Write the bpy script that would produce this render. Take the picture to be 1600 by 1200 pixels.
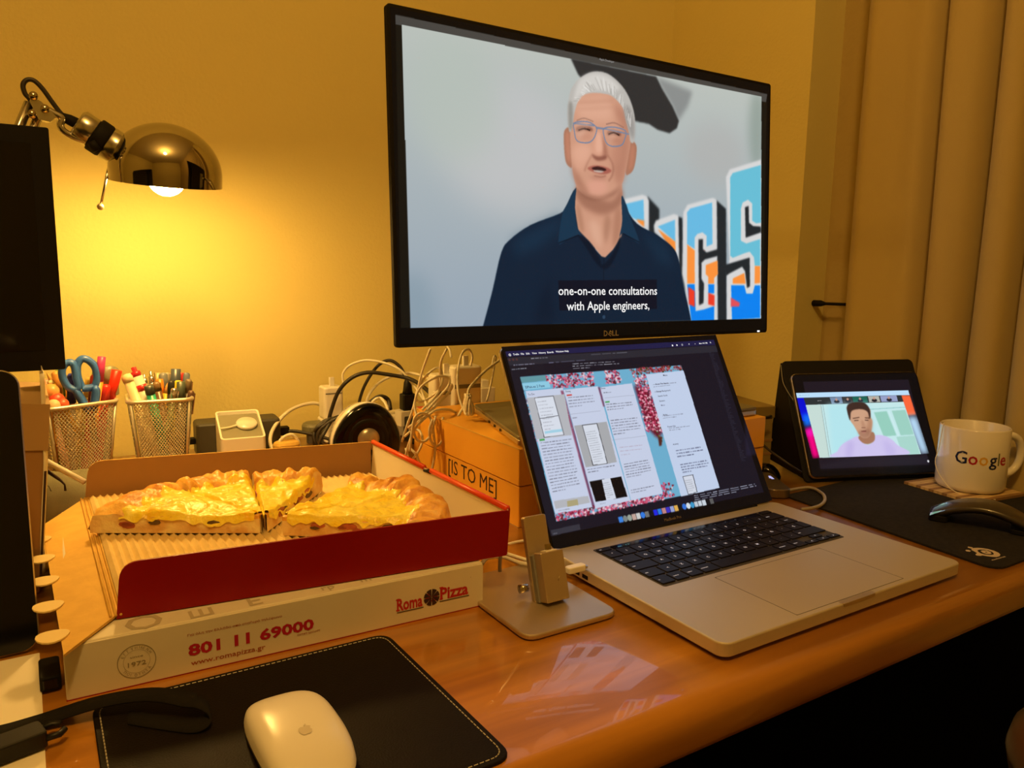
import bpy, math, random
import numpy as np
from mathutils import Vector, Matrix, noise
random.seed(7)
PI = math.pi
sc = bpy.context.scene
for o in list(bpy.data.objects): bpy.data.objects.remove(o)
col = sc.collection

# ---------------------------------------------------------------- camera
# World: desk top is z = 0, +x runs along the desk to the right, +y runs to the back wall. Metres.
CR, CU, CF, CP, FPX = [(0.846362,-0.532405,0.014678),(0.067844,0.135104,0.988506),(0.528269,0.835639,-0.150467),(0.0,0.0,0.3173),1212.94]
cd = bpy.data.cameras.new('camera'); cam = bpy.data.objects.new('camera', cd); col.objects.link(cam)
cd.sensor_fit = 'HORIZONTAL'; cd.sensor_width = 36.0; cd.lens = 36.0 * FPX / 1600.0; cd.clip_start = .02
cam.matrix_world = Matrix(((CR[0], CU[0], -CF[0], CP[0]), (CR[1], CU[1], -CF[1], CP[1]), (CR[2], CU[2], -CF[2], CP[2]), (0, 0, 0, 1)))
sc.camera = cam
# ---------------------------------------------------------------- world, exposure, room light
w = bpy.data.worlds.new('world'); sc.world = w; w.use_nodes = True
w.node_tree.nodes['Background'].inputs[0].default_value = (.02, .012, .005, 1)
w.node_tree.nodes['Background'].inputs[1].default_value = .3
sc.view_settings.view_transform = 'Standard'; sc.view_settings.look = 'None'
sc.view_settings.exposure = 0.0; sc.view_settings.gamma = 1.0; sc.view_settings.use_curve_mapping = False
WARM = (1.0, .56, .15)
ld = bpy.data.lights.new('ceiling_bulb', 'POINT'); ld.energy = 38; ld.color = WARM; ld.shadow_soft_size = .07
lo = bpy.data.objects.new('ceiling_bulb', ld); lo.location = (-.02, -.12, 1.62); col.objects.link(lo)
DESK_LAMP_STRENGTH = 290.0

# ---------------------------------------------------------------- helpers
def lin(c):
    return tuple((x/12.92 if x <= .04045 else ((x+.055)/1.055)**2.4) for x in c)
def rgb(r, g, b): return lin((r/255, g/255, b/255))

def mat(name, c, rough=.5, metal=0., coat=0., spec=.5, bump=None, var=None, emit=None, trans=0., sheen=0., crough=.05):
    m = bpy.data.materials.new(name); m.use_nodes = True
    nt = m.node_tree; b = nt.nodes['Principled BSDF']
    b.inputs['Base Color'].default_value = (*c, 1); b.inputs['Roughness'].default_value = rough
    b.inputs['Metallic'].default_value = metal; b.inputs['Coat Weight'].default_value = coat
    b.inputs['Coat Roughness'].default_value = crough
    b.inputs['Specular IOR Level'].default_value = spec; b.inputs['Transmission Weight'].default_value = trans
    b.inputs['Sheen Weight'].default_value = sheen
    tc = None
    if bump or var:
        tc = nt.nodes.new('ShaderNodeTexCoord')
    if var:   # (scale, second colour, detail)
        n = nt.nodes.new('ShaderNodeTexNoise'); n.inputs['Scale'].default_value = var[0]; n.inputs['Detail'].default_value = var[2] if len(var) > 2 else 4
        r = nt.nodes.new('ShaderNodeValToRGB'); r.color_ramp.elements[0].position = .38; r.color_ramp.elements[1].position = .62
        r.color_ramp.elements[0].color = (*c, 1); r.color_ramp.elements[1].color = (*var[1], 1)
        nt.links.new(tc.outputs['Object'], n.inputs['Vector']); nt.links.new(n.outputs['Fac'], r.inputs[0]); nt.links.new(r.outputs[0], b.inputs['Base Color'])
    if bump:  # (scale, distance)
        n = nt.nodes.new('ShaderNodeTexNoise'); n.inputs['Scale'].default_value = bump[0]; n.inputs['Detail'].default_value = 5
        bp = nt.nodes.new('ShaderNodeBump'); bp.inputs['Distance'].default_value = bump[1]; bp.inputs['Strength'].default_value = 1.0
        nt.links.new(tc.outputs['Object'], n.inputs['Vector']); nt.links.new(n.outputs['Fac'], bp.inputs['Height']); nt.links.new(bp.outputs[0], b.inputs['Normal'])
    if emit:
        b.inputs['Emission Color'].default_value = (*emit[0], 1); b.inputs['Emission Strength'].default_value = emit[1]
    return m

class MB:
    """collects shapes, links them as one mesh object"""
    def __init__(s): s.v = []; s.f = []; s.m = []; s.sm = []
    def add(s, v, f, mi=0, smooth=False, M=None):
        k = len(s.v)
        if M is not None: v = [tuple(M @ Vector(p)) for p in v]
        s.v += [tuple(p) for p in v]; s.f += [tuple(i+k for i in q) for q in f]
        s.m += [mi]*len(f); s.sm += [smooth]*len(f); return s
    def box(s, a, b, mi=0, M=None):
        x0, y0, z0 = a; x1, y1, z1 = b
        v = [(x0,y0,z0),(x1,y0,z0),(x1,y1,z0),(x0,y1,z0),(x0,y0,z1),(x1,y0,z1),(x1,y1,z1),(x0,y1,z1)]
        return s.add(v, [(0,3,2,1),(4,5,6,7),(0,1,5,4),(1,2,6,5),(2,3,7,6),(3,0,4,7)], mi, False, M)
    def prism(s, poly, z0, z1, ch=0., mi=0, M=None, top=None):
        """extruded outline (counter-clockwise); ch = chamfer on both rims"""
        n = len(poly); cx = sum(p[0] for p in poly)/n; cy = sum(p[1] for p in poly)/n
        def inset(d):
            r = []
            for i in range(n):
                p0 = Vector(poly[i-1][:2]); p1 = Vector(poly[i][:2]); p2 = Vector(poly[(i+1) % n][:2])
                a = (p1-p0); b = (p2-p1)
                if a.length < 1e-9 or b.length < 1e-9: r.append(tuple(p1)); continue
                a.normalize(); b.normalize(); na = Vector((-a.y, a.x)); nb = Vector((-b.y, b.x)); q = na+nb
                if q.length < 1e-6: q = na
                q = q/max(q.length_squared/2, .3)
                r.append((p1.x+q.x*d, p1.y+q.y*d))
            return r
        if ch > 0: L = [(inset(ch), z0), (poly, z0+ch), (poly, z1-ch), (inset(ch*.35), z1-ch*.35), (inset(ch), z1)]
        else: L = [(poly, z0), (poly, z1)]
        v = []; f = []
        for pl, z in L: v += [(p[0], p[1], z) for p in pl]
        for k in range(len(L)-1):
            for i in range(n):
                j = (i+1) % n; f.append((k*n+i, k*n+j, (k+1)*n+j, (k+1)*n+i))
        f.append(tuple(range(n-1, -1, -1))); f.append(tuple((len(L)-1)*n+i for i in range(n)))
        s.add(v, f, mi, False, M)
        return s
    def slab(s, x0, y0, x1, y1, z0, z1, r=.004, ch=0., seg=5, mi=0, M=None):
        return s.prism(rrect(x0, y0, x1, y1, r, seg), z0, z1, ch, mi, M)
    def lathe(s, prof, seg=32, mi=0, M=None, smooth=True, cap=True):
        v = []; f = []; n = len(prof)
        for k in range(seg):
            a = 2*PI*k/seg
            for r, z in prof: v.append((r*math.cos(a), r*math.sin(a), z))
        for k in range(seg):
            j = (k+1) % seg
            for i in range(n-1): f.append((k*n+i, j*n+i, j*n+i+1, k*n+i+1))
        if cap:
            if prof[0][0] > 1e-5: f.append(tuple(k*n for k in range(seg-1, -1, -1)))
            if prof[-1][0] > 1e-5: f.append(tuple(k*n+n-1 for k in range(seg)))
        return s.add(v, f, mi, smooth, M)
    def tube(s, pts, r, seg=8, mi=0, M=None, closed=False, smooth=True, flat=1.0):
        P = [Vector(p) for p in pts]; n = len(P); v = []; f = []
        t0 = (P[1]-P[0]).normalized(); up = Vector((0,0,1)) if abs(t0.z) < .9 else Vector((1,0,0))
        a = t0.cross(up).normalized()
        for i in range(n):
            if closed: t = (P[(i+1) % n]-P[i-1])
            else: t = (P[min(i+1, n-1)]-P[max(i-1, 0)])
            t.normalize(); a = (a - t*a.dot(t))
            a.normalize(); b = t.cross(a); rr = r[i] if isinstance(r, (list, tuple)) else r
            for k in range(seg):
                q = 2*PI*k/seg; v.append(tuple(P[i]+a*math.cos(q)*rr+b*math.sin(q)*rr*flat))
        for i in range(n if closed else n-1):
            j = (i+1) % n
            for k in range(seg): f.append((i*seg+k, i*seg+(k+1) % seg, j*seg+(k+1) % seg, j*seg+k))
        if not closed: f.append(tuple(range(seg-1, -1, -1))); f.append(tuple((n-1)*seg+k for k in range(seg)))
        return s.add(v, f, mi, smooth, M)
    def build(s, name, mats, parent=None):
        me = bpy.data.meshes.new(name); me.from_pydata(s.v, [], s.f)
        for m in (mats if isinstance(mats, (list, tuple)) else [mats]): me.materials.append(m)
        me.polygons.foreach_set('material_index', s.m); me.polygons.foreach_set('use_smooth', s.sm); me.update()
        o = bpy.data.objects.new(name, me); col.objects.link(o)
        if parent is not None: o.parent = parent
        return o

def rrect(x0, y0, x1, y1, r, seg=5):
    p = []
    for cx, cy, a0 in ((x1-r, y0+r, -PI/2), (x1-r, y1-r, 0), (x0+r, y1-r, PI/2), (x0+r, y0+r, PI)):
        for k in range(seg+1):
            a = a0+PI/2*k/seg; p.append((cx+r*math.cos(a), cy+r*math.sin(a)))
    return p
def rpoly(pts, r, seg=5):
    """outline with rounded corners"""
    out = []; n = len(pts)
    for i in range(n):
        a = Vector(pts[i-1][:2]); b = Vector(pts[i][:2]); c = Vector(pts[(i+1) % n][:2]); rr = r[i] if isinstance(r, (list, tuple)) else r
        if rr <= 0: out.append(tuple(b)); continue
        p = b+(a-b).normalized()*rr; q = b+(c-b).normalized()*rr
        for k in range(seg+1):
            t = k/seg; out.append(tuple(p*(1-t)**2+b*2*t*(1-t)+q*t*t))
    return out
def spline(pts, n=8):
    P = [Vector(p) for p in pts]
    if len(P) < 3: return P
    P = [P[0]*2-P[1]]+P+[P[-1]*2-P[-2]]; out = []
    for i in range(1, len(P)-2):
        for k in range(n):
            t = k/n; a, b, c, d = P[i-1], P[i], P[i+1], P[i+2]
            out.append(.5*((2*b)+(c-a)*t+(2*a-5*b+4*c-d)*t*t+(3*b-a-3*c+d)*t**3))
    out.append(P[-2]); return out
def tag(o, label=None, cat=None, group=None, kind=None):
    if label: o['label'] = label
    if cat: o['category'] = cat
    if group: o['group'] = group
    if kind: o['kind'] = kind
    return o
def empty(name, loc=(0,0,0), rz=0., label=None, cat=None, group=None, M=None):
    o = bpy.data.objects.new(name, None); col.objects.link(o); o.empty_display_size = .02
    if M is not None: o.matrix_world = M
    else: o.location = loc; o.rotation_euler = (0, 0, rz)
    return tag(o, label, cat, group)
def frame(O, ex, ez, scale=False):
    """matrix whose x axis runs along ex and z axis along ez; y points away from the viewer"""
    ex = Vector(ex).normalized(); ez = Vector(ez); ez = (ez-ex*ez.dot(ex)).normalized(); ey = ez.cross(ex)
    return Matrix(((ex.x, ey.x, ez.x, O[0]), (ex.y, ey.y, ez.y, O[1]), (ex.z, ey.z, ez.z, O[2]), (0,0,0,1)))
def txt(name, s, m, parent, pos, h=None, width=None, axes='xz', off=0., bold=0., align='LEFT', shear=0., ext=.0001, xs=1., rot=0.):
    """lettering as a thin mesh. h = cap height, width = fitted width. axes 'xz' = upright facing -y, 'xy' = lying flat"""
    cu = bpy.data.curves.new('lettering', 'FONT'); cu.body = s; cu.size = 1.0; cu.offset = bold; cu.shear = shear; cu.resolution_u = 2
    t = bpy.data.objects.new('lettering', cu); col.objects.link(t)
    me = bpy.data.meshes.new_from_object(t); bpy.data.objects.remove(t); bpy.data.curves.remove(cu)
    n = len(me.vertices); c = np.zeros(n*3); me.vertices.foreach_get('co', c); c = c.reshape(-1, 3)
    if n == 0: return None
    x0, x1 = c[:,0].min(), c[:,0].max(); k = (h/.73) if h else (width/(x1-x0)); kx = (width/(x1-x0)) if width else k*xs
    X = (c[:,0]-x0)*kx; Yv = c[:,1]*k
    if align == 'CENTER': X -= (x1-x0)*kx/2
    if align == 'RIGHT': X -= (x1-x0)*kx
    if rot: X, Yv = X*math.cos(rot)-Yv*math.sin(rot), X*math.sin(rot)+Yv*math.cos(rot)
    P = np.zeros((n, 3))
    if axes == 'xz': P[:,0] = X+pos[0]; P[:,2] = Yv+pos[2]; P[:,1] = pos[1]-off
    else: P[:,0] = X+pos[0]; P[:,1] = Yv+pos[1]; P[:,2] = pos[2]+off
    me.vertices.foreach_set('co', P.ravel()); me.materials.clear(); me.materials.append(m); me.update()
    o = bpy.data.objects.new(name, me); col.objects.link(o); o.parent = parent
    return o

# ---------------------------------------------------------------- materials
M = {}
M['wall'] = mat('plaster', (.76, .66, .26), .9, bump=(160, .0008), var=(1.2, (.73, .63, .24)))
M['ceiling'] = mat('ceiling_paint', (.78, .70, .45), .9)
M['floor'] = mat('floor_wood', (.035, .015, .006), .8, var=(6, (.025, .01, .004)))
M['metal'] = mat('aluminium', (.60, .55, .45), .45, metal=.55, bump=(3000, .00002))
M['metal_edge'] = mat('aluminium_edge', (.62, .59, .54), .3, metal=1.)
M['chrome'] = mat('chrome', (.50, .46, .36), .06, metal=1.)
M['steel'] = mat('steel', (.55, .54, .50), .22, metal=1.)
M['brass'] = mat('champagne_metal', (.56, .47, .34), .38, metal=.75)
M['black'] = mat('black_plastic', (.008, .008, .008), .45, spec=.3)
M['black_gloss'] = mat('black_glass', (.003, .003, .004), .12, spec=.35)
M['black_matte'] = mat('black_matte', (.006, .0055, .005), .7, spec=.2)
M['black_cloth'] = mat('black_cloth', (.016, .015, .014), .95, spec=.15, bump=(1500, .0003), var=(200, (.022, .02, .018)))
M['leather'] = mat('black_leather', (.008, .006, .005), .55, spec=.10, bump=(700, .0003))
M['folio'] = mat('black_folio', (.007, .007, .008), .7, spec=.25, bump=(900, .0002))
M['thread'] = mat('pale_thread', (.5, .48, .42), .8)
M['white'] = mat('white_plastic', (.80, .78, .72), .35)
M['white_gloss'] = mat('white_gloss', (.80, .78, .74), .12, coat=.4)
M['cable_white'] = mat('white_cable', (.78, .74, .62), .5)
M['cable_black'] = mat('black_cable', (.02, .017, .013), .5)
M['grey'] = mat('dark_grey_plastic', (.06, .058, .052), .5)
M['mid_grey'] = mat('grey_plastic', (.2, .2, .19), .5)
M['paper'] = mat('white_paper', (.82, .78, .66), .8)
M['key'] = mat('key_black', (.007, .006, .012), .5, spec=.22)
M['legend'] = mat('key_legend', (.6, .6, .62), .6, emit=((.7, .75, .9), .35))
M['card_white'] = mat('white_card', (.70, .66, .56), .55, var=(14, (.66, .62, .52)))
M['card_red'] = mat('red_card', (.26, .001, .002), .45, spec=.25)
M['card_rim'] = mat('red_card_rim', (.72, .06, .012), .35)
M['kraft'] = mat('kraft_card', (.74, .47, .10), .8, var=(60, (.68, .42, .085)), bump=(300, .0002))
M['liner'] = mat('corrugated_liner', (.80, .62, .28), .75, var=(50, (.74, .56, .24)))
M['red_ink'] = mat('red_ink', (.45, .01, .015), .5)
M['dark_ink'] = mat('dark_ink', (.03, .012, .02), .5)
M['brown_ink'] = mat('brown_ink', (.35, .08, .03), .5)
M['grey_ink'] = mat('grey_ink', (.28, .25, .16), .6)
M['orange_box'] = mat('orange_card', (.86, .44, .045), .45, var=(5, (.82, .41, .04)))
M['olive'] = mat('olive_metal', (.20, .19, .13), .45, metal=.3)
M['mesh'] = mat('silver_mesh', (.72, .68, .56), .38, metal=.6)
M['mousepad_print'] = mat('beige_print', (.55, .47, .36), .8)
M['bamboo'] = mat('bamboo', (.62, .45, .22), .6, var=(40, (.5, .34, .15)))
M['bamboo_dark'] = mat('bamboo_dark', (.26, .15, .06), .6)
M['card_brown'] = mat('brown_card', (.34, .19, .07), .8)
def plain(name, c, rough=.4): return mat(name, c, rough)
def wood():
    m = bpy.data.materials.new('desk_wood'); m.use_nodes = True; nt = m.node_tree; b = nt.nodes['Principled BSDF']
    tc = nt.nodes.new('ShaderNodeTexCoord'); mp = nt.nodes.new('ShaderNodeMapping'); mp.inputs['Scale'].default_value = (1.1, 14, 14)
    n = nt.nodes.new('ShaderNodeTexNoise'); n.inputs['Scale'].default_value = 3.0; n.inputs['Detail'].default_value = 7; n.inputs['Distortion'].default_value = .5
    r = nt.nodes.new('ShaderNodeValToRGB'); r.color_ramp.elements[0].position = .32; r.color_ramp.elements[1].position = .70
    r.color_ramp.elements[0].color = (.35, .140, .013, 1); r.color_ramp.elements[1].color = (.58, .255, .026, 1)
    nt.links.new(tc.outputs['Object'], mp.inputs[0]); nt.links.new(mp.outputs[0], n.inputs['Vector']); nt.links.new(n.outputs['Fac'], r.inputs[0]); nt.links.new(r.outputs[0], b.inputs['Base Color'])
    b.inputs['Roughness'].default_value = .34; b.inputs['Coat Weight'].default_value = .7; b.inputs['Coat Roughness'].default_value = .03
    return m
M['wood'] = wood()
def screen_mat(name, strength=1.0):
    m = bpy.data.materials.new(name); m.use_nodes = True; nt = m.node_tree; b = nt.nodes['Principled BSDF']
    a = nt.nodes.new('ShaderNodeVertexColor'); a.layer_name = 'picture'
    b.inputs['Base Color'].default_value = (.002, .002, .003, 1); b.inputs['Roughness'].default_value = .25; b.inputs['Specular IOR Level'].default_value = .2
    nt.links.new(a.outputs['Color'], b.inputs['Emission Color']); b.inputs['Emission Strength'].default_value = strength
    return m
def glow(name, c, s=1.): return mat(name, (.02, .02, .02), .5, emit=(c, s))

# ---------------------------------------------------------------- picture painter for the lit displays
class Canvas:
    def __init__(s, w, h, bg=(0, 0, 0)):
        s.smooth = 0; s.w, s.h = w, h; s.a = np.zeros((h, w, 3)); s.a[:] = np.array(bg)/255
    def mask(s, poly, pad=0):
        P = np.array(poly)*[s.w, s.h]
        x0 = max(int(P[:,0].min())-pad-1, 0); x1 = min(int(P[:,0].max())+pad+2, s.w); y0 = max(int(P[:,1].min())-pad-1, 0); y1 = min(int(P[:,1].max())+pad+2, s.h)
        if x1 <= x0 or y1 <= y0: return None
        m = np.zeros((y1-y0, x1-x0))
        for dx, dy in ((.25, .25), (.75, .25), (.25, .75), (.75, .75)):
            X, Yy = np.meshgrid(np.arange(x0, x1)+dx, np.arange(y0, y1)+dy); ins = np.zeros(X.shape, bool)
            for i in range(len(P)):
                ax, ay = P[i-1]; bx, by = P[i]
                if ay == by: continue
                c = ((ay > Yy) != (by > Yy)) & (X < (bx-ax)*(Yy-ay)/(by-ay)+ax); ins ^= c
            m += ins*.25
        return m, x0, y0, x1, y1
    def poly(s, poly, c, blur=0, alpha=1., c2=None, axis=1, sm=0):
        if sm or s.smooth: poly = smooth_loop(poly)
        k = int(blur*2.5) if blur else 0
        r = s.mask(poly, k)
        if r is None: return
        m, x0, y0, x1, y1 = r
        if blur: m = gblur(m, blur)
        m = (m*alpha)[..., None]; cc = np.array(c)/255.
        if c2 is not None:
            t = (np.linspace(0, 1, y1-y0)[:, None, None] if axis else np.linspace(0, 1, x1-x0)[None, :, None]); cc = cc*(1-t)+np.array(c2)/255.*t
        s.a[y0:y1, x0:x1] = s.a[y0:y1, x0:x1]*(1-m)+cc*m
    def line(s, p, q, wpx, c, alpha=1., blur=0):
        k_ = s.smooth; s.smooth = 0; s._line(p, q, wpx, c, alpha, blur); s.smooth = k_
    def _line(s, p, q, wpx, c, alpha=1., blur=0):
        a = np.array(p)*[s.w, s.h]; b = np.array(q)*[s.w, s.h]; d = b-a; L = np.hypot(*d)
        if L < 1e-6: return
        n = np.array([-d[1], d[0]])/L*wpx/2; P = [a+n, b+n, b-n, a-n]; s.poly([(x[0]/s.w, x[1]/s.h) for x in P], c, blur, alpha)
    def path(s, pts, wpx, c, alpha=1., blur=0):
        if s.smooth and len(pts) > 2:
            closed = pts[0] == pts[-1]
            pts = (smooth_loop(pts[:-1])+[pts[0]]) if closed else [tuple(p)[:2] for p in spline([(x, y, 0) for x, y in pts], 5)]
        r_ = []
        for (x, y) in pts: r_.append((x*s.w, y*s.h))
        L_, R_ = [], []
        for i, (x, y) in enumerate(r_):
            x0, y0 = r_[max(i-1, 0)]; x1, y1 = r_[min(i+1, len(r_)-1)]; d = math.hypot(x1-x0, y1-y0) or 1
            nx, ny = -(y1-y0)/d*wpx/2, (x1-x0)/d*wpx/2; L_.append(((x+nx)/s.w, (y+ny)/s.h)); R_.append(((x-nx)/s.w, (y-ny)/s.h))
        k_ = s.smooth; s.smooth = 0
        for i in range(len(L_)-1): s.poly([L_[i], L_[i+1], R_[i+1], R_[i]], c, blur*.6, alpha)
        s.smooth = k_
    def ell(s, c0, rx, ry, c, blur=0, alpha=1., n=20):
        s.poly([(c0[0]+rx*math.cos(2*PI*i/n), c0[1]+ry*math.sin(2*PI*i/n)) for i in range(n)], c, blur, alpha)
    def clip(s, base, poly):
        """keep what was painted only inside the outline"""
        m, x0, y0, x1, y1 = s.mask(poly); f = np.zeros((s.h, s.w)); f[y0:y1, x0:x1] = m; f = f[..., None]; s.a = s.a*f+base*(1-f)
    def words(s, quad, n, c, dens=.8, wpx=1.2, alpha=.8, rag=.9, seed=1):
        """n lines of small text inside a quad TL,TR,BR,BL"""
        rn = random.Random(seed); q = [np.array(p) for p in quad]
        for i in range(n):
            t = (i+.5)/n; A = q[0]*(1-t)+q[3]*t; B = q[1]*(1-t)+q[2]*t; x = 0; end = rag+(1-rag)*rn.random()
            if i == n-1: end = .3+.4*rn.random()
            while x < end:
                L = min(.04+.14*rn.random(), end-x); s.line(A+(B-A)*x, A+(B-A)*(x+L), wpx, c, alpha*(.7+.3*rn.random())); x += L+.025
    def build(s, name, m, parent, W, H, y=0.):
        w, h = s.w, s.h; xs = (np.arange(w))/(w-1)*W; zs = (np.arange(h))/(h-1)*H
        X, Zz = np.meshgrid(xs, zs); V = np.stack([X.ravel(), np.full(w*h, y), Zz.ravel()], 1)
        i = (np.arange(h-1)[:, None]*w+np.arange(w-1)[None, :]).ravel(); F = np.stack([i, i+1, i+w+1, i+w], 1).astype(np.int32)
        me = bpy.data.meshes.new(name); me.vertices.add(w*h); me.vertices.foreach_set('co', V.ravel())
        me.loops.add(F.size); me.loops.foreach_set('vertex_index', F.ravel()); me.polygons.add(len(F)); me.polygons.foreach_set('loop_start', np.arange(0, F.size, 4, dtype=np.int32))
        me.update(calc_edges=True)
        at = me.color_attributes.new('picture', 'FLOAT_COLOR', 'POINT'); a = np.clip(s.a.reshape(-1, 3), 0, 1)
        a = np.where(a <= .04045, a/12.92, ((a+.055)/1.055)**2.4); at.data.foreach_set('color', np.concatenate([a, np.ones((len(a), 1))], 1).ravel())
        me.materials.append(m); o = bpy.data.objects.new(name, me); col.objects.link(o); o.parent = parent; return o
def smooth_loop(pts, n=5):
    P = [np.array(p) for p in pts]; k = len(P); out = []
    for i in range(k):
        a, b, c, d = P[i-1], P[i], P[(i+1) % k], P[(i+2) % k]
        for j in range(n):
            t = j/n; out.append(tuple(.5*((2*b)+(c-a)*t+(2*a-5*b+4*c-d)*t*t+(3*b-a-3*c+d)*t**3)))
    return out
def gblur(m, s):
    r = max(int(s*2.5), 1); k = np.exp(-np.arange(-r, r+1)**2/(2*s*s)); k /= k.sum()
    m = np.apply_along_axis(lambda v: np.convolve(v, k, 'same'), 0, m) if m.shape[0] >= len(k) else m
    return np.apply_along_axis(lambda v: np.convolve(v, k, 'same'), 1, m) if m.shape[1] >= len(k) else m
# ================================================================ THE ROOM
XW, YW = 1.308, 1.40     # right wall, back wall
def struct(name, b, m, parent=None):
    o = b.build(name, m, parent)
    if parent is None: o['kind'] = 'structure'
    return o
struct('wall_back', MB().box((-2.2, YW, -.74), (XW+.12, YW+.1, 1.9)), M['wall'])
struct('wall_left', MB().box((-2.3, -2.4, -.74), (-2.2, YW+.1, 1.9)), M['wall'])
struct('wall_front', MB().box((-2.3, -2.5, -.74), (XW+.12, -2.4, 1.9)), M['wall'])
REC = 1.016
wr = MB().box((XW, REC, -.74), (XW+.12, YW, 1.9)); struct('wall_right', wr, M['wall'])
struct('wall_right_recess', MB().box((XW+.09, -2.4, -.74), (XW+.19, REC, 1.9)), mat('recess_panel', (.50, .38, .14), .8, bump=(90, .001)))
struct('floor', MB().box((-2.3, -2.5, -.80), (XW+.19, YW+.1, -.74)), M['floor'])
struct('ceiling', MB().box((-2.3, -2.5, 1.9), (XW+.19, YW+.1, 1.96)), M['ceiling'])

# ---- desk
desk = empty('desk', (0, 0, -.74), 0, 'glossy orange-brown wooden desk with a rounded front edge, everything stands on it', 'desk')
DX0, DX1, DY0, DY1 = -.75, 1.225, .372, 1.385
prof = [(DY1, 0.0), (DY1, -.042)]
pr = []
for k in range(9):
    a = PI/2*k/8; pr.append((DY0+.016-.016*math.sin(a), -.016+.016*math.cos(a)))
for k in range(4):
    a = PI/2*k/3; pr.append((DY0+.008-.008*math.cos(a), -.034-.008*math.sin(a)))
prof = [(DY1, 0.0)]+pr+[(DY1, -.042)]
v = []; n = len(prof)
for x in (DX0, DX1):
    for y, z in prof: v.append((x, y, z+.74))
f = [(i, (i+1) % n, n+(i+1) % n, n+i) for i in range(n)]+[tuple(range(n-1, -1, -1)), tuple(range(n, 2*n))]
b = MB(); b.add(v, f); dt = b.build('desktop', M['wood'], desk)
for p in dt.data.polygons[:14]: p.use_smooth = True
for x in (DX0+.03, DX1-.06):
    MB().box((x, .46, 0), (x+.03, DY1-.02, .698)).build('shade_side_panel', M['black_matte'], desk)  # unseen panel, coloured black for the deep shade under the desk
MB().box((DX0+.06, DY1-.06, .25), (DX1-.06, DY1-.04, .698)).build('shade_back_panel', M['black_matte'], desk)  # black here too stands in for the unlit depth below the top

# ---- curtain : one cloth with folds
def curtain():
    prof = [(.925,.035),(.905,.012),(.888,.0),(.865,.004),(.835,.016),(.805,.02),(.79,.045),(.782,.062),(.772,.030),(.758,.006),(.74,.0),(.715,.010),(.702,.030),(.694,.056),(.686,.035),(.672,.008),(.655,.0),(.635,.012),(.626,.045),(.618,.05),(.608,.015),(.59,.0),(.565,.008),(.55,.045),(.54,.05),(.53,.01),(.50,.0),(.47,.03),(.455,.055),(.44,.01),(.40,.0),(.36,.045),(.345,.02),(.30,.0),(.25,.045),(.2,.0),(.14,.045),(.08,.0)]
    P = spline([(1.243+d, y*.952, 0) for y, d in prof], 4); rows = 26; v = []; f = []; n = len(P)
    for j in range(rows):
        z = -.70+2.5*j/(rows-1); s = (z+.70)/2.5
        for i, p in enumerate(P):
            yy = p.y; spread = (1-s)
            w_ = .006*math.sin(yy*23+z*2.1)+.004*math.sin(yy*51-z*3)
            v.append((p.x+w_*.5+.003*math.sin(z*5+yy*9), yy+w_*spread*.8-.012*(s-.45)*(1-(yy-.4)*.5), z))
    for j in range(rows-1):
        for i in range(n-1): f.append((j*n+i, j*n+i+1, (j+1)*n+i+1, (j+1)*n+i))
    b = MB(); b.add(v, f, 0, True); o = b.build('curtain', mat('curtain_cloth', (.47, .36, .13), .9, sheen=.2, bump=(900, .0003)))
    md = o.modifiers.new('thickness', 'SOLIDIFY'); md.thickness = .0015
    tag(o, 'long beige curtain hanging in deep vertical folds at the right', 'curtain')
curtain()
rod = empty('curtain_rod_wand', (XW+.075, 1.0, .25), 0, 'thin black rod with a thicker tip poking out behind the curtain edge', 'rod')
RX = XW+.06
rp = [(1.365,1.0296,0.2508),(1.365,0.9978,0.2517),(1.365,0.9874,0.2515),(1.365,0.9098,0.2528)]
rod.location = rp[0]
def rel(p, o): return (p[0]-o.location[0], p[1]-o.location[1], p[2]-o.location[2])
MB().tube([rel(q, rod) for q in rp[1:]], .003).build('shaft', M['black_matte'], rod)
MB().tube([rel(q, rod) for q in (rp[0], rp[1], rp[2])], [.0065, .0062, .003]).build('tip', M['black_matte'], rod)
_r0 = rp[1]
MB().tube([rel((rp[3][0], rp[3][1], rp[3][2]), rod), rel((XW+.092, rp[3][1]-.01, rp[3][2]), rod)], .003).build('bracket', M['black_matte'], rod)
# round upholstered stool pushed half under the desk, lower right corner
ch = empty('stool', (1.105, .335, -.74), .3, 'dark brown upholstered stool in the shadow under the right end of the desk', 'stool')
fab = mat('brown_upholstery', (.16, .055, .02), .95, sheen=.3)
MB().lathe([(0, .41), (.095, .41), (.115, .425), (.120, .45), (.114, .478), (.09, .490), (0, .493)], 40).build('seat', fab, ch)
MB().lathe([(0, .395), (.09, .395), (.09, .412), (0, .412)], 32).build('seat_base', M['black_matte'], ch)
for sx in (-1, 1):
    for sy in (-1, 1): MB().tube([(sx*.06, sy*.06, .40), (sx*.078, sy*.078, 0)], .012).build('leg', M['black_matte'], ch)

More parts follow.
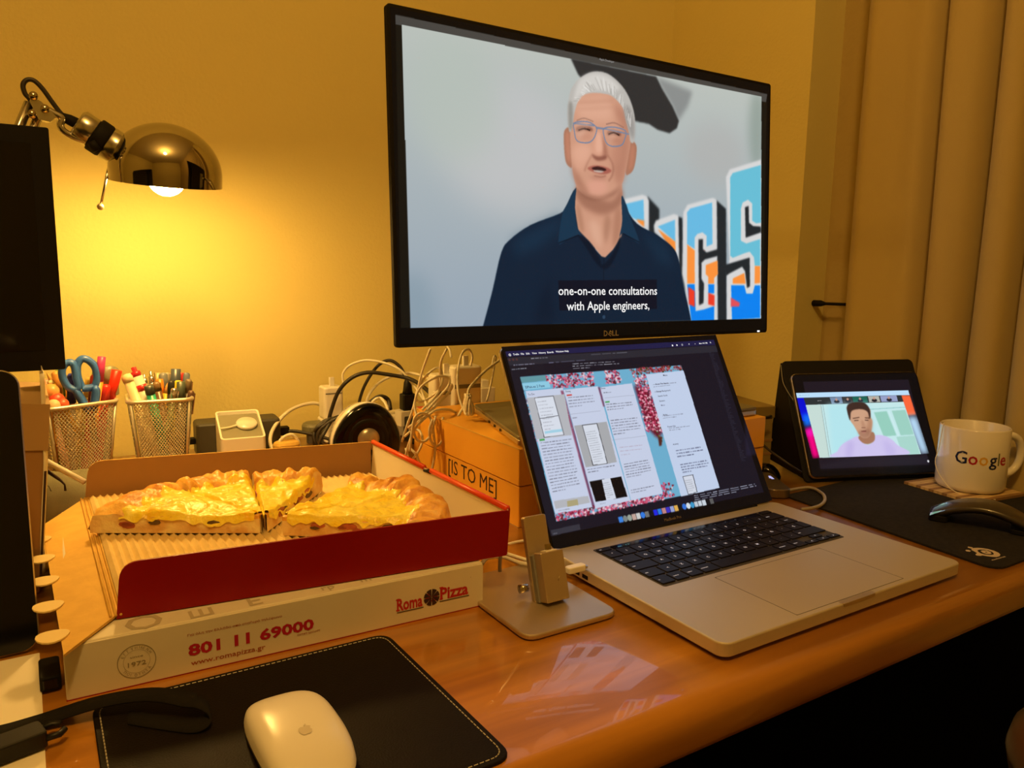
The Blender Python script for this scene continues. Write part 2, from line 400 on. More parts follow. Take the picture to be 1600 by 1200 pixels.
# ================================================================ MONITOR
mB, mE, mU = [(0.35378,0.80392,0.22413),(0.6219,0.00184,-0.00299),(0.00172,0.02342,0.37226)]
MW_, MH_ = Vector(mE).length, Vector(mU).length
mon = empty('monitor', M=frame(mB, mE, mU), label='large flat monitor showing a grey-haired man in a navy shirt with captions', cat='monitor')
MB().slab(0, 0, MW_, MH_, 0, .008, .004, .0008, 3, M=Matrix(((1,0,0,0),(0,0,1,0),(0,1,0,0),(0,0,0,1)))).build('bezel', M['black_matte'], mon)
hb = MB(); hb.slab(.03, .03, MW_-.03, MH_-.03, .008, .034, .006, .003, 3, M=Matrix(((1,0,0,0),(0,0,1,0),(0,1,0,0),(0,0,0,1)))); hb.build('back_shell', M['black_matte'], mon)
hb = MB(); hb.slab(.24, .12, .36, .24, .034, .05, .006, .002, 3, M=Matrix(((1,0,0,0),(0,0,1,0),(0,1,0,0),(0,0,0,1)))); hb.build('mount_plate', M['mid_grey'], mon)
MB().tube([(.30, .05, .18), (.30, .09, .18)], .016, 16).build('mount_joint', M['steel'], mon)
MB().tube([(.30, .09, .18), (.42, .32, .185), (.40, .585, .19)], .014, 12).build('wall_arm', M['steel'], mon)
def paint_monitor():
    c = Canvas(760, 456, (12, 10, 8))
    c.poly([(0.0108,0.9791),(0.9914,0.9662),(0.9862,0.0438),(0.0042,0.0512)], (24, 22, 16))
    c.poly([(0.0108,0.9791),(0.9914,0.9662),(0.9873,0.9328),(0.0103,0.9521)], (72, 70, 66))
    scr = [(0.0224,0.9539),(0.9709,0.9517),(0.9814,0.0493),(0.0232,0.0503)]
    base = s0 = c.a.copy()
    c.poly(scr, (150, 165, 180), c2=(186, 192, 186))
    # soft studio backdrop
    c.ell((0.25405390886128904,0.6314475675255743), .16, .22, (192, 193, 194), 26, .9)
    c.ell((0.12330366258585217,0.7634501425726264), .10, .2, (180, 190, 182), 22, .8)
    c.ell((0.8160319855463168,0.6975408379462763), .10, .12, (176, 176, 174), 18, .7)
    c.ell((0.9568316907440186,0.819331995306594), .03, .16, (128, 144, 134), 10, .6)
    c.ell((0.02757688198314525,0.08309794463621185), .05, .14, (128, 150, 164), 14, .6)
    c.poly([(0.6284,0.9495),(0.7391,0.9197),(0.7246,0.8624),(0.6956,0.8026),(0.6773,0.8526),(0.646,0.9095)], (120, 122, 122), 4, .7)
    c.poly([(0.3951,0.9545),(0.4136,0.9058),(0.4672,0.8291),(0.5232,0.8207),(0.5646,0.7776),(0.6071,0.7752),(0.6332,0.7589),(0.6687,0.7525),(0.6912,0.7748),(0.6974,0.8029),(0.6773,0.8526),(0.646,0.9095),(0.6284,0.9495)], (48, 48, 48), 1.5)
    Wt, Dk, Bl, Or, B2, Rd = (214, 214, 214), (34, 40, 44), (104, 186, 226), (250, 146, 62), (6, 130, 240), (236, 62, 40)
    c.poly([(0.6035,0.5132),(0.6386,0.4706),(0.639,0.3339),(0.6036,0.3876)], Dk, 2); c.poly([(0.5284,0.4903),(0.5379,0.4961),(0.5887,0.5171),(0.601,0.5129),(0.6079,0.4984),(0.6081,0.3818),(0.557,0.4269)], Wt, 1.6)
    c.poly([(0.5379,0.4781),(0.5921,0.4998),(0.5942,0.4115),(0.557,0.4329)], Bl, 1.2); c.poly([(0.5716,0.4268),(0.5942,0.4237),(0.5942,0.3993),(0.5765,0.4163)], Or, 1.5)
    c.poly([(0.6955,0.4475),(0.7098,0.4424),(0.7209,0.1578),(0.699,0.2605)], Dk, 1.6)
    c.poly([(0.6226,0.4075),(0.6286,0.4265),(0.6834,0.4553),(0.6971,0.4508),(0.7001,0.2605),(0.6569,0.3474),(0.6242,0.3828)], Wt, 1.6)
    c.poly([(0.6342,0.4052),(0.6867,0.4342),(0.6881,0.3491),(0.6568,0.3818)], Bl, 1.2); c.poly([(0.6343,0.3959),(0.6881,0.3522),(0.6893,0.3047),(0.6673,0.3354)], Or, 1.2)
    c.poly([(0.8176,0.523),(0.8521,0.4903),(0.8594,0.0423),(0.8275,0.0435)], Dk, 1.6)
    c.poly([(0.7129,0.4648),(0.7255,0.4939),(0.8074,0.5291),(0.8204,0.5233),(0.8275,0.0435),(0.7389,0.0467),(0.7236,0.1578),(0.7098,0.2287)], Wt, 1.6)
    c.poly([(0.7246,0.4658),(0.7342,0.4807),(0.8053,0.5107),(0.8078,0.349),(0.7882,0.3382),(0.7879,0.3806),(0.774,0.3927),(0.7575,0.3851),(0.7494,0.3717),(0.7497,0.3266),(0.7253,0.3434)], Bl, 1.1)
    c.poly([(0.7253,0.3434),(0.7498,0.3214),(0.7506,0.193),(0.7261,0.1928)], Or, 1.1); c.poly([(0.7261,0.1902),(0.7506,0.1904),(0.754,0.0856),(0.7817,0.0916),(0.8155,0.1042),(0.816,0.0439),(0.7405,0.0467)], B2, 1.1)
    c.poly([(0.7294,0.1805),(0.7508,0.1643),(0.7511,0.1021),(0.732,0.1123)], Rd, 1.3)
    c.poly([(0.786,0.2661),(0.8253,0.2851),(0.827,0.2308),(0.8145,0.216),(0.8147,0.1934),(0.795,0.1933),(0.7947,0.2203),(0.7863,0.23)], Or, 1.1); c.poly([(0.795,0.1906),(0.8148,0.1907),(0.8151,0.1542),(0.7953,0.1543)], B2, 1.1); c.poly([(0.7952,0.1576),(0.8163,0.1475),(0.8166,0.1041),(0.7956,0.1112)], Rd, 1.2)
    c.poly([(0.7615,0.3647),(0.7764,0.3669),(0.7766,0.3279),(0.7884,0.3153),(0.8261,0.3302),(0.8424,0.3043),(0.828,0.3038),(0.783,0.2877),(0.772,0.2742),(0.7725,0.2115),(0.781,0.1938),(0.7798,0.1167),(0.7649,0.1077)], Dk, 1.4)
    c.poly([(0.8508,0.6149),(0.8632,0.646),(0.9745,0.7017),(0.9839,0.0378),(0.8594,0.0423),(0.8575,0.2313),(0.8657,0.2919)], Wt, 1.6)
    c.poly([(0.8652,0.6154),(0.8737,0.6336),(0.9724,0.6791),(0.9756,0.4457),(0.9585,0.4416),(0.9443,0.4514),(0.9434,0.5204),(0.9281,0.5343),(0.9091,0.521),(0.9035,0.4951),(0.905,0.3676),(0.9243,0.3578),(0.9741,0.3783),(0.9757,0.268),(0.9559,0.2675),(0.9523,0.3031),(0.9368,0.3251),(0.9187,0.3182),(0.8773,0.2976),(0.8685,0.3054)], (104, 190, 214), 1.1)
    c.poly([(0.9177,0.5031),(0.9308,0.5097),(0.9329,0.4424),(0.9476,0.4299),(0.9759,0.4292),(0.9762,0.4059),(0.9216,0.3807)], Dk, 1.3)
    c.poly([(0.8485,0.2679),(0.9371,0.3012),(0.9398,0.1832),(0.9289,0.1763),(0.9208,0.2461),(0.9104,0.2629),(0.8663,0.2348),(0.8547,0.2246)], Dk, 1.4)
    c.poly([(0.8782,0.2148),(0.9185,0.2378),(0.9239,0.1942),(0.8784,0.1938)], Or, 1.1); c.poly([(0.9559,0.2675),(0.9757,0.268),(0.9767,0.1973),(0.9556,0.1944)], Or, 1.1)
    c.poly([(0.8726,0.187),(0.9191,0.1873),(0.9268,0.1537),(0.95,0.1536),(0.9569,0.1875),(0.9768,0.1876),(0.9787,0.052),(0.8771,0.0471)], B2, 1.1); c.poly([(0.872,0.1383),(0.9043,0.1162),(0.9021,0.1011),(0.8724,0.1003)], (226, 80, 90), 1.4)
    # the presenter
    c.smooth = 1
    Sh, Sh2, Sk, Sk2, Sk3 = (14, 34, 54), (20, 52, 76), (206, 152, 126), (170, 118, 94), (226, 178, 152)
    body = [(0.1776,0.0485),(0.2004,0.1648),(0.2222,0.2895),(0.2432,0.3336),(0.2926,0.3851),(0.3657,0.4303),(0.3809,0.4565),(0.4055,0.517),(0.4189,0.4501),(0.4735,0.2897),(0.5269,0.46),(0.5294,0.5104),(0.5394,0.4717),(0.5731,0.4111),(0.6342,0.3723),(0.6794,0.3309),(0.698,0.2872),(0.7124,0.1977),(0.7318,0.0955),(0.7397,0.0495)]
    c.smooth = 0; op = [tuple(p)[:2] for p in spline([(x, y, 0) for x, y in body], 4)]; c.poly(op, Sh, .7)
    c.poly([(0.25,0.3292),(0.3657,0.4203),(0.3729,0.386),(0.3135,0.313),(0.2564,0.2812)], Sh2, 9, .7); c.poly([(0.5817,0.3904),(0.6611,0.341),(0.6889,0.2534),(0.6344,0.274)], Sh2, 8, .5)
    c.poly([(0.312,0.1447),(0.3419,0.2147),(0.3482,0.0533),(0.2967,0.0504)], (10, 26, 44), 8, .7)
    c.poly([(0.406,0.5265),(0.4034,0.4518),(0.4118,0.3776),(0.4405,0.3386),(0.4744,0.2871),(0.4836,0.2844),(0.5046,0.3122),(0.5283,0.3615),(0.5331,0.4159),(0.5309,0.5471)], Sk, .8)
    c.smooth = 1
    c.poly([(0.4081,0.521),(0.4957,0.484),(0.5294,0.5351),(0.5284,0.4754),(0.4771,0.4351),(0.4188,0.4648)], (150, 100, 80), 4, .75)
    c.poly([(0.4056,0.4635),(0.4187,0.4474),(0.4272,0.3728),(0.414,0.3835)], (168, 118, 92), 3, .6); c.poly([(0.4863,0.4359),(0.5001,0.4134),(0.486,0.3352),(0.4792,0.3763)], (160, 112, 88), 4, .6)
    c.poly([(0.5095,0.4439),(0.5293,0.4575),(0.5259,0.3674),(0.5046,0.3242)], (162, 110, 86), 4, .6)
    c.poly([(0.4408,0.4087),(0.4678,0.3991),(0.4722,0.3167),(0.4495,0.3508)], Sk3, 5, .6)
    # collar
    c.poly([(0.4068,0.522),(0.3839,0.4614),(0.3708,0.426),(0.3608,0.3285),(0.381,0.3399),(0.4117,0.3602),(0.4205,0.3549),(0.4074,0.3946),(0.4034,0.4633)], Sh2, .7); c.line(*[(0.3608,0.3285),(0.4139,0.3592)], 1.6, (6, 18, 32), .9, .5)
    c.poly([(0.5294,0.5053),(0.5427,0.4768),(0.5546,0.4297),(0.5804,0.3432),(0.5619,0.3526),(0.533,0.3738),(0.5235,0.3612),(0.5307,0.4157)], Sh2, .7); c.line(*[(0.533,0.3726),(0.5804,0.3432)], 1.6, (6, 18, 32), .9, .5)
    c.poly([(0.4116,0.3573),(0.4405,0.3386),(0.4675,0.2838),(0.4766,0.2574),(0.5046,0.3002),(0.5259,0.3614),(0.5187,0.3068),(0.4905,0.2458),(0.4628,0.257),(0.427,0.3262)], (8, 22, 38), 1.2, .9)
    c.line(*[(0.4799,0.2795),(0.4777,0.0567)], 1.3, (8, 20, 34), .8, .5); c.ell((0.47929764388315377,0.07058901541581786), .004, .007, (44, 70, 96), .6)
    # ears, face
    c.poly([(0.3782,0.7098),(0.394,0.7144),(0.3977,0.5994),(0.3899,0.5903),(0.3805,0.6082),(0.3766,0.6637)], Sk2, .8); c.poly([(0.3811,0.6981),(0.3897,0.6996),(0.3913,0.6098),(0.3828,0.6254)], (196, 130, 104), 2, .8)
    c.poly([(0.5523,0.6998),(0.5701,0.6956),(0.5715,0.66),(0.5643,0.6099),(0.5523,0.588),(0.5408,0.5924)], Sk2, .8); c.poly([(0.5561,0.6814),(0.5657,0.683),(0.5619,0.6227),(0.5499,0.6032)], (190, 126, 100), 2, .8)
    c.poly([(0.3986,0.7573),(0.4206,0.8404),(0.4559,0.8567),(0.5103,0.8601),(0.5429,0.8147),(0.5547,0.7168),(0.5499,0.6567),(0.5404,0.5929),(0.5285,0.5439),(0.505,0.5145),(0.4819,0.4956),(0.4545,0.4892),(0.4278,0.4991),(0.4081,0.5256),(0.3976,0.5823),(0.3937,0.6553),(0.3932,0.717)], Sk, .8)
    c.poly([(0.501,0.8235),(0.5429,0.7971),(0.5533,0.7047),(0.5404,0.5929),(0.5238,0.5404),(0.5052,0.5912),(0.51,0.674),(0.5334,0.7249),(0.5194,0.7808)], (176, 120, 98), 6, .75)
    c.poly([(0.4162,0.8226),(0.4874,0.8493),(0.5056,0.8071),(0.4963,0.7647),(0.4246,0.7567),(0.4095,0.7819)], (224, 172, 146), 7, .8)
    c.poly([(0.4002,0.6563),(0.4418,0.663),(0.4372,0.6165),(0.415,0.579),(0.3999,0.611)], (222, 166, 140), 5, .7)
    c.poly([(0.4369,0.5417),(0.4684,0.563),(0.4912,0.5365),(0.4727,0.5022),(0.4412,0.5075)], (222, 160, 138), 5, .8)
    c.poly([(0.4041,0.5832),(0.4236,0.5458),(0.4412,0.5046),(0.419,0.5108)], (166, 112, 90), 4, .6)
    c.poly([(0.4081,0.521),(0.4322,0.5036),(0.4727,0.4981),(0.5097,0.5239),(0.5285,0.5469),(0.505,0.5027),(0.4545,0.4828),(0.4233,0.494)], (140, 92, 74), 3, .7)
    # nose, cheeks lines, mouth
    c.poly([(0.4576,0.7173),(0.4757,0.7205),(0.4869,0.6645),(0.4891,0.6404),(0.4731,0.6275),(0.4529,0.6389),(0.4498,0.6643)], (216, 158, 132), 3, .9)
    c.poly([(0.4756,0.7147),(0.4892,0.6706),(0.4923,0.6409),(0.4799,0.6314),(0.4778,0.6688)], (160, 104, 84), 3, .8); c.poly([(0.4497,0.6425),(0.4641,0.6366),(0.4868,0.6424),(0.4845,0.6292),(0.464,0.6215),(0.4506,0.6328)], (134, 80, 66), 1.6, .85)
    c.path([(0.4497,0.6413),(0.4371,0.6107),(0.429,0.5809)], 3.0, (164, 110, 90), .6, 2.2); c.path([(0.4914,0.6448),(0.5052,0.6147),(0.5042,0.5793),(0.4935,0.5544)], 3.4, (150, 98, 80), .6, 2.2)
    c.poly([(0.4089,0.669),(0.4418,0.6716),(0.4462,0.6408),(0.4283,0.6152),(0.4043,0.623)], (226, 172, 146), 5, .6); c.poly([(0.4961,0.6718),(0.5286,0.677),(0.5239,0.6291),(0.5052,0.6205)], (196, 138, 114), 5, .6)
    c.poly([(0.4621,0.7123),(0.4725,0.7141),(0.4768,0.6629),(0.4641,0.6493),(0.4588,0.6658)], (230, 176, 150), 2.5, .8); c.poly([(0.3934,0.6101),(0.4041,0.5775),(0.4191,0.528),(0.4125,0.5215),(0.3975,0.5653)], (160, 108, 88), 4, .6)
    c.poly([(0.4205,0.8179),(0.4965,0.8398),(0.501,0.8293),(0.4226,0.8071)], (188, 134, 110), 2.5, .4); c.poly([(0.4226,0.7958),(0.4987,0.8172),(0.501,0.8085),(0.4225,0.7868)], (190, 136, 112), 2.5, .35)
    c.poly([(0.4371,0.59),(0.4505,0.6023),(0.4708,0.6051),(0.4913,0.601),(0.5014,0.5907),(0.4867,0.5782),(0.4616,0.5783)], (168, 96, 82), 1.0)
    c.poly([(0.4482,0.5939),(0.4617,0.6015),(0.4799,0.5994),(0.4876,0.5923),(0.473,0.5857),(0.4549,0.5879)], (58, 30, 30), .7); c.poly([(0.454,0.5877),(0.4798,0.5878),(0.4739,0.5817),(0.4571,0.5824)], (206, 196, 184), .8, .85)
    c.poly([(0.4414,0.5624),(0.4639,0.5728),(0.4889,0.5703),(0.4843,0.5591),(0.4593,0.5548)], (178, 122, 102), 3, .6)
    c.path([(0.4548,0.5682),(0.4729,0.5664),(0.4866,0.5723)], 2, (150, 96, 80), .6, 1.2)
    # eyes and brows
    for q in ([(0.4092,0.7256),(0.4254,0.7353),(0.4474,0.7326),(0.45,0.7216),(0.4288,0.7201),(0.4113,0.7113)], [(0.4907,0.7255),(0.5054,0.7362),(0.525,0.7304),(0.5268,0.7178),(0.5054,0.7188),(0.4925,0.713)]): c.poly(q, (124, 78, 64), 1.6, .9)
    c.path([(0.4139,0.7174),(0.4288,0.7258),(0.4443,0.7229)], 2.6, (34, 20, 20), 1., .4); c.path([(0.4934,0.7178),(0.5077,0.7262),(0.5231,0.7195)], 2.6, (34, 20, 20), 1., .4)
    c.path([(0.4093,0.7493),(0.429,0.7609),(0.4533,0.7542)], 2.2, (160, 120, 104), .8, .8); c.path([(0.4871,0.7514),(0.5101,0.7604),(0.5358,0.7488)], 2.2, (150, 110, 96), .8, .8)
    c.poly([(0.4113,0.7062),(0.4464,0.7107),(0.4419,0.6916),(0.4155,0.69)], (200, 142, 118), 3, .7); c.poly([(0.4916,0.7071),(0.5287,0.7088),(0.524,0.6939),(0.4961,0.6927)], (180, 124, 102), 3, .7)
    # glasses
    G = (112, 130, 160)
    for q in ([(0.4036,0.7403),(0.4377,0.7507),(0.4577,0.7402),(0.4622,0.7295),(0.4553,0.6997),(0.4419,0.6813),(0.4198,0.6777),(0.4077,0.6858),(0.4035,0.7133),(0.4036,0.7403)], [(0.4816,0.736),(0.5101,0.7452),(0.5405,0.7379),(0.5381,0.708),(0.5286,0.6858),(0.5053,0.6779),(0.4892,0.6852),(0.4815,0.71),(0.4816,0.736)]): c.path(q, 2.1, G, .95, .6)
    c.line(*[(0.459,0.7347),(0.4825,0.7344)], 2.8, G, .95, .5); c.line(*[(0.3933,0.7384),(0.4555,0.7409)], 2.4, G, .85, .5); c.line(*[(0.4825,0.7356),(0.5523,0.7282)], 2.4, G, .85, .5)
    # lenses catch a little light
    c.poly([(0.4092,0.734),(0.4421,0.7441),(0.4199,0.6936),(0.4103,0.6976)], (232, 190, 168), 3, .35); c.poly([(0.4916,0.732),(0.5194,0.737),(0.5007,0.69),(0.4906,0.6999)], (224, 180, 158), 3, .35)
    # hair
    c.poly([(0.3897,0.7136),(0.3858,0.766),(0.3895,0.8168),(0.3983,0.8577),(0.4209,0.8965),(0.4517,0.923),(0.4853,0.9278),(0.5127,0.9126),(0.5392,0.8811),(0.5581,0.8354),(0.5676,0.7783),(0.5648,0.7066),(0.5547,0.702),(0.5504,0.7338),(0.5419,0.7734),(0.5325,0.8184),(0.5057,0.8499),(0.4783,0.8554),(0.4426,0.8486),(0.4184,0.8275),(0.4052,0.781),(0.4002,0.7408),(0.3949,0.7117)], (186, 182, 176), .8)
    c.poly([(0.4165,0.8842),(0.4561,0.919),(0.4966,0.9145),(0.5242,0.8806),(0.4783,0.8674),(0.4338,0.8517),(0.4097,0.8212),(0.401,0.8025)], (216, 212, 206), 3, .8)
    c.poly([(0.5524,0.8225),(0.5657,0.7661),(0.5619,0.7121),(0.5476,0.751),(0.5358,0.8132)], (140, 136, 132), 3, .7); c.poly([(0.3894,0.8001),(0.3988,0.8021),(0.3984,0.7236),(0.3898,0.722)], (132, 128, 120), 2, .7)
    rn = random.Random(4)
    hs = [(0.3988,0.8021),(0.4164,0.8618),(0.4428,0.9017),(0.4785,0.9159),(0.5103,0.8948),(0.5382,0.8546),(0.5571,0.7999)]; he = [(0.414,0.8165),(0.4338,0.8478),(0.4604,0.8633),(0.4874,0.8654),(0.5103,0.8544),(0.5335,0.8186),(0.5547,0.7523)]
    for k in range(110):
        t = rn.random()*5.99; i = int(t); u_ = t-i
        p = (hs[i][0]*(1-u_)+hs[i+1][0]*u_+rn.uniform(-.006,.006), hs[i][1]*(1-u_)+hs[i+1][1]*u_+rn.uniform(-.01,.01)); q = (he[i][0]*(1-u_)+he[i+1][0]*u_, he[i][1]*(1-u_)+he[i+1][1]*u_)
        s_ = rn.uniform(.1,.6); c.line((p[0]*(1-s_)+q[0]*s_, p[1]*(1-s_)+q[1]*s_), q, 1.1, rn.choice([(236,234,230),(150,146,140),(206,202,196)]), .55, .5)
    c.smooth = 0
    c.poly([(0.3592,0.2002),(0.6323,0.2077),(0.6326,0.0966),(0.3617,0.0961)], (14, 18, 32), .4, .9)
    c.clip(base, scr)
    # bottom edge of the bezel cuts the picture
    c.poly([(-0.0169,0.0521),(0.0232,0.0494),(0.9814,0.0479),(1.0027,0.0486),(1.001,0.0009),(-0.0017,-0.0005)], (9, 8, 7))
    c.build('screen', screen_mat('monitor_picture', 1.0), mon, MW_-.008, MH_-.008, -.0003).location = (.004, 0, .004)
paint_monitor()
def on(o, W, H, a): return (a[0]*W, a[1]*H)
def cap(s, pa, pb, h, m, par, W, H, name='caption', off=.0008, bold=.0):
    a = on(par, W, H, pa); b2 = on(par, W, H, pb)
    return txt(name, s, m, par, (a[0], -off, a[1]), h=h, width=b2[0]-a[0], bold=bold)
GW = glow('caption_white', (.95, .95, .95)); GG = glow('title_grey', (.3, .3, .3))
q = [(0.3605,0.157),(0.6305,0.1605),(0.3812,0.1044),(0.6078,0.1018)]
cap('one-on-one consultations', q[0], q[1], .0118, GW, mon, MW_, MH_, bold=.008); cap('with Apple engineers,', q[2], q[3], .0118, GW, mon, MW_, MH_, bold=.008)
q = [(0.4696,0.9577),(0.5087,0.9612),(0.4788,0.0116),(0.5195,0.0118)]
cap('Apple Developer', q[0], q[1], .0028, GG, mon, MW_, MH_, 'title_text')
q0 = on(mon, MW_, MH_, q[2]); lg = mat('silver_logo', (.5, .46, .38), .3, metal=.6)
txt('logo', 'D', lg, mon, (q0[0], -.0008, q0[1]), h=.0075, width=.0062, bold=.02); txt('logo', 'E', lg, mon, (q0[0]+.0072, -.0008, q0[1]+.0020), h=.0066, width=.0056, bold=.02, rot=-.55)
txt('logo', 'LL', lg, mon, (q0[0]+.0142, -.0008, q0[1]), h=.0075, width=.0112, bold=.02)
q = (0.9667459701613534,0.0064186167934597825)
o = MB().box((-.002, -.0012, -.001), (.002, 0, .0012)).build('power_light', glow('power_led', (1, .98, .95), 1.5), mon); o.location = (q[0]*MW_, 0, max(q[1]*MH_, .001))
o['label'] = 'small white power light'

# ================================================================ LAPTOP
lap = empty('laptop', (.4624, .6503, 0), 0, 'open silver laptop with a dark desktop and a white task board on its screen', 'laptop')
W_, D_, T_ = .3579, .2459, .0162
MB().slab(.012, -D_+.012, W_-.012, -.012, .0012, .004, .01, .001).build('base_bottom', M['grey'], lap)
MB().slab(0, -D_, W_, 0, .0035, T_, .011, .0012, 8).build('base', M['metal'], lap)
for x in (.03, W_-.03):
    for y in (-.03, -D_+.03): MB().lathe([(0, 0), (.007, 0), (.007, .0014), (0, .0014)], 16, M=Matrix.Translation((x, y, 0))).build('rubber_foot', M['black_matte'], lap)
# keyboard well and keys
kx0, ky0, kx1, ky1 = .0405, -.1335, .3165, -.0235
MB().slab(kx0-.001, ky0-.001, kx1+.001, ky1+.001, T_, T_+.00015, .003).build('keyboard_tray', mat('tray_dark', (.05, .046, .04), .6), lap)
PX, PY = (kx1-kx0)/14.5, .0194
def keyshape(x0, y0, x1, y1): return MB().slab(x0+.0011, y0+.0011, x1-.0011, y1-.0011, T_+.0001, T_+.0016, .0013, .0003, 3)
cache = {}
def key(x, y, wu, hu=1., lg_=None, small=False):
    x0 = kx0+x*PX; x1 = x0+wu*PX; y1 = y; y0 = y-hu*PY; k_ = (round(wu, 3), round(hu, 3))
    if k_ in cache: o = cache[k_].copy(); col.objects.link(o)
    else: o = keyshape(0, -hu*PY, wu*PX, 0).build('key', M['key'], lap); cache[k_] = o
    o.parent = lap; o.location = (x0, y1, 0)
    if lg_:
        s_ = lg_ if isinstance(lg_, str) else lg_[0]; big = .0034 if len(s_) == 1 else .0018
        t = txt('legend', s_, M['legend'], o, ((wu*PX/2) if len(s_) == 1 else .003, -hu*PY/2-big*.5, T_+.0017), h=big, axes='xy', align='CENTER' if len(s_) == 1 else 'LEFT', bold=.02)
ry = ky1-.0012
key(0, ry, 1.0, .50, 'esc'); key(13.5, ry, 1.0, .50)
MB().slab(kx0+1.1*PX, ry-.5*PY+.0006, kx0+13.4*PX, ry-.0006, T_+.0001, T_+.0008, .001).build('touch_bar', M['black_gloss'], lap)
txt('touch_bar_icons', 'esc    < >', glow('bar_teal', (.12, .35, .38), .8), lap, (kx0+1.5*PX, ry-.0065, T_+.0009), h=.0032, axes='xy'); 
for k in range(6): txt('touch_bar_icons', 'oxnvAo'[k], glow('bar_dim', (.12, .12, .14), .8), lap, (kx0+(7.5+k*.9)*PX, ry-.0065, T_+.0009), h=.0025, axes='xy')
r = ry-.5*PY
for i, s_ in enumerate("º1234567890'¡"): key(i, r, 1, 1, s_)
key(13, r, 1.5, 1, 'delete'); r -= PY
key(0, r, 1.5, 1, 'tab')
for i, s_ in enumerate('QWERTYUIOP`+'): key(1.5+i, r, 1, 1, s_)
key(13.5, r, 1.0, 1, 'return'); r -= PY
key(0, r, 1.75, 1, 'caps')
for i, s_ in enumerate('ASDFGHJKLÑ´Ç'): key(1.75+i, r, 1, 1, s_)
key(13.75, r, .75, 1); r -= PY
key(0, r, 1.25, 1, 'shift')
for i, s_ in enumerate('<ZXCVBNM,.-'): key(1.25+i, r, 1, 1, s_)
key(12.25, r, 2.25, 1, 'shift'); r -= PY
x = 0
for wd, s_ in ((1, 'fn'), (1, 'control'), (1, 'option'), (1.25, 'command'), (5, None), (1.25, 'command'), (1, 'option')): key(x, r, wd, 1, s_); x += wd
key(x, r-PY/2, 1, .5, '<'); key(x+1, r, 1, .5, '^'); key(x+1, r-PY/2, 1, .5, 'v'); key(x+2, r-PY/2, 1, .5, '>')
MB().slab(.0985, -.2395, .2605, -.1425, T_, T_+.00012, .004).build('trackpad', mat('trackpad_metal', (.58, .53, .44), .40, metal=.5), lap)
tr = MB()
for a, b_ in (((.0985,-.2395),(.2605,-.2391)), ((.0985,-.1429),(.2605,-.1425)), ((.0985,-.2395),(.0989,-.1425)), ((.2601,-.2395),(.2605,-.1425))): tr.box((*a, T_+.00005), (*b_, T_+.0002))
tr.build('trackpad_gap', M['grey'], lap)
MB().slab(.154, -D_-.0004, .205, -D_+.006, T_-.0032, T_+.0002, .0028, .0003, 5).build('finger_notch', mat('notch_metal', (.58, .50, .36), .35, metal=.8), lap)
for y in (-.048, -.062): MB().slab(-.0003, y-.005, .002, y+.005, .0065, .0105, .0009).build('port', M['black_matte'], lap)
# lid
lB, lE, lU = [(0.46664,0.64878,0.0166),(0.34808,-0.00126,0.00205),(-0.00082,0.1127,0.20804)]
lB = (lB[0]-.4624, lB[1]-.6503, lB[2]); LW, LH = Vector(lE).length, Vector(lU).length
LX0 = -.0035; LWD = LW+.0045
lid = empty('screen_lid'); lid.parent = lap; FM = frame(lB, lE, lU); lid.matrix_parent_inverse = Matrix.Identity(4); lid.matrix_local = FM
XZ = Matrix(((1,0,0,0),(0,0,1,0),(0,1,0,0),(0,0,0,1)))
b = MB(); b.slab(LX0, -.002, LX0+LWD, LH, .0008, .0052, .010, .001, 8, M=XZ); b.build('lid_shell', M['metal_edge'], lid)
b = MB(); b.slab(LX0+.0008, -.001, LX0+LWD-.0008, LH-.0008, 0, .0009, .0095, 0, 8, M=XZ); b.build('lid_glass', M['black_gloss'], lid)
MB().tube([(.03, .003, -.002), (LW-.03, .003, -.002)], .0042, 12).build('hinge', M['black_matte'], lid)
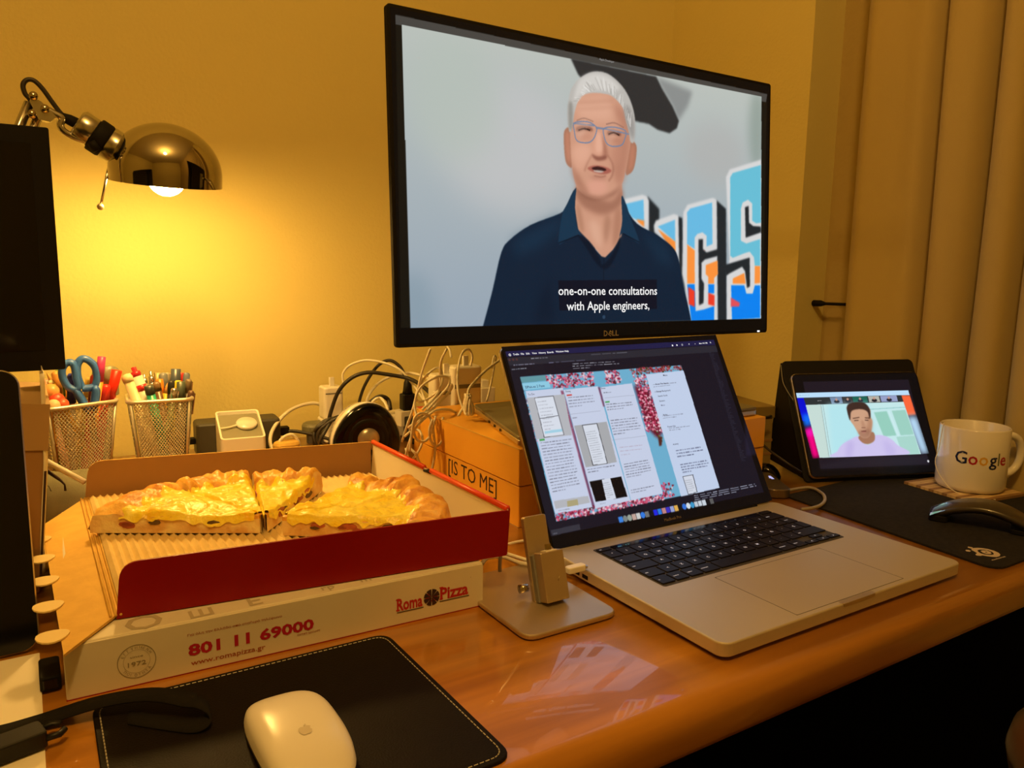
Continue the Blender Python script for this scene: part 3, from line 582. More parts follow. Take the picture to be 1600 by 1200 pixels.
def paint_laptop():
    c = Canvas(480, 326, (10, 9, 11))
    c.poly([(0.0125,0.9691),(0.9796,0.9671),(0.9693,0.0544),(-0.0008,0.0626)], (24, 22, 34))
    c.poly([(0.0118,0.9729),(0.9796,0.9671),(0.9782,0.9359),(0.0119,0.9449)], (30, 30, 70))
    c.poly([(0.012,0.9384),(0.9788,0.9314),(0.9786,0.8913),(0.0135,0.8967)], (40, 40, 50)); c.poly([(0.0135,0.8967),(0.1467,0.8951),(0.1651,0.4129),(0.1184,0.0941),(0.0049,0.0897)], (26, 25, 36))
    for k, cc in enumerate(((200,80,70),(190,90,70),(180,80,80))): c.ell((0.01951824339826908,0.9275680231144057) if k == 0 else ((0.01951824339826908,0.9275680231144057)[0]+.014*k, (0.01951824339826908,0.9275680231144057)[1]), .004, .006, (90, 50, 50), .6)
    c.words([(0.1048,0.9349),(0.2356,0.9331),(0.2353,0.9176),(0.1045,0.9198)], 1, (190,190,200), seed=3); c.words([(0.3585,0.9345),(0.6389,0.9319),(0.6385,0.9173),(0.358,0.9186)], 1, (110,110,120), seed=5)
    c.words([(0.0291,0.9063),(0.1492,0.9072),(0.1502,0.891),(0.0288,0.8906)], 1, (130,130,150), seed=8, wpx=2); c.words([(0.1706,0.9053),(0.5135,0.9072),(0.5132,0.8929),(0.1705,0.891)], 1, (120,120,150), seed=9)
    c.words([(0.2674,0.8895),(0.4748,0.8842),(0.4738,0.847),(0.2627,0.8512)], 3, (180,180,190), seed=12, rag=.8)
    c.words([(0.0176,0.8825),(0.1194,0.8845),(0.1192,0.8733),(0.017,0.8724)], 1, (200,205,215), seed=13)
    # window with the task board over a blossom picture
    c.poly([(0.043,0.8365),(0.7638,0.8281),(0.7576,0.1256),(0.0356,0.1232)], (108, 172, 204))
    rn = random.Random(11)
    pk = [(196,60,100),(226,120,150),(240,186,200),(150,30,60),(204,90,120),(90,40,50),(236,210,216),(120,20,40)]
    def blossom(quad, n, s0=.004, s1=.012, cols=pk):
        for k in range(n):
            u_, t_ = rn.random(), rn.random(); a = np.array(quad[0])*(1-u_)+np.array(quad[1])*u_; d = np.array(quad[3])*(1-u_)+np.array(quad[2])*u_; p = a*(1-t_)+d*t_
            s_ = rn.uniform(s0*.5, s1*.62); an_ = rn.random()*6.28; p = tuple(p)
            c.poly([(p[0]+.8*s_*rr_*math.cos(an_+q_*1.26), p[1]+s_*rr_*math.sin(an_+q_*1.26)) for q_, rr_ in zip(range(5), [rn.uniform(.5, 1.5) for _ in range(5)])], rn.choice(cols), .5, .95)
    blossom([(0.1332,0.8305),(0.3422,0.8305),(0.3333,0.7585),(0.1478,0.7635)], 330); blossom([(0.3971,0.8297),(0.4611,0.8282),(0.4523,0.7595),(0.3888,0.7618)], 140)
    blossom([(0.5116,0.8332),(0.7633,0.826),(0.7605,0.803),(0.511,0.7979)], 220, cols=[(120,30,40),(160,60,70),(70,60,30),(190,90,100)])
    c.poly([(0.5084,0.7381),(0.5698,0.7006),(0.5769,0.4716),(0.5428,0.4384),(0.5097,0.5019)], (100, 14, 36), 3)
    blossom([(0.5191,0.7971),(0.5805,0.7905),(0.5728,0.4722),(0.501,0.484)], 520); blossom([(0.5256,0.4993),(0.5779,0.491),(0.5619,0.4157),(0.5269,0.4411)], 14, cols=[(70,90,50),(110,130,60),(90,40,30)])
    c.poly([(0.5453,0.4476),(0.5653,0.4443),(0.5505,0.3984),(0.5381,0.3958)], (84, 40, 34), 1)
    blossom([(0.0404,0.1678),(0.4947,0.1504),(0.4915,0.1235),(0.0359,0.1248)], 560); blossom([(0.4984,0.2098),(0.5491,0.199),(0.5337,0.1278),(0.4862,0.1339)], 60)
    blossom([(0.0445,0.7923),(0.0546,0.7911),(0.0478,0.4873),(0.0381,0.5066)], 60, .003, .006)
    c.poly([(0.0426,0.8347),(0.1426,0.8342),(0.1426,0.807),(0.0434,0.8043)], (96, 150, 160)); c.poly([(0.0429,0.8017),(0.1503,0.8024),(0.1504,0.7687),(0.0431,0.7678)], (140, 200, 224))
    Wc = (196, 205, 228)
    c.poly([(0.0487,0.7617),(0.1994,0.7601),(0.1845,0.1565),(0.0382,0.1575)], Wc); c.poly([(0.2003,0.7506),(0.3471,0.7511),(0.3444,0.1509),(0.1942,0.1456)], Wc); c.poly([(0.3548,0.7444),(0.5009,0.7509),(0.49,0.1542),(0.3466,0.1504)], Wc)
    c.poly([(0.1865,0.7476),(0.1979,0.7462),(0.1942,0.1456),(0.1855,0.1545)], (120, 30, 60), .8, .7); c.poly([(0.3462,0.7473),(0.3553,0.7463),(0.3521,0.6408),(0.3446,0.6418)], (120, 30, 60), .8, .7)
    c.poly([(0.5785,0.7928),(0.7667,0.7961),(0.7576,0.1256),(0.5667,0.1204)], (192, 206, 232))
    for k in range(4): c.line(*[[(0.1675,0.6204),(0.3279,0.6204)], [(0.1705,0.5514),(0.3341,0.5487)], [(0.3628,0.6854),(0.4973,0.6847)], [(0.3406,0.4634),(0.4911,0.4615)]][k], 1, (150,155,170), .5)
    c.poly([(0.0471,0.7264),(0.1982,0.7274),(0.1822,0.5159),(0.042,0.5191)], (178, 180, 186)); c.poly([(0.0759,0.7245),(0.1527,0.7257),(0.153,0.5208),(0.0722,0.5219)], (60, 60, 66)); c.poly([(0.0774,0.7216),(0.1507,0.7231),(0.1506,0.523),(0.0747,0.5241)], (214, 220, 232))
    c.line(*[(0.0762,0.6176),(0.1497,0.6212)], 1, (60, 60, 66)); c.poly([(0.0807,0.5525),(0.1502,0.5538),(0.1499,0.5394),(0.0807,0.5391)], (160, 206, 226)); c.words([(0.0834,0.7098),(0.1439,0.7111),(0.1418,0.5515),(0.0834,0.552)], 9, (120,120,130), seed=21, rag=.5, alpha=.5)
    c.poly([(0.0524,0.5164),(0.0731,0.5164),(0.0727,0.5076),(0.052,0.5077)], (70, 160, 80)); c.words([(0.053,0.5057),(0.1781,0.5039),(0.1626,0.255),(0.0496,0.2524)], 17, (84,84,96), seed=22, alpha=.75)
    c.poly([(0.0455,0.217),(0.1807,0.2119),(0.18,0.1774),(0.0442,0.1794)], (178,180,186)); c.poly([(0.0945,0.2057),(0.1363,0.2047),(0.1336,0.177),(0.0907,0.1786)], (170,160,120)); c.words([(0.0536,0.1755),(0.1256,0.1729),(0.1243,0.1604),(0.0528,0.1623)], 1, (130,130,140), seed=24)
    c.poly([(0.2063,0.7245),(0.2285,0.7245),(0.2281,0.7161),(0.206,0.7161)], (200, 60, 50)); c.words([(0.2086,0.7148),(0.3228,0.7136),(0.3173,0.6504),(0.2036,0.6521)], 4, (84,84,96), seed=25); c.words([(0.2047,0.6075),(0.2529,0.6078),(0.2525,0.5929),(0.2037,0.5929)], 1, (84,84,96), seed=26)
    c.poly([(0.2019,0.562),(0.341,0.5617),(0.3344,0.3492),(0.2025,0.3479)], (166, 168, 172)); c.poly([(0.2347,0.5605),(0.2991,0.5597),(0.2951,0.3504),(0.2325,0.3509)], (50,50,56)); c.poly([(0.2363,0.5575),(0.2963,0.5574),(0.2926,0.3527),(0.2354,0.3539)], (212,218,230)); c.words([(0.2418,0.5262),(0.2868,0.5263),(0.2846,0.3633),(0.2411,0.3627)], 14, (130,134,142), seed=28, alpha=.6)
    c.words([(0.205,0.343),(0.3264,0.3416),(0.3244,0.3146),(0.2047,0.3164)], 2, (84,84,96), seed=29); c.poly([(0.2008,0.2774),(0.3349,0.2762),(0.3368,0.1723),(0.2035,0.1763)], (16,14,16)); c.poly([(0.252,0.2764),(0.2878,0.2761),(0.2883,0.1726),(0.2471,0.175)], (208,214,228)); c.words([(0.253,0.2619),(0.2807,0.2623),(0.2833,0.1799),(0.2515,0.181)], 8, (130,134,142), seed=30, alpha=.6)
    c.words([(0.2177,0.1686),(0.2838,0.1666),(0.2828,0.1562),(0.2173,0.1574)], 1, (130,130,140), seed=31)
    c.words([(0.3634,0.7211),(0.4507,0.7201),(0.4487,0.7056),(0.3631,0.7066)], 1, (84,84,96), seed=32); c.poly([(0.3583,0.6668),(0.3787,0.6669),(0.3784,0.6593),(0.3581,0.6591)], (70,160,80)); c.words([(0.3591,0.6571),(0.4791,0.6546),(0.4809,0.6132),(0.3584,0.6151)], 3, (84,84,96), seed=33)
    c.words([(0.3588,0.5713),(0.4859,0.5686),(0.4802,0.4825),(0.3534,0.4846)], 6, (84,84,96), seed=34); c.words([(0.3634,0.4297),(0.4816,0.4249),(0.4741,0.3646),(0.3602,0.3727)], 3, (150,110,120), seed=35, rag=.7, alpha=.4)
    c.words([(0.3606,0.3395),(0.4759,0.3406),(0.4792,0.2603),(0.3563,0.26)], 6, (84,84,96), seed=36); c.words([(0.3581,0.2053),(0.4653,0.2076),(0.4645,0.1801),(0.3574,0.1811)], 2, (84,84,96), seed=37)
    for k, q_ in enumerate(([(0.5966,0.7379),(0.7185,0.7363),(0.7167,0.7137),(0.5968,0.7125)], [(0.5945,0.6976),(0.686,0.6988),(0.6837,0.6806),(0.594,0.6826)], [(0.5961,0.5592),(0.6998,0.5572),(0.6978,0.5342),(0.5941,0.5358)], [(0.6064,0.4865),(0.7242,0.4858),(0.7221,0.463),(0.6078,0.4665)])): c.words(q_, 2 if k != 1 else 1, (90,90,104), seed=40+k, alpha=.6)
    c.words([(0.6079,0.3669),(0.7386,0.3652),(0.7419,0.3149),(0.6049,0.3191)], 3, (80,84,110), seed=45, wpx=1.8); c.words([(0.6078,0.2896),(0.7427,0.2871),(0.7441,0.2308),(0.6069,0.2343)], 4, (80,84,110), seed=46, wpx=1.8)
    c.poly([(0.6015,0.2211),(0.6528,0.2201),(0.6474,0.1258),(0.6009,0.122)], (50,50,56)); c.poly([(0.6032,0.2179),(0.6495,0.2179),(0.6444,0.1274),(0.6035,0.1252)], (208,214,228)); c.words([(0.6045,0.2015),(0.6427,0.2001),(0.6394,0.1371),(0.607,0.1348)], 6, (130,134,142), seed=47, alpha=.6)
    c.words([(0.6273,0.1161),(0.95,0.1138),(0.968,0.0798),(0.6225,0.0842)], 3, (190,195,215), seed=48, wpx=1.3); c.words([(0.9311,0.8952),(0.9642,0.8925),(0.9414,0.2371),(0.9097,0.2431)], 70, (90,90,110), seed=49, alpha=.4, rag=.3)
    c.poly([(1.0078,0.5073),(0.9415,0.2677),(1.0091,0.2654),(1.027,0.5367)], (38, 36, 60), 2, .6)
    d0, d1 = [(0.2827,0.0704),(0.6999,0.0665)]
    cols = [(60,130,220),(120,130,130),(150,160,150),(190,160,150),(200,200,200),(50,120,220),(110,110,110),(20,20,24),(30,40,220),(40,120,220),(190,130,130),(60,50,190),(150,160,210),(220,170,80),(20,20,24),(50,110,210),(210,220,230),(60,150,200),(190,200,210),(200,210,220),(200,210,220),(20,20,24),(90,90,90)]
    for k, cc in enumerate(cols):
        t_ = k/(len(cols)-1); p = (d0[0]*(1-t_)+d1[0]*t_, d0[1]*(1-t_)+d1[1]*t_)
        if k in (1, 2, 5, 15, 16, 17): c.ell(p, .0098, .0155, cc, .4)
        else: c.poly([(p[0]-.0085, p[1]-.014), (p[0]+.0085, p[1]-.014), (p[0]+.0085, p[1]+.014), (p[0]-.0085, p[1]+.014)], cc, .4)
    c.poly([(0.0062,0.0894),(0.1175,0.0902),(0.1168,0.0652),(0.0072,0.063)], (52,52,62)); c.words([(0.0119,0.0756),(0.0421,0.0752),(0.0413,0.0655),(0.0112,0.066)], 1, (150,150,160), seed=51)
    c.build('display', screen_mat('laptop_picture', 1.0), lid, LW, LH, -.0004)
paint_laptop()
def lt(s, a, h, c_='d', name='screen_text', rot=0.):
    txt(name, s, LM[c_], lid, (a[0]*LW, -.001, a[1]*LH), h=h, bold=.01)
LM = {'w': GW, 'd': glow('ink_dark', (.02, .02, .05)), 'b': glow('ink_blue', (.01, .04, .12)), 'g': glow('ink_grey', (.12, .13, .2))}
for a, s_ in zip([(0.0184,0.95),(0.0363,0.9503),(0.067,0.9505),(0.0881,0.9505),(0.1122,0.9504),(0.1393,0.95),(0.1742,0.9499),(0.2097,0.9508),(0.247,0.9506)], ('@', 'Trello', 'File', 'Edit', 'View', 'History', 'Boards', 'Window', 'Help')): lt(s_, a, .0024 if s_ != '@' else .0026, 'w')
for a, s_ in zip([(0.7488,0.9445),(0.7716,0.9449),(0.7992,0.945),(0.8367,0.9465),(0.8695,0.9462),(0.8934,0.9466),(0.9518,0.949)], ('■', '●', '□', '◊', '▪', 'Mon 9:41 PM', 'Q')): lt(s_, a, .0021, 'w')
for a, s_, h_, c_ in (( (0.050053534016857415,0.7752085170625231), 'ElPais.es 2 Fase', .0032, 'b'), ((0.05233488325050695,0.738459557494134), 'To Do', .0024, 'd'), ((0.20444639622093366,0.7359647396028249), 'Doing', .0022, 'd'), ((0.35641738605852397,0.7345054622466437), 'Done', .0022, 'd'),
    ((0.658090333490473,0.7740380649668434), 'Menu', .0024, 'd'), ((0.6069917905248721,0.7285573022809411), 'About This Board', .0022, 'd'), ((0.6002394792433046,0.6868251716700264), 'Change Background', .0022, 'd'), ((0.6017913655715099,0.660417851646677), 'Search Cards', .0022, 'd'), ((0.6011708345573092,0.6323668134697107), 'Stickers', .0022, 'd'), ((0.6032320664763319,0.6080497711629095), 'More', .0022, 'g'),
    ((0.5992199910445177,0.5548163663948106), 'Butler', .0022, 'd'), ((0.6022945970482823,0.4871154394642343), 'Power-Ups', .0022, 'd'), ((0.6012705949085118,0.389445472937886), 'Activity', .0022, 'd')): lt(s_, a, h_, c_)
txt('logo', 'MacBook Pro', mat('bezel_lettering', (.25, .2, .15), .4), lid, (LW*.5, -.0007, .0035), h=.0036, align='CENTER')

# ================================================================ TABLET
tB, tE, tU = [(0.98029,0.71211,0.00962),(0.20297,-0.08341,0.00201),(0.02753,0.07054,0.14777)]
TW, TH = Vector(tE).length, Vector(tU).length
tab = empty('tablet', M=frame(tB, tE, tU), label='black tablet showing a young man in a white t-shirt on a video call', cat='tablet')
b = MB(); b.slab(0, 0, TW, TH, 0, .0075, .010, .0015, 8, M=XZ); b.build('body', M['metal_edge'], tab)
b = MB(); b.slab(.0012, .0012, TW-.0012, TH-.0012, -.0004, .0005, .0092, 0, 8, M=XZ); b.build('glass', M['black_gloss'], tab)
def paint_tablet():
    c = Canvas(330, 236, (12, 10, 12))
    c.poly([(.075, .07), (.93, .07), (.925, .93), (.072, .93)], (30, 24, 34)); c.poly([(.075, .07), (.93, .07), (.925, .16), (.3, .16), (.075, .1)], (38, 34, 44), 4, .7)
    base = c.a.copy()
    c.poly([(-0.0038,0.7704),(0.0685,0.768),(0.0765,0.5347),(0.0032,0.5376)], (0, 10, 220), c2=(0, 10, 200)); c.poly([(0.013,0.6016),(0.0781,0.61),(0.0808,0.4917),(0.0152,0.4783)], (10, 110, 245), 5); c.poly([(0.0111,0.4519),(0.0816,0.4703),(0.0861,0.1802),(0.0304,0.1726)], (250, 0, 130), 5)
    c.poly([(0.0195,0.4515),(0.0813,0.4788),(0.08,0.3959),(0.0222,0.3878)], (246, 20, 190), 4, .8)
    c.poly([(0.8324,0.7714),(0.9129,0.7688),(0.9185,0.5679),(0.8409,0.5598)], (250, 104, 60), 2); c.poly([(0.8343,0.549),(0.9207,0.5568),(0.9468,0.1749),(0.8821,0.1695)], (186, 222, 250), 7)
    c.poly([(-0.0052,0.8175),(0.9028,0.8187),(0.9058,0.7691),(-0.0041,0.7682)], (188, 222, 250)); c.words([(0.0219,0.7991),(0.1769,0.8008),(0.1769,0.7898),(0.0237,0.7881)], 1, (110,130,150), seed=3, alpha=.5)
    c.poly([(0.0511,0.7664),(0.8364,0.769),(0.8419,0.7039),(0.059,0.6952)], (46, 50, 52))
    th = [((540,342),(650,338),(662,398),(560,402),(120,140,170)), ((660,340),(740,336),(752,392),(672,396),(60,60,60)), ((745,336),(880,332),(892,388),(760,392),(30,100,84)), ((890,332),(990,328),(1004,384),(904,388),(180,180,170)), ((1000,328),(1150,324),(1165,378),(1014,382),(150,160,200))]
    TH_ = [[(0.2577,0.7652),(0.3536,0.7666),(0.3529,0.7005),(0.2642,0.6991)],[(0.3619,0.7641),(0.4322,0.7662),(0.4321,0.7044),(0.3619,0.7024)],[(0.4366,0.7661),(0.5555,0.7667),(0.555,0.7047),(0.439,0.7042)],[(0.5642,0.7665),(0.6531,0.7681),(0.6541,0.7058),(0.5655,0.7043)],[(0.662,0.7678),(0.7959,0.7681),(0.7978,0.7076),(0.6634,0.7077)]]
    for q_, t_ in zip(TH_, th):
        c.poly(q_, t_[4]); m_ = np.mean(np.array(q_), 0); c.ell(tuple(m_-[0, .012]), .022, .016, (30, 30, 40), .6); c.ell(tuple(m_+[0, .008]), .009, .013, (200, 150, 130), .6)
    c.words([(0.1586,0.7399),(0.2104,0.7404),(0.2086,0.7295),(0.1569,0.729)], 1, (200,200,200), seed=5)
    vid = [(0.059,0.6952),(0.8415,0.7017),(0.8821,0.1695),(0.0856,0.1771)]; c.poly(vid, (196, 232, 234))
    c.poly([(0.2287,0.6938),(0.5606,0.6967),(0.5533,0.3646),(0.4046,0.3071),(0.1787,0.1808)], (176, 228, 238), 6, .8); c.poly([(0.059,0.6952),(0.1773,0.6955),(0.1616,0.1796),(0.0856,0.1771)], (198, 220, 214), 1)
    for p in ([(0.177,0.6934),(0.1578,0.1818)], [(0.1924,0.6928),(0.1754,0.181)]): c.line(p[0], p[1], 1.6, (140, 160, 160), .7, .5)
    c.line(*[(0.5494,0.6343),(0.8486,0.6458)], 1.6, (120, 180, 180), .7, .6)
    c.poly([(0.5832,0.6023),(0.6881,0.6117),(0.7214,0.3659),(0.6177,0.3597)], (150, 206, 190), 1); c.poly([(0.7293,0.6135),(0.8408,0.6195),(0.8632,0.3685),(0.7546,0.3645)], (156, 208, 194), 1); c.poly([(0.717,0.3521),(0.8667,0.3596),(0.8747,0.1762),(0.7357,0.1745)], (168, 214, 204), 1)
    c.line(*[(0.7046,0.6144),(0.7372,0.3566)], 3, (206, 238, 240), .8, .6)
    c.smooth = 1
    c.poly([(0.1949,0.1769),(0.2293,0.2307),(0.2736,0.2919),(0.341,0.3366),(0.4157,0.3706),(0.4473,0.3052),(0.4825,0.2844),(0.5326,0.3227),(0.5552,0.3753),(0.6234,0.367),(0.6772,0.3269),(0.7105,0.2718),(0.7703,0.1728)], (206, 196, 238), 1)
    c.poly([(0.3195,0.311),(0.3705,0.3087),(0.33,0.1733),(0.2879,0.1754)], (186, 172, 226), 5, .6); c.poly([(0.6146,0.319),(0.6805,0.2517),(0.6752,0.1774),(0.6063,0.1808)], (190, 178, 230), 5, .6)
    c.poly([(0.4226,0.3703),(0.5394,0.4083),(0.5396,0.3277),(0.4836,0.2907),(0.4354,0.311)], (166, 118, 92), 1)
    c.poly([(0.3947,0.6092),(0.4299,0.6517),(0.5518,0.6474),(0.5492,0.5598),(0.5562,0.5159),(0.5346,0.4301),(0.5059,0.3667),(0.472,0.3468),(0.4399,0.361),(0.4189,0.4134),(0.4,0.4788),(0.3817,0.5336)], (206, 160, 130), 1)
    c.poly([(0.5227,0.5827),(0.5501,0.5162),(0.5266,0.4196),(0.4929,0.3673),(0.4871,0.432),(0.5159,0.4958)], (170, 120, 92), 4, .7)
    c.poly([(0.4232,0.4132),(0.4699,0.4328),(0.526,0.4304),(0.5059,0.3667),(0.4716,0.3446),(0.4396,0.3589)], (150, 104, 84), 3, .6)
    c.line(*[(0.405,0.5479),(0.4587,0.5567)], 2.2, (70, 44, 36), .8, .8); c.line(*[(0.5012,0.5507),(0.5382,0.5471)], 2.2, (70, 44, 36), .8, .8)
    c.line(*[(0.4125,0.5259),(0.4477,0.5288)], 2.0, (60, 40, 36), .8, .7); c.line(*[(0.497,0.5269),(0.5256,0.5258)], 2.0, (60, 40, 36), .8, .7)
    c.poly([(0.4661,0.5194),(0.4851,0.5187),(0.4907,0.4621),(0.4647,0.4524)], (186, 138, 110), 2, .8); c.line(*[(0.4578,0.4527),(0.4892,0.4535)], 2, (120, 76, 60), .8, .8)
    c.line(*[(0.4499,0.4174),(0.4898,0.4179)], 2.4, (110, 56, 52), .9, .7); c.line(*[(0.456,0.4032),(0.482,0.4032)], 1.6, (190, 120, 110), .7, .7)
    c.poly([(0.3769,0.5359),(0.3724,0.621),(0.3772,0.6645),(0.4031,0.6988),(0.4666,0.7121),(0.5258,0.699),(0.5535,0.6474),(0.5521,0.5761),(0.5366,0.5385),(0.5339,0.6063),(0.4971,0.6362),(0.4358,0.6351),(0.4011,0.6112),(0.3853,0.5443)], (64, 44, 38), 1.1)
    c.smooth = 0
    c.clip(base, [(-0.0052,0.8175),(0.9028,0.8187),(0.9468,0.1749),(0.0304,0.1726)])
    c.ell((0.925716544009768,0.10121316906656311), .008, .012, (225, 225, 230), .5)
    c.build('display', screen_mat('tablet_picture', 1.0), tab, TW-.006, TH-.006, -.0006).location = (.003, 0, .003)
paint_tablet()
# folio stand of the tablet
fol = empty('tablet_folio', M=frame(tB, tE, tU), label='black folio cover holding the tablet up, its rear panel folded back', cat='tablet cover')
b = MB(); b.slab(-.006, -.004, TW+.004, TH+.024, .0080, .0120, .008, .001, 5, M=XZ); b.build('front_panel', M['folio'], fol)
inv = frame(tB, tE, tU).inverted()
TOPL = Vector((-.006, .012, TH+.022)); TOPR = Vector((TW+.004, .012, TH+.022))
FL = inv @ Vector((1.0514,0.8496,0.002)); ax = (TOPR-TOPL); FR = FL+ax
b = MB(); v = []
nn = (FL-TOPL).cross(ax).normalized()*.003
for p in (TOPL, TOPR, FR, FL): v.append(tuple(p))
for p in (TOPL, TOPR, FR, FL): v.append(tuple(p+nn))
b.add(v, [(0,1,2,3),(7,6,5,4),(0,4,5,1),(1,5,6,2),(2,6,7,3),(3,7,4,0)]); b.build('rear_panel', M['folio'], fol)
FB = inv @ Vector((0.9828,0.7255,0.002))
b = MB(); v = []
for d in (0, .006):
    for p in (TOPL, FL, Vector((-.004, .012, .002))): v.append((p.x+d, p.y, p.z))
b.add(v, [(0,1,2),(5,4,3),(0,3,4,1),(1,4,5,2),(2,5,3,0)]); b.build('dark_inside_fill', M['folio'], fol)  # added black wedge stands in for the shadowed inside of the folded cover
b = MB().tube(spline([(-.007, .010, TH+.018), (-.009, .010, TH-.01), (-.004, .008, TH-.03), (.002, .006, TH-.045)], 5), .0007); b.build('piping', M['mid_grey'], fol)
# ================================================================ PIZZA BOXES
def quadwall(p0, p1, h, th, mi=0, lean=0.):
    pass
pb = empty('pizza_box', (0, 0, 0), 0, 'closed white pizza box with a red phone number, under the open box', 'pizza box')
L0 = (.0085, .613); L1 = (.3495, .600); L2 = (.365, .945); L3 = (.022, .958)
b = MB(); b.prism([L0, L1, L2, L3], 0, .0425, .0012); b.build('carton', M['card_white'], pb)
# front flap, its rounded top edge
yaw = math.atan2(L1[1]-L0[1], L1[0]-L0[0]); flen = math.hypot(L1[0]-L0[0], L1[1]-L0[1])
fr = empty('front_panel'); fr.parent = pb; fr.location = (L0[0], L0[1], 0); fr.rotation_euler = (0, 0, yaw)
MB().slab(0, 0, flen, .0415, .0002, .0016, .002, .0004, 3, M=Matrix(((1,0,0,0),(0,0,-1,0),(0,1,0,0),(0,0,0,1)))).build('panel_face', M['card_white'], fr)
MB().box((.0, -.0018, 0), (flen, -.0002, .0009)).build('red_edge', M['card_red'], fr)
def fl(s, x, z, h, m, name='lettering', w_=None, bold=.02, **k): return txt(name, s, m, fr, (x, -.0019, z), h=h, width=w_, bold=bold, **k)
fl('Roma', .255, .0135, .0115, M['red_ink'], w_=.0245, bold=.03); fl('Pizza', .297, .0155, .0115, M['red_ink'], w_=.0285, bold=.03)
MB().box((.255, -.0020, .0115), (.2805, -.0016, .0121)).build('underline', M['dark_ink'], fr); MB().box((.2965, -.0020, .0133), (.3265, -.0016, .0139)).build('underline', M['dark_ink'], fr)
for sx_, sz_ in ((.2555, .0135), (.2555, .0234), (.2975, .0155), (.2975, .0264)): MB().box((sx_-.0012, -.0020, sz_), (sx_+.0022, -.0016, sz_+.0009)).build('serif', M['red_ink'], fr)
def disc(r0, r1, n=40, seg0=0, seg1=2*PI):
    v = []; f = []
    for k in range(n+1):
        a = seg0+(seg1-seg0)*k/n; v += [(r0*math.cos(a), 0, r0*math.sin(a)), (r1*math.cos(a), 0, r1*math.sin(a))]
    for k in range(n): f.append((2*k, 2*k+1, 2*k+3, 2*k+2))
    return v, f
for k in range(8):
    b = MB(); v, f = disc(.0005, .0078, 6, PI/4*k+.06, PI/4*(k+1)-.06); b.add(v, f, M=Matrix.Translation((.2885, -.0020, .0195))); o = b.build('emblem_wedge', M['dark_ink'], fr)
fl('Rp', .2825, .0158, .008, M['red_ink'], w_=.012, bold=.04); txt('lettering', 'o', M['grey_ink'], fr, (.3275, -.0019, .0305), h=.0016)
fl('801 11 69000', .083, .0145, .0092, mat('crimson_ink', (.42, .008, .035), .5), w_=.098, bold=.035)
fl('www.romapizza.gr', .0845, .0062, .0043, M['brown_ink'], w_=.0565, bold=.01)
fl('Για όλη την Ελλάδα από σταθερό τηλέφωνο', .083, .0305, .0020, M['brown_ink'], w_=.072, bold=.01)
fl('αστική χρέωση', .167, .0112, .0018, M['brown_ink'], w_=.019, bold=.01)
for r0, r1 in ((.0128, .0133), (.0090, .0092)):
    b = MB(); v, f = disc(r0, r1); b.add(v, f, M=Matrix.Translation((.047, -.0019, .0195))); b.build('stamp_ring', M['grey_ink'], fr)
fl('1972', .0408, .0160, .0036, M['grey_ink'], w_=.0125, bold=.01); fl('since', .0425, .0225, .0018, M['grey_ink'], w_=.009, bold=.01)
def arc_text(s, cx, cz, r, a0, a1, h, flip=False):
    for k, chh in enumerate(s):
        a = a0+(a1-a0)*k/(len(s)-1)
        if chh == ' ': continue
        x = cx+r*math.cos(a); z = cz+r*math.sin(a); rot_ = a-PI/2 if not flip else a+PI/2
        txt('stamp_letter', chh, M['grey_ink'], fr, (x-math.cos(rot_)*h*.35, -.0019, z-math.sin(rot_)*h*.35), h=h, rot=rot_)
arc_text('ΕΓΓΥΗΜΕΝΗ', .047, .0195, .0098, math.radians(150), math.radians(30), .0021)
arc_text('ΠΟΙΟΤΗΤΑ', .047, .0195, .0119, math.radians(-140), math.radians(-40), .0021, True)
# faint print on the lid
gp = mat('faint_print', (.45, .40, .30), .6)
for s_, x_, h_ in (('O', .05, .03), ('ш', .095, .022), ('E', .14, .022), ('rp', .2, .012), ('m', .235, .012)):
    o = txt('lid_print', s_, gp, pb, (x_, .612, .0428), h=h_*.85, axes='xy', bold=.01)

tray = empty('open_pizza_box', (0, 0, 0), 0, 'open red pizza box with a kraft flap, holding half a pizza', 'pizza box')
FLc, FRc, BRc, BLc = Vector((.046, .640, .0435)), Vector((.3765, .603, .0435)), Vector((.372, .929, .0435)), Vector((.047, .990, .0435))
b = MB(); b.prism([FLc[:2], FRc[:2], BRc[:2], BLc[:2]], .0435, .0465, 0); b.build('bottom', M['kraft'], tray)
def wall(name, A, B, h, th, cut0=0., cut1=0., mats=None, out=0.):
    """cardboard wall from A to B, inner face first material, outer face second; rounded upper ends"""
    d = (B-A); L = d.length; e = d/L; n = Vector((e.y, -e.x, 0))
    pts = [(0, 0), (L, 0)]
    P = rpoly([(0, 0), (L, 0), (L-cut1*.4, h), (cut0*.4, h)], [0, 0, max(cut1*1.2, .0005), max(cut0*1.2, .0005)], 6)
    v = []; k = len(P)
    for s_ in (0, th):
        for x, z in P: q = A+e*x+n*(s_+out*z); v.append((q.x, q.y, q.z+z))
    b = MB(); b.add(v, [tuple(range(k-1, -1, -1))], 0); b.add(v, [tuple(range(k, 2*k))], 1); b.add(v, [(i, (i+1) % k, k+(i+1) % k, k+i) for i in range(k)], 2)
    return b.build(name, mats, tray)
mm = [M['kraft'], M['card_red'], M['kraft']]
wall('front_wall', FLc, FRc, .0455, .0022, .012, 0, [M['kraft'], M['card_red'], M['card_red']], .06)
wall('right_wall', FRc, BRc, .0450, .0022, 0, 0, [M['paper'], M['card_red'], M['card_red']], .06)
wall('back_wall', BRc, BLc, .0450, .0022, 0, .014, [M['card_brown'], M['card_red'], M['kraft']], .02)
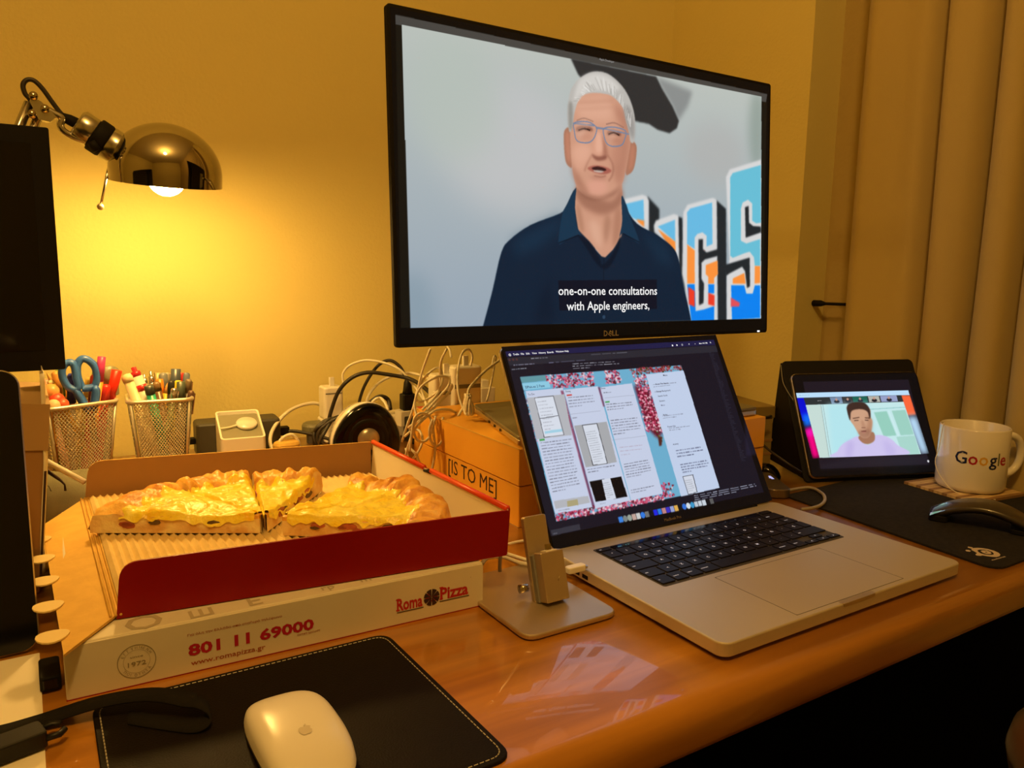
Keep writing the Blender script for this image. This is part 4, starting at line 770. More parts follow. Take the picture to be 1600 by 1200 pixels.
# rolled red rim of the right wall with its notch
A = FRc+Vector((.003, .002, .0450)); B_ = BRc+Vector((.003, 0, .0450)); e_ = (B_-A)
MB().tube([A, A+e_*.49], .0030, 8).build('rolled_rim', M['card_rim'], tray); MB().tube([A+e_*.545, B_], .0030, 8).build('rolled_rim', M['card_rim'], tray)
o = MB().tube([A+e_*.49-Vector((.0,0,.001)), A+e_*.545-Vector((.0,0,.004))], [.003, .0015], 8).build('rim_notch', M['black_matte'], tray)
# left flap folded out with its half-moon tabs
FO = Vector((.0085, .5935, .0445)); BO = Vector((.003, .925, .040))
v = [tuple(FLc+Vector((0,0,.003))), tuple(BLc+Vector((0,0,.003))), tuple(BO), tuple(FO)]; v += [(x, y, z-.002) for x, y, z in v]
b = MB(); b.add(v, [(0,3,2,1)][::-1] and [(0,1,2,3),(7,6,5,4),(0,4,5,1),(1,5,6,2),(2,6,7,3),(3,7,4,0)]); b.build('left_flap', M['kraft'], tray)
for k in range(3):
    t_ = .003+.0035*k; MB().tube([FLc+Vector((-t_+.006, -.003, .0035)), BLc+Vector((-t_+.006, -.004, .0035))], .0011, 6).build('fold_crease', M['kraft'], tray)
tabm = mat('tab_card', (.80, .64, .30), .7)
for k in range(5):
    t_ = .10+.185*k; p = FO.lerp(BO, t_); pl = []
    for i in range(16):
        a = 2*PI*i/16; x = .0112*math.cos(a); y = .0095*math.sin(a)*(1.1-.3*math.cos(a)); an = math.radians(24)
        pl.append((p.x-.0045+x*math.cos(an)-y*math.sin(an), p.y+x*math.sin(an)+y*math.cos(an)))
    b = MB(); b.prism(pl, 0, .0012); o = b.build('punched_tab', tabm, tray); o.location = (0, 0, p.z+.0006)
# corrugated liner: zigzag sheet
nz = 44; v = []; f = []
for i in range(2*nz+1):
    t_ = i/(2*nz); z_ = .0485+(.0034 if i % 2 else 0)
    a = FLc.lerp(FRc, .012+.975*t_); c_ = BLc.lerp(BRc, .012+.975*t_)
    for q, s_ in ((a, .006), (c_, -.012)): v.append((q.x, q.y+s_, z_))
for i in range(2*nz): f.append((2*i, 2*i+2, 2*i+3, 2*i+1))
b = MB(); b.add(v, f); o = b.build('corrugated_liner', M['liner'], tray)

# ================================================================ PIZZA SLICES
def pizza_mats():
    out = []
    for nm, ramp, rough, sc_, bd in (('pizza_crust', [(.30, (.34, .11, .015)), (.42, (.64, .28, .04)), (.54, (.82, .46, .08)), (.72, (.90, .64, .20))], .40, 30, .0022), ('pizza_cheese', [(.28, (.70, .26, .02)), (.36, (.90, .58, .03)), (.46, (.95, .76, .05)), (.72, (.96, .86, .16))], .30, 24, .0030)):
        m = bpy.data.materials.new(nm); m.use_nodes = True; nt = m.node_tree; b = nt.nodes['Principled BSDF']
        tc = nt.nodes.new('ShaderNodeTexCoord'); n = nt.nodes.new('ShaderNodeTexNoise'); n.inputs['Scale'].default_value = sc_; n.inputs['Detail'].default_value = 6; n.inputs['Roughness'].default_value = .6; n.inputs['Distortion'].default_value = .8
        r = nt.nodes.new('ShaderNodeValToRGB'); r.color_ramp.elements[0].position = ramp[0][0]; r.color_ramp.elements[0].color = (*ramp[0][1], 1); r.color_ramp.elements[1].position = ramp[-1][0]; r.color_ramp.elements[1].color = (*ramp[-1][1], 1)
        for p_, c_ in ramp[1:-1]: e = r.color_ramp.elements.new(p_); e.color = (*c_, 1)
        n2 = nt.nodes.new('ShaderNodeTexNoise'); n2.inputs['Scale'].default_value = 120; n2.inputs['Detail'].default_value = 3
        ad = nt.nodes.new('ShaderNodeMath'); ad.operation = 'ADD'; bp = nt.nodes.new('ShaderNodeBump'); bp.inputs['Distance'].default_value = bd; bp.inputs['Strength'].default_value = .8
        for nn_ in (n, n2): nt.links.new(tc.outputs['Object'], nn_.inputs['Vector'])
        nt.links.new(n.outputs['Fac'], r.inputs[0]); nt.links.new(r.outputs[0], b.inputs['Base Color']); nt.links.new(n.outputs['Fac'], ad.inputs[0]); nt.links.new(n2.outputs['Fac'], ad.inputs[1]); nt.links.new(ad.outputs[0], bp.inputs['Height']); nt.links.new(bp.outputs[0], b.inputs['Normal'])
        b.inputs['Roughness'].default_value = rough; b.inputs['Subsurface Weight'].default_value = .12; b.inputs['Subsurface Radius'].default_value = (.006, .003, .001); out.append(m)
        if nm == 'pizza_cheese': b.inputs['Coat Weight'].default_value = .12; b.inputs['Coat Roughness'].default_value = .25; b.inputs['Specular IOR Level'].default_value = .4
    return out
CRUST, CHEESE = pizza_mats()
CRUMB = mat('cut_dough', (.95, .82, .46), .7, var=(45, (.74, .46, .18), 6), bump=(200, .0010))
HAM = mat('ham', (.50, .13, .07), .4, var=(90, (.34, .08, .05))); MUSH = mat('mushroom', (.10, .06, .03), .5)
def slice_(cx, cy, a0, a1, R, seed, label, hc=.030, ht=.0175, dz=0.):
    t = empty('pizza_slice', (cx, cy, .0512+dz), 0, label, 'pizza slice', 'pizza slices in the open box')
    nr, na = 44, 30; a0, a1 = math.radians(a0), math.radians(a1)
    def Rr(a): return R*(1+.045*noise.noise(Vector((a*3.1, seed, 0)))+.02*math.sin(a*9+seed))
    def top(r, a, R_):
        s = r/R_; z = ht+.0060*noise.noise(Vector((r*math.cos(a)*22, r*math.sin(a)*22, seed)))+.0022*noise.noise(Vector((r*math.cos(a)*60, r*math.sin(a)*60, seed+5)))+.0012*noise.noise(Vector((r*math.cos(a)*140, r*math.sin(a)*140, seed+5)))
        e = min(max((s-.80)/.10, 0), 1); rim = math.sqrt(max(1-((s-.89)/.115)**2, 0)) if s > .775 else 0
        z += (hc-ht)*rim*(.85+.6*noise.noise(Vector((a*8, seed, 3)))) + .005*rim*noise.noise(Vector((a*22, s*9, seed)))
        u = (a-a0)/(a1-a0); z -= .004*(max(0, 1-u/.09)**2+max(0, 1-(1-u)/.09)**2)
        if s > .985: z *= .55
        return max(z, .003)
    V = []; F = []; rs = [R*.02+(1-.02)*R*(i/nr)**.9 for i in range(nr+1)]
    for j in range(na+1):
        a = a0+(a1-a0)*j/na; R_ = Rr(a)
        for i in range(nr+1):
            r = rs[i]/R*R_; V.append((r*math.cos(a), r*math.sin(a), top(r, a, R_)))
    n1 = nr+1; K = len(V)
    for j in range(na):
        for i in range(nr): F.append((j*n1+i, j*n1+i+1, (j+1)*n1+i+1, (j+1)*n1+i))
    b = MB(); b.add(V, F, 0, True)
    # outer skirt
    sk = []; 
    for j in range(na+1):
        a = a0+(a1-a0)*j/na; R_ = Rr(a); z = V[j*n1+nr][2]
        for q, zz in ((1.0, z), (1.012, z*.6), (.985, .001)): sk.append((R_*q*math.cos(a), R_*q*math.sin(a), zz))
    sf = []
    for j in range(na):
        for k in range(2): sf.append((3*j+k, 3*j+k+1, 3*(j+1)+k+1, 3*(j+1)+k))
    b.add(sk, sf, 0, True)
    b.build('crust', CRUST, t)
    # cut sides with crumb
    b = MB()
    for jj, sg in ((0, 1), (na, -1)):
        a = a0+(a1-a0)*jj/na; v = []
        for i in range(n1):
            x, y, z = V[jj*n1+i]; w_ = .0012*noise.noise(Vector((x*120, y*120, 7)))
            v += [(x, y, z), (x+w_, y+w_, z*.5), (x, y, .0006)]
        f = []
        for i in range(nr):
            for k in range(2): f.append((3*i+k, 3*i+k+1, 3*(i+1)+k+1, 3*(i+1)+k))
        b.add(v, f, 0, True)
    b.build('cut_side', CRUMB, t)
    # melted cheese sheet, drapes over the cut edges
    V2 = []; F2 = []; mr, ma = 44, 36
    for j in range(ma+1):
        u = j/ma; over = .035*noise.noise(Vector((seed, u*2, 1)))
        for i in range(mr+1):
            s = .05+(.765+.07*noise.noise(Vector((u*6, seed, 9))))*(i/mr)
            a = a0+(a1-a0)*(-.004+1.008*u)+(.0012 if u > .5 else -.0012)/max(s*R, .02); R_ = Rr(a); r = s*R_
            z = top(r, min(max(a, a0), a1), R_)+.0022+.0022*max(0, noise.noise(Vector((r*math.cos(a)*55, r*math.sin(a)*55, seed+2))))+.0010*noise.noise(Vector((r*math.cos(a)*150, r*math.sin(a)*150, 4)))
            edge = min(u, 1-u)*ma
            if edge < 2: z -= (2-edge)**1.5*.0016*(1+1.2*noise.noise(Vector((s*18, seed, u*3))))
            if i > mr-3: z -= (i-mr+3)*.0014
            V2.append((r*math.cos(a), r*math.sin(a), max(z, .004)))
    m1 = mr+1
    for j in range(ma):
        for i in range(mr): F2.append((j*m1+i, j*m1+i+1, (j+1)*m1+i+1, (j+1)*m1+i))
    b = MB(); b.add(V2, F2, 0, True); b.build('cheese', CHEESE, t)
    rn = random.Random(seed)
    for k in range(10):
        j = rn.choice((0, 0, na)); s_ = rn.uniform(.2, .8); a = a0+(a1-a0)*j/na; r = s_*R; z = .009+rn.uniform(-.002, .004); q = .0025+rn.random()*.0035
        b = MB(); pts = []
        for kk in range(8): an = 2*PI*kk/8; pts.append((q*1.4*math.cos(an)*(1+.3*rn.random()), q*.55*math.sin(an)*(1+.3*rn.random())))
        Mx = Matrix.Translation((r*math.cos(a), r*math.sin(a), z)) @ Matrix.Rotation(a, 4, 'Z') @ Matrix.Rotation(PI/2, 4, 'X')
        b.prism(pts, -.0007, .0007, .0003, M=Mx); b.build('ham_piece' if k % 3 else 'mushroom_piece', HAM if k % 3 else MUSH, t)
    return t
PCX, PCY = .190, .752
slice_(PCX-.002, PCY+.002, 112.6, 150, .168, 1.3, 'leftmost pizza slice, its cut side facing the front', .028, .019)
slice_(PCX-.002, PCY+.002, 81.6, 112, .157, 4.7, 'second pizza slice from the left, crust against the back of the box', .031, .018)
slice_(PCX+.000, PCY+.001, 50, 80.8, .148, 8.1, 'third pizza slice from the left, its crust humped highest in the middle', .033, .018)
slice_(PCX+.012, PCY-.008, 2.0, 38, .158, 12.9, 'fourth pizza slice from the left, crust towards the right wall', .030, .017)
slice_(PCX+.010, PCY-.012, -36, 1.5, .164, 17.2, 'rightmost pizza slice, beside the front right corner of the red box', .031, .018)

# ================================================================ LEATHER MOUSE MAT, WHITE MOUSE
mp_ = empty('mouse_pad', (0, 0, 0), 0, 'black leather mouse mat with pale stitching under the white mouse', 'mouse mat')
pol = rpoly([(.021, .388), (.2515, .388), (.2475, .5885), (.023, .592)][::1], .014, 6)
b = MB(); b.prism(pol, 0, .0028, .0008); b.build('mat', M['leather'], mp_)
ins = rpoly([(.0255, .3925), (.2470, .3925), (.2432, .5842), (.0272, .5875)], .011, 6)
P = [Vector((x, y, .0029)) for x, y in ins]; P.append(P[0]); b = MB(); acc = 0
for a_, c_ in zip(P[:-1], P[1:]):
    L = (c_-a_).length; n_ = max(1, int(round(L/.0042))); 
    for k in range(n_):
        p = a_.lerp(c_, (k+.12)/n_); q = a_.lerp(c_, (k+.80)/n_)
        if (q-p).length > .0008: b.tube([p, q], .00042, 4, smooth=False)
o = b.build('stitching', M['thread'], mp_); o['kind'] = 'stuff'

mouse = empty('white_mouse', (.1345, .4690, .0028), math.radians(0), 'smooth white mouse lying on the black leather mat', 'mouse')
def shell(L, W, H, base, n=24, m=64, ex=3.0):
    v = []; f = []
    for i in range(n+1):
        r = (i/n)**.75
        for j in range(m):
            a = 2*PI*j/m; c, s_ = math.cos(a), math.sin(a); q = (abs(c)**ex+abs(s_)**ex)**(-1/ex)*r
            y_ = q*s_; z = base+((H-base)*(1-(abs(y_)**2.4)*.80)*(1-.10*(q*c)**2))*math.sqrt(max(1-r**7, 0)); v.append((q*c*W/2, y_*L/2, z))
    for i in range(n):
        for j in range(m):
            k = (j+1) % m; f.append((i*m+j, (i+1)*m+j, (i+1)*m+k, i*m+k))
    return v, f
v, f = shell(.1135, .0575, .0215, .0062, 26, 72)
b = MB(); b.add(v, f, 0, True); b.build('top_shell', mat('mouse_white', (.78, .76, .72), .28), mouse)
def ring(L, W, n=48, ex=3.2, pinch=0.):
    r = []
    for k in range(n):
        a = 2*PI*k/n; c, s_ = math.cos(a), math.sin(a); q = (abs(c)**ex+abs(s_)**ex)**(-1/ex); r.append((q*c*W/2, q*s_*L/2))
    return r
b = MB(); b.prism(ring(.112, .0565), .0012, .0064, .0012); b.build('base', M['metal_edge'], mouse)
for s_ in (-1, 1): MB().slab(s_*.018-.002, -.045, s_*.018+.002, .045, 0, .0014, .0015).build('glide', M['black_matte'], mouse)
def apple(h):
    L = [(0,-.06),(.13,-.10),(.24,-.07),(.36,.08),(.43,.26),(.37,.36),(.36,.50),(.44,.62),(.33,.72),(.2,.75),(.08,.70),(0,.68),(-.08,.70),(-.22,.75),(-.36,.68),(-.44,.5),(-.43,.28),(-.34,.06),(-.22,-.08),(-.12,-.10)]
    return [(x*h, y*h) for x, y in L], [(0, .76*h), (.03*h, .88*h), (.12*h, .98*h), (.21*h, 1.0*h), (.19*h, .88*h), (.11*h, .79*h)]
ab, lf = apple(.0095)
ap = mat('mouse_emblem', (.62, .58, .52), .25)
def mz(x, y): return .0062+(.0215-.0062)*(1-(abs(y/.05675)**2.4)*.80)*(1-.10*(x/.02875)**2)+.0001
for pl in (ab, lf):
    cxx = sum(p[0] for p in pl)/len(pl); cyy = sum(p[1] for p in pl)/len(pl); v = [(cxx, cyy-.020, mz(cxx, cyy-.020)+.0003)]+[(x, y-.020, mz(x, y-.020)+.00025) for x, y in pl]; k = len(pl)
    b = MB(); b.add(v, [(0, 1+i, 1+(i+1) % k) for i in range(k)]); b.build('emblem', ap, mouse)

# ================================================================ PHONE STAND
st = empty('phone_stand', (0, 0, 0), 0, 'champagne metal phone charging stand on a rounded square foot plate', 'phone stand')
pol = rpoly([(.344, .514), (.4455, .514), (.4455, .655), (.344, .655)], .014, 8)
b = MB(); b.prism(pol, .0008, .0058, .0012); b.build('foot_plate', M['brass'], st)
b = MB(); b.prism(rpoly([(.348, .518), (.442, .518), (.442, .651), (.348, .651)], .012, 6), 0, .001); b.build('rubber_sole', M['black_matte'], st)
tz = (0.402,0.5912,0.0814); TOPY, TOPZ = tz[1], tz[2]
BY = .568; up = Vector((0, TOPY-BY, TOPZ-.005)); Ls = up.length
up.normalize(); fm = frame((.3885, BY, .0055), (1, 0, 0), up)
bp_ = empty('back_plate'); bp_.parent = st; bp_.matrix_local = fm
b = MB(); b.slab(0, 0, .0255, Ls, 0, .0055, .0025, .0005, 4, M=XZ); b.build('plate', M['brass'], bp_)
b = MB(); b.slab(.003, 0, .0285, .046, -.0165, -.0045, .0012, .0006, 3, M=XZ); b.build('dock_block', M['brass'], bp_)
b = MB(); b.slab(.001, .0, .0275, .044, -.005, .0, .001, 0, 3, M=XZ); b.build('spacer', M['mid_grey'], bp_)
MB().box((.0135, -.012, .046), (.0185, -.009, .0525)).build('connector', M['chrome'], bp_)
MB().box((.010, -.0155, .0458), (.022, -.006, .0468)).build('connector_pad', M['paper'], bp_)
MB().lathe([(0, 0), (.0042, 0), (.0042, .008), (0, .008)], 20, M=Matrix.Translation((-.001, .010, .014)) @ Matrix.Rotation(-PI/2, 4, 'Y')).build('screw_knob', M['chrome'], bp_)
MB().tube([(.018, -.0168, .018), (.0205, -.0168, .0225)], .0003, 4).build('scratch_mark', M['chrome'], bp_)
# ================================================================ DESK LAMP
LPc = (0.1709,1.12,0.4165); LR = .0685
lamp = empty('desk_lamp', (LPc[0], LPc[1], LPc[2]), 0, 'chrome dome desk lamp, switched on, with a jointed arm and black cord', 'lamp')
axis = (Vector((0,0,1))+Vector((.846,-.532,0))*.10+Vector((-.528,-.836,0))*.13).normalized()
q_ = Vector((0,0,1)).rotation_difference(axis); RM = q_.to_matrix().to_4x4()
def dome(r, dz=0.):
    return [(r, -.0), (r, .012)]+[(r*math.cos(PI/2*k/16), .012+r*.93*math.sin(PI/2*k/16)) for k in range(1, 17)]
b = MB(); b.lathe(dome(LR), 64, M=RM, cap=False); b.build('shade', M['chrome'], lamp)
b = MB(); p = dome(LR-.0012); b.lathe([(LR-.0002, .001)]+p, 64, M=RM, cap=False); o = b.build('shade_lining', mat('white_enamel', (.8, .8, .78), .3), lamp)
b = MB(); b.lathe([(0, -.016)]+[(.0235*math.sin(PI*k/14), -.016+.0235*(1-math.cos(PI*k/14))) for k in range(1, 14)]+[(.010, .037), (.010, .048)], 28, M=RM)
b.build('bulb', mat('lit_bulb', (.9, .9, .9), .5, emit=((1, .57, .15), DESK_LAMP_STRENGTH)), lamp)
MB().lathe([(.0, .046), (.014, .046), (.014, .062), (0, .062)], 24, M=RM).build('socket', M['black_matte'], lamp)
lp = [(0.1245,1.12,0.4489),(0.112,1.12,0.4587),(0.1018,1.12,0.467),(0.0895,1.12,0.4734),(0.0794,1.12,0.4785),(0.0739,1.12,0.4794),(0.0647,1.12,0.4852),(0.0549,1.12,0.4894),(0.0465,1.12,0.4944),(0.0389,1.12,0.4987),(0.0306,1.12,0.5028),(0.0244,1.12,0.5064)]
def LV(p, dy=0.): return Vector((p[0]-LPc[0], p[1]-LPc[1]+dy, p[2]-LPc[2]))
n0, n1_ = LV(lp[0]), LV(lp[4]); nd = (n1_-n0); NL = nd.length
NM = Matrix.Translation(n0+nd.normalized()*.007) @ Vector((0,0,1)).rotation_difference(nd.normalized()).to_matrix().to_4x4()
MB().lathe([(0, -.006), (.0205, -.006), (.0215, 0), (.0215, .017), (.020, .018), (0, .018)], 32, M=NM).build('neck_cup', M['steel'], lamp)
MB().lathe([(0, .018), (.0205, .018), (.0215, .020), (.0215, .032), (.0205, .034), (0, .034)], 32, M=NM).build('rubber_ring', M['black_matte'], lamp)
MB().lathe([(0, .034), (.018, .034), (.0185, .036), (.0185, .052), (.015, .055), (0, .055)], 32, M=NM).build('socket_cap', M['steel'], lamp)
MB().tube([n0+nd.normalized()*.054, LV(lp[6]), LV(lp[7])], [.007, .0065, .004], 10).build('cord_grommet', M['black_matte'], lamp)
cp = [(0.0673,1.12,0.4833),(0.057,1.12,0.4911),(0.0484,1.12,0.5035),(0.0388,1.12,0.5184),(0.0309,1.12,0.5261),(0.0238,1.12,0.5259),(0.0195,1.12,0.5196),(0.0208,1.12,0.5103),(0.026,1.12,0.5008),(0.0195,1.12,0.4818),(0.0102,1.12,0.4589),(-0.0004,1.12,0.425)]
MB().tube(spline([LV(p) for p in cp], 6), .0028, 8).build('cord', M['cable_black'], lamp)
br = [(0.0838,1.12,0.4599),(0.0702,1.12,0.464),(0.0584,1.12,0.4703),(0.0548,1.12,0.4774),(0.0573,1.12,0.4852),(0.0489,1.12,0.4902),(0.0374,1.12,0.4963)]
MB().tube(spline([LV(p, -.004) for p in br], 5), .0042, 8).build('bracket_rod', M['steel'], lamp)
hj = [(0.0513,1.12,0.486),(0.0365,1.12,0.502),(0.0263,1.12,0.5067),(0.0246,1.12,0.5006),(0.0325,1.12,0.481),(0.0442,1.12,0.4793)]
b = MB(); pts = [LV(p, -.008) for p in hj]; k = len(pts); v = [tuple(p) for p in pts]+[tuple(p+Vector((0,.012,0))) for p in pts]
b.add(v, [tuple(range(k)), tuple(range(2*k-1, k-1, -1))]+[(i, k+i, k+(i+1) % k, (i+1) % k) for i in range(k)]); b.build('hinge_plate', M['steel'], lamp)
for px_ in [(0.0398,1.12,0.4936),(0.029,1.12,0.507),(0.0263,1.12,0.4862)]:
    MB().lathe([(0, 0), (.0048, 0), (.0048, .018), (0, .018)], 16, M=Matrix.Translation(LV(px_, .006)) @ Matrix.Rotation(PI/2, 4, 'X')).build('joint_bolt', M['chrome'], lamp)
arms = [[(0.024,1.12,0.5006),(0.0064,1.12,0.4586),(-0.0404,1.12,0.3491)],[(0.0327,1.12,0.4855),(0.0219,1.12,0.4601),(-0.0267,1.12,0.3496)]]
for a_ in arms: MB().tube([LV(p) for p in a_], .0048, 8).build('arm_bar', M['steel'], lamp)
kb = [(0.0916,1.12,0.4491),(0.0871,1.12,0.4564),(0.0936,1.12,0.447),(0.0967,1.12,0.4519),(0.1068,1.12,0.4411),(0.0927,1.12,0.3831)]
MB().lathe([(0, 0), (.006, 0), (.006, .012), (0, .012)], 6, M=Matrix.Translation(LV(kb[0], -.016)) @ Matrix.Rotation(-.5, 4, 'Y')).build('wing_nut', M['black_matte'], lamp)
MB().tube([LV(kb[4]), LV(kb[5])], .0016, 8).build('handle_rod', M['steel'], lamp)
MB().lathe([(0, -.0042)]+[(.0042*math.sin(PI*k/8), -.0042*math.cos(PI*k/8)) for k in range(1, 8)]+[(0, .0042)], 14, M=Matrix.Translation(LV(kb[5]))).build('handle_ball', M['brass'], lamp)
# lower arm and clamp behind the dark monitor
ae = LV(arms[0][2]); MB().tube([ae, (-.30, .10, -LPc[2]+.03)], .0055, 8).build('lower_arm', M['steel'], lamp)
MB().lathe([(0, 0), (.075, 0), (.075, .012), (.02, .02), (.012, .04), (0, .04)], 32, M=Matrix.Translation((-.30, .10, -LPc[2]))).build('base', M['steel'], lamp)

# ================================================================ LEFT EDGE: DARK MONITOR, DARK TABLET, CARTON, PAPERS
dm0 = [(0.034,0.9,0.2077),(0.0388,0.9,0.4401)]
dm = empty('dark_monitor', (dm0[0][0]-.50, .90, .207), 0, 'switched-off monitor cut off by the left edge of the picture', 'monitor')
b = MB(); b.slab(0, 0, .50, .236, 0, .012, .002, .0008, 3, M=XZ); b.build('bezel', M['black_matte'], dm)
b = MB(); b.slab(.016, .020, .484, .220, -.0004, .001, .001, 0, 2, M=XZ); b.build('screen', M['black_gloss'], dm)
b = MB(); b.slab(.03, .02, .47, .216, .012, .04, .02, .006, 4, M=XZ); b.build('back_shell', M['black_matte'], dm)
MB().box((.08, .04, -.19), (.16, .06, .12)).build('stand_neck', M['black_matte'], dm); MB().slab(.0, -.03, .24, .16, -.207, -.197, .02, .002).build('stand_foot', M['black_matte'], dm)
tl = Vector((0.0036,0.745,0.228)); blc = Vector((-.0055, .707, .0018))
dt_M = frame(blc, (1, 0, 0), tl-blc); H2 = (tl-blc).length
dtb = empty('dark_tablet', M=dt_M, label='switched-off tablet with a thin silver rim standing at the left edge', cat='tablet')
b = MB(); b.slab(-.28, 0, 0, H2, 0, .006, .014, .0015, 8, M=XZ); b.build('body', M['metal_edge'], dtb)
b = MB(); b.slab(-.279, .001, -.001, H2-.001, -.0004, .0006, .013, 0, 8, M=XZ); b.build('glass', M['black_gloss'], dtb)
MB().tube([(-.14, .006, H2*.6), (-.14, .075, .008)], .005).build('kickstand', M['mid_grey'], dtb)
ct = empty('carton', (-.199, .835, .0202), 0, 'brown cardboard carton leaning over between the switched-off tablet and the pen cups', 'box')
ct.rotation_euler = (0, .102, 0)
MB().slab(0, 0, .197, .15, 0, .183, .003, .0015).build('body', M['card_brown'], ct)
MB().box((-.001, -.0015, .140), (.198, .151, .184)).build('lid', mat('pale_card', (.42, .27, .12), .8), ct)
MB().box((.1955, -.0015, .02), (.1975, .05, .12)).build('dark_slot', M['dark_ink'], ct)  # flat dark rectangle drawn for an inset slot in the carton
v = []; f = []; sp = [(0.0108,0.84,0.212),(0.0101,0.84,0.1775),(0.0084,0.84,0.1284),(0.004,0.84,0.0851),(0.0005,0.84,0.0476),(-0.0007,0.84,0.0202)]
for p in spline(sp, 4):
    v += [(p[0]-.0008, p[1]-.006, p[2]), (p[0]+.0025, p[1]-.003, p[2]), (p[0]+.001, p[1]+.12, p[2])]
nn3 = len(v)//3
for i in range(nn3-1):
    for k in range(2): f.append((3*i+k, 3*i+k+1, 3*(i+1)+k+1, 3*(i+1)+k))
b = MB(); b.add(v, f, 0, True); o = b.build('standing_sheet', M['paper']); md = o.modifiers.new('t', 'SOLIDIFY'); md.thickness = .0006
tag(o, 'cream sheet of paper standing against the side of the brown carton', 'paper')
o = MB().slab(-.26, .40, -.0065, .7005, .0002, .0016, .001).build('paper_sheet', M['paper']); tag(o, 'white sheet of paper lying on the desk in the lower left corner', 'paper')
# strap with buckle
sp_ = [Vector(p) for p in [(-0.0524,0.5887,0.006),(-0.0312,0.5852,0.006),(-0.0092,0.585,0.006),(0.0252,0.5789,0.006),(0.0562,0.5651,0.006),(0.0788,0.5488,0.006),(0.0898,0.5349,0.006),(0.0894,0.5261,0.006),(0.0792,0.5269,0.006),(0.0614,0.5428,0.006),(0.0435,0.5607,0.006)]]
zz = [.003, .003, .004, .010, .014, .012, .010, .007, .0045, .0042, .0042]
sp_ = [Vector((p.x, p.y, z)) for p, z in zip(sp_, zz)]
P = spline(sp_, 6); v = []; f = []
for i, p in enumerate(P):
    t_ = (P[min(i+1, len(P)-1)]-P[max(i-1, 0)]).normalized(); s_ = Vector((-t_.y, t_.x, 0))
    if s_.length < .1: s_ = Vector((0, 1, 0))
    s_ = Vector((.15, 1, 0)).normalized() if i > len(P)*.52 else s_.normalized()
    for d in (-.0085, .0085): v.append(tuple(p+s_*d))
for i in range(len(P)-1): f.append((2*i, 2*i+1, 2*i+3, 2*i+2))
strap = empty('strap', (0, 0, 0), 0, 'black woven strap with a plastic buckle across the lower left corner', 'strap')
b = MB(); b.add(v, f, 0, True); o = b.build('webbing', mat('black_webbing', (.010, .009, .008), .95, spec=.2, bump=(1500, .0003)), strap); md = o.modifiers.new('t', 'SOLIDIFY'); md.thickness = .0012
bk0 = (-0.0189,0.557,0.008)
bu = empty('buckle'); bu.parent = strap; bu.location = (bk0[0], bk0[1], .0085); bu.rotation_euler = (0, 0, math.radians(14))
MB().slab(-.017, -.0095, .013, .0095, -.006, .006, .003, .0015, 4).build('buckle_body', M['black'], bu)
MB().slab(-.026, -.012, -.018, .012, -.005, .004, .002, .001, 4).build('buckle_bar', M['black'], bu)
for s_ in (-1, 1): MB().tube([(.012, s_*.007, 0), (.020, s_*.008, 0), (.024, s_*.004, 0)], .0022, 8).build('prong', M['black'], bu)
o = empty('clip_box', (0.0055,0.6195,0.0), 0, 'small black plastic box beside the left corner of the white pizza box', 'box')
MB().slab(-.013, .010, .001, .045, .0018, .013, .003, .001, 4).build('case', M['black_matte'], o); MB().slab(-.011, .0094, -.001, .012, .004, .011, .001).build('front_plate', M['black_gloss'], o)

# ================================================================ PEN CUPS
def cup(name, c0, c1, depth, H, label):
    """wire mesh cup: c0, c1 = front rim corners"""
    c0, c1 = Vector(c0), Vector(c1); e = (c1-c0); W = e.length; yaw_ = math.atan2(e.y, e.x)
    t = empty(name, (c0.x, c0.y, 0), yaw_, label, 'pen cup', 'wire mesh pen cups by the wall')
    tp = .12*W; D = depth
    def pt(x, y, z): # taper
        s_ = 1-z/H; cx_, cy_ = W/2, D/2; k_ = 1-.26*s_; return Vector((cx_+(x-cx_)*k_, cy_+(y-cy_)*k_, z))
    sides = [((.008, 0), (W-.008, 0)), ((W, .008), (W, D-.008)), ((W-.008, D), (.008, D)), ((0, D-.008), (0, .008))]
    for a, c in sides:
        b = MB(); n_ = 16
        def Pn(u, z): return pt(a[0]+(c[0]-a[0])*u, a[1]+(c[1]-a[1])*u, z)
        def clip(ua, za, ub, zb):
            for lim, s2 in ((0, 1), (1, -1)):
                if (ua-lim)*s2 < 0 and (ub-lim)*s2 < 0: return None
                if (ua-lim)*s2 < 0: tt = (lim-ua)/(ub-ua); ua, za = lim, za+(zb-za)*tt
                elif (ub-lim)*s2 < 0: tt = (lim-ua)/(ub-ua); ub, zb = lim, za+(zb-za)*tt
            return ua, za, ub, zb
        for sg in (1, -1):
            for k in range(-2*n_, 3*n_+1):
                r_ = clip(k/n_, .004, k/n_+sg*1.25, H-.003)
                if r_ is None or abs(r_[3]-r_[1]) < .002: continue
                b.tube([Pn(r_[0], r_[1]), Pn(r_[2], r_[3])], .0007, 4, smooth=False)
        o = b.build('mesh_wall', M['mesh'], t); o['kind'] = 'stuff'
    rr = [pt(x, y, H) for x, y in rrect(0, 0, W, D, .012, 5)]; MB().tube(rr, .0030, 8, closed=True).build('rim', M['mesh'], t)
    bb = [pt(x, y, .003)[:2] for x, y in rrect(0, 0, W, D, .012, 5)]; MB().prism(bb, 0, .004).build('base', M['mesh'], t)
    for x, y in ((.004, .004), (W-.004, .004), (W-.004, D-.004), (.004, D-.004)): MB().tube([pt(x, y, .003), pt(x, y, H)], .0024, 6).build('corner_post', M['mesh'], t)
    return t
cA = [(0.0186,1.1901,0.118),(0.1103,1.2262,0.118)]; cB = [(0.1173,1.199,0.118),(0.2023,1.1908,0.118)]
cup('pen_cup', cA[0], cA[1], .085, .118, 'left wire mesh pen cup, holding scissors and felt pens')
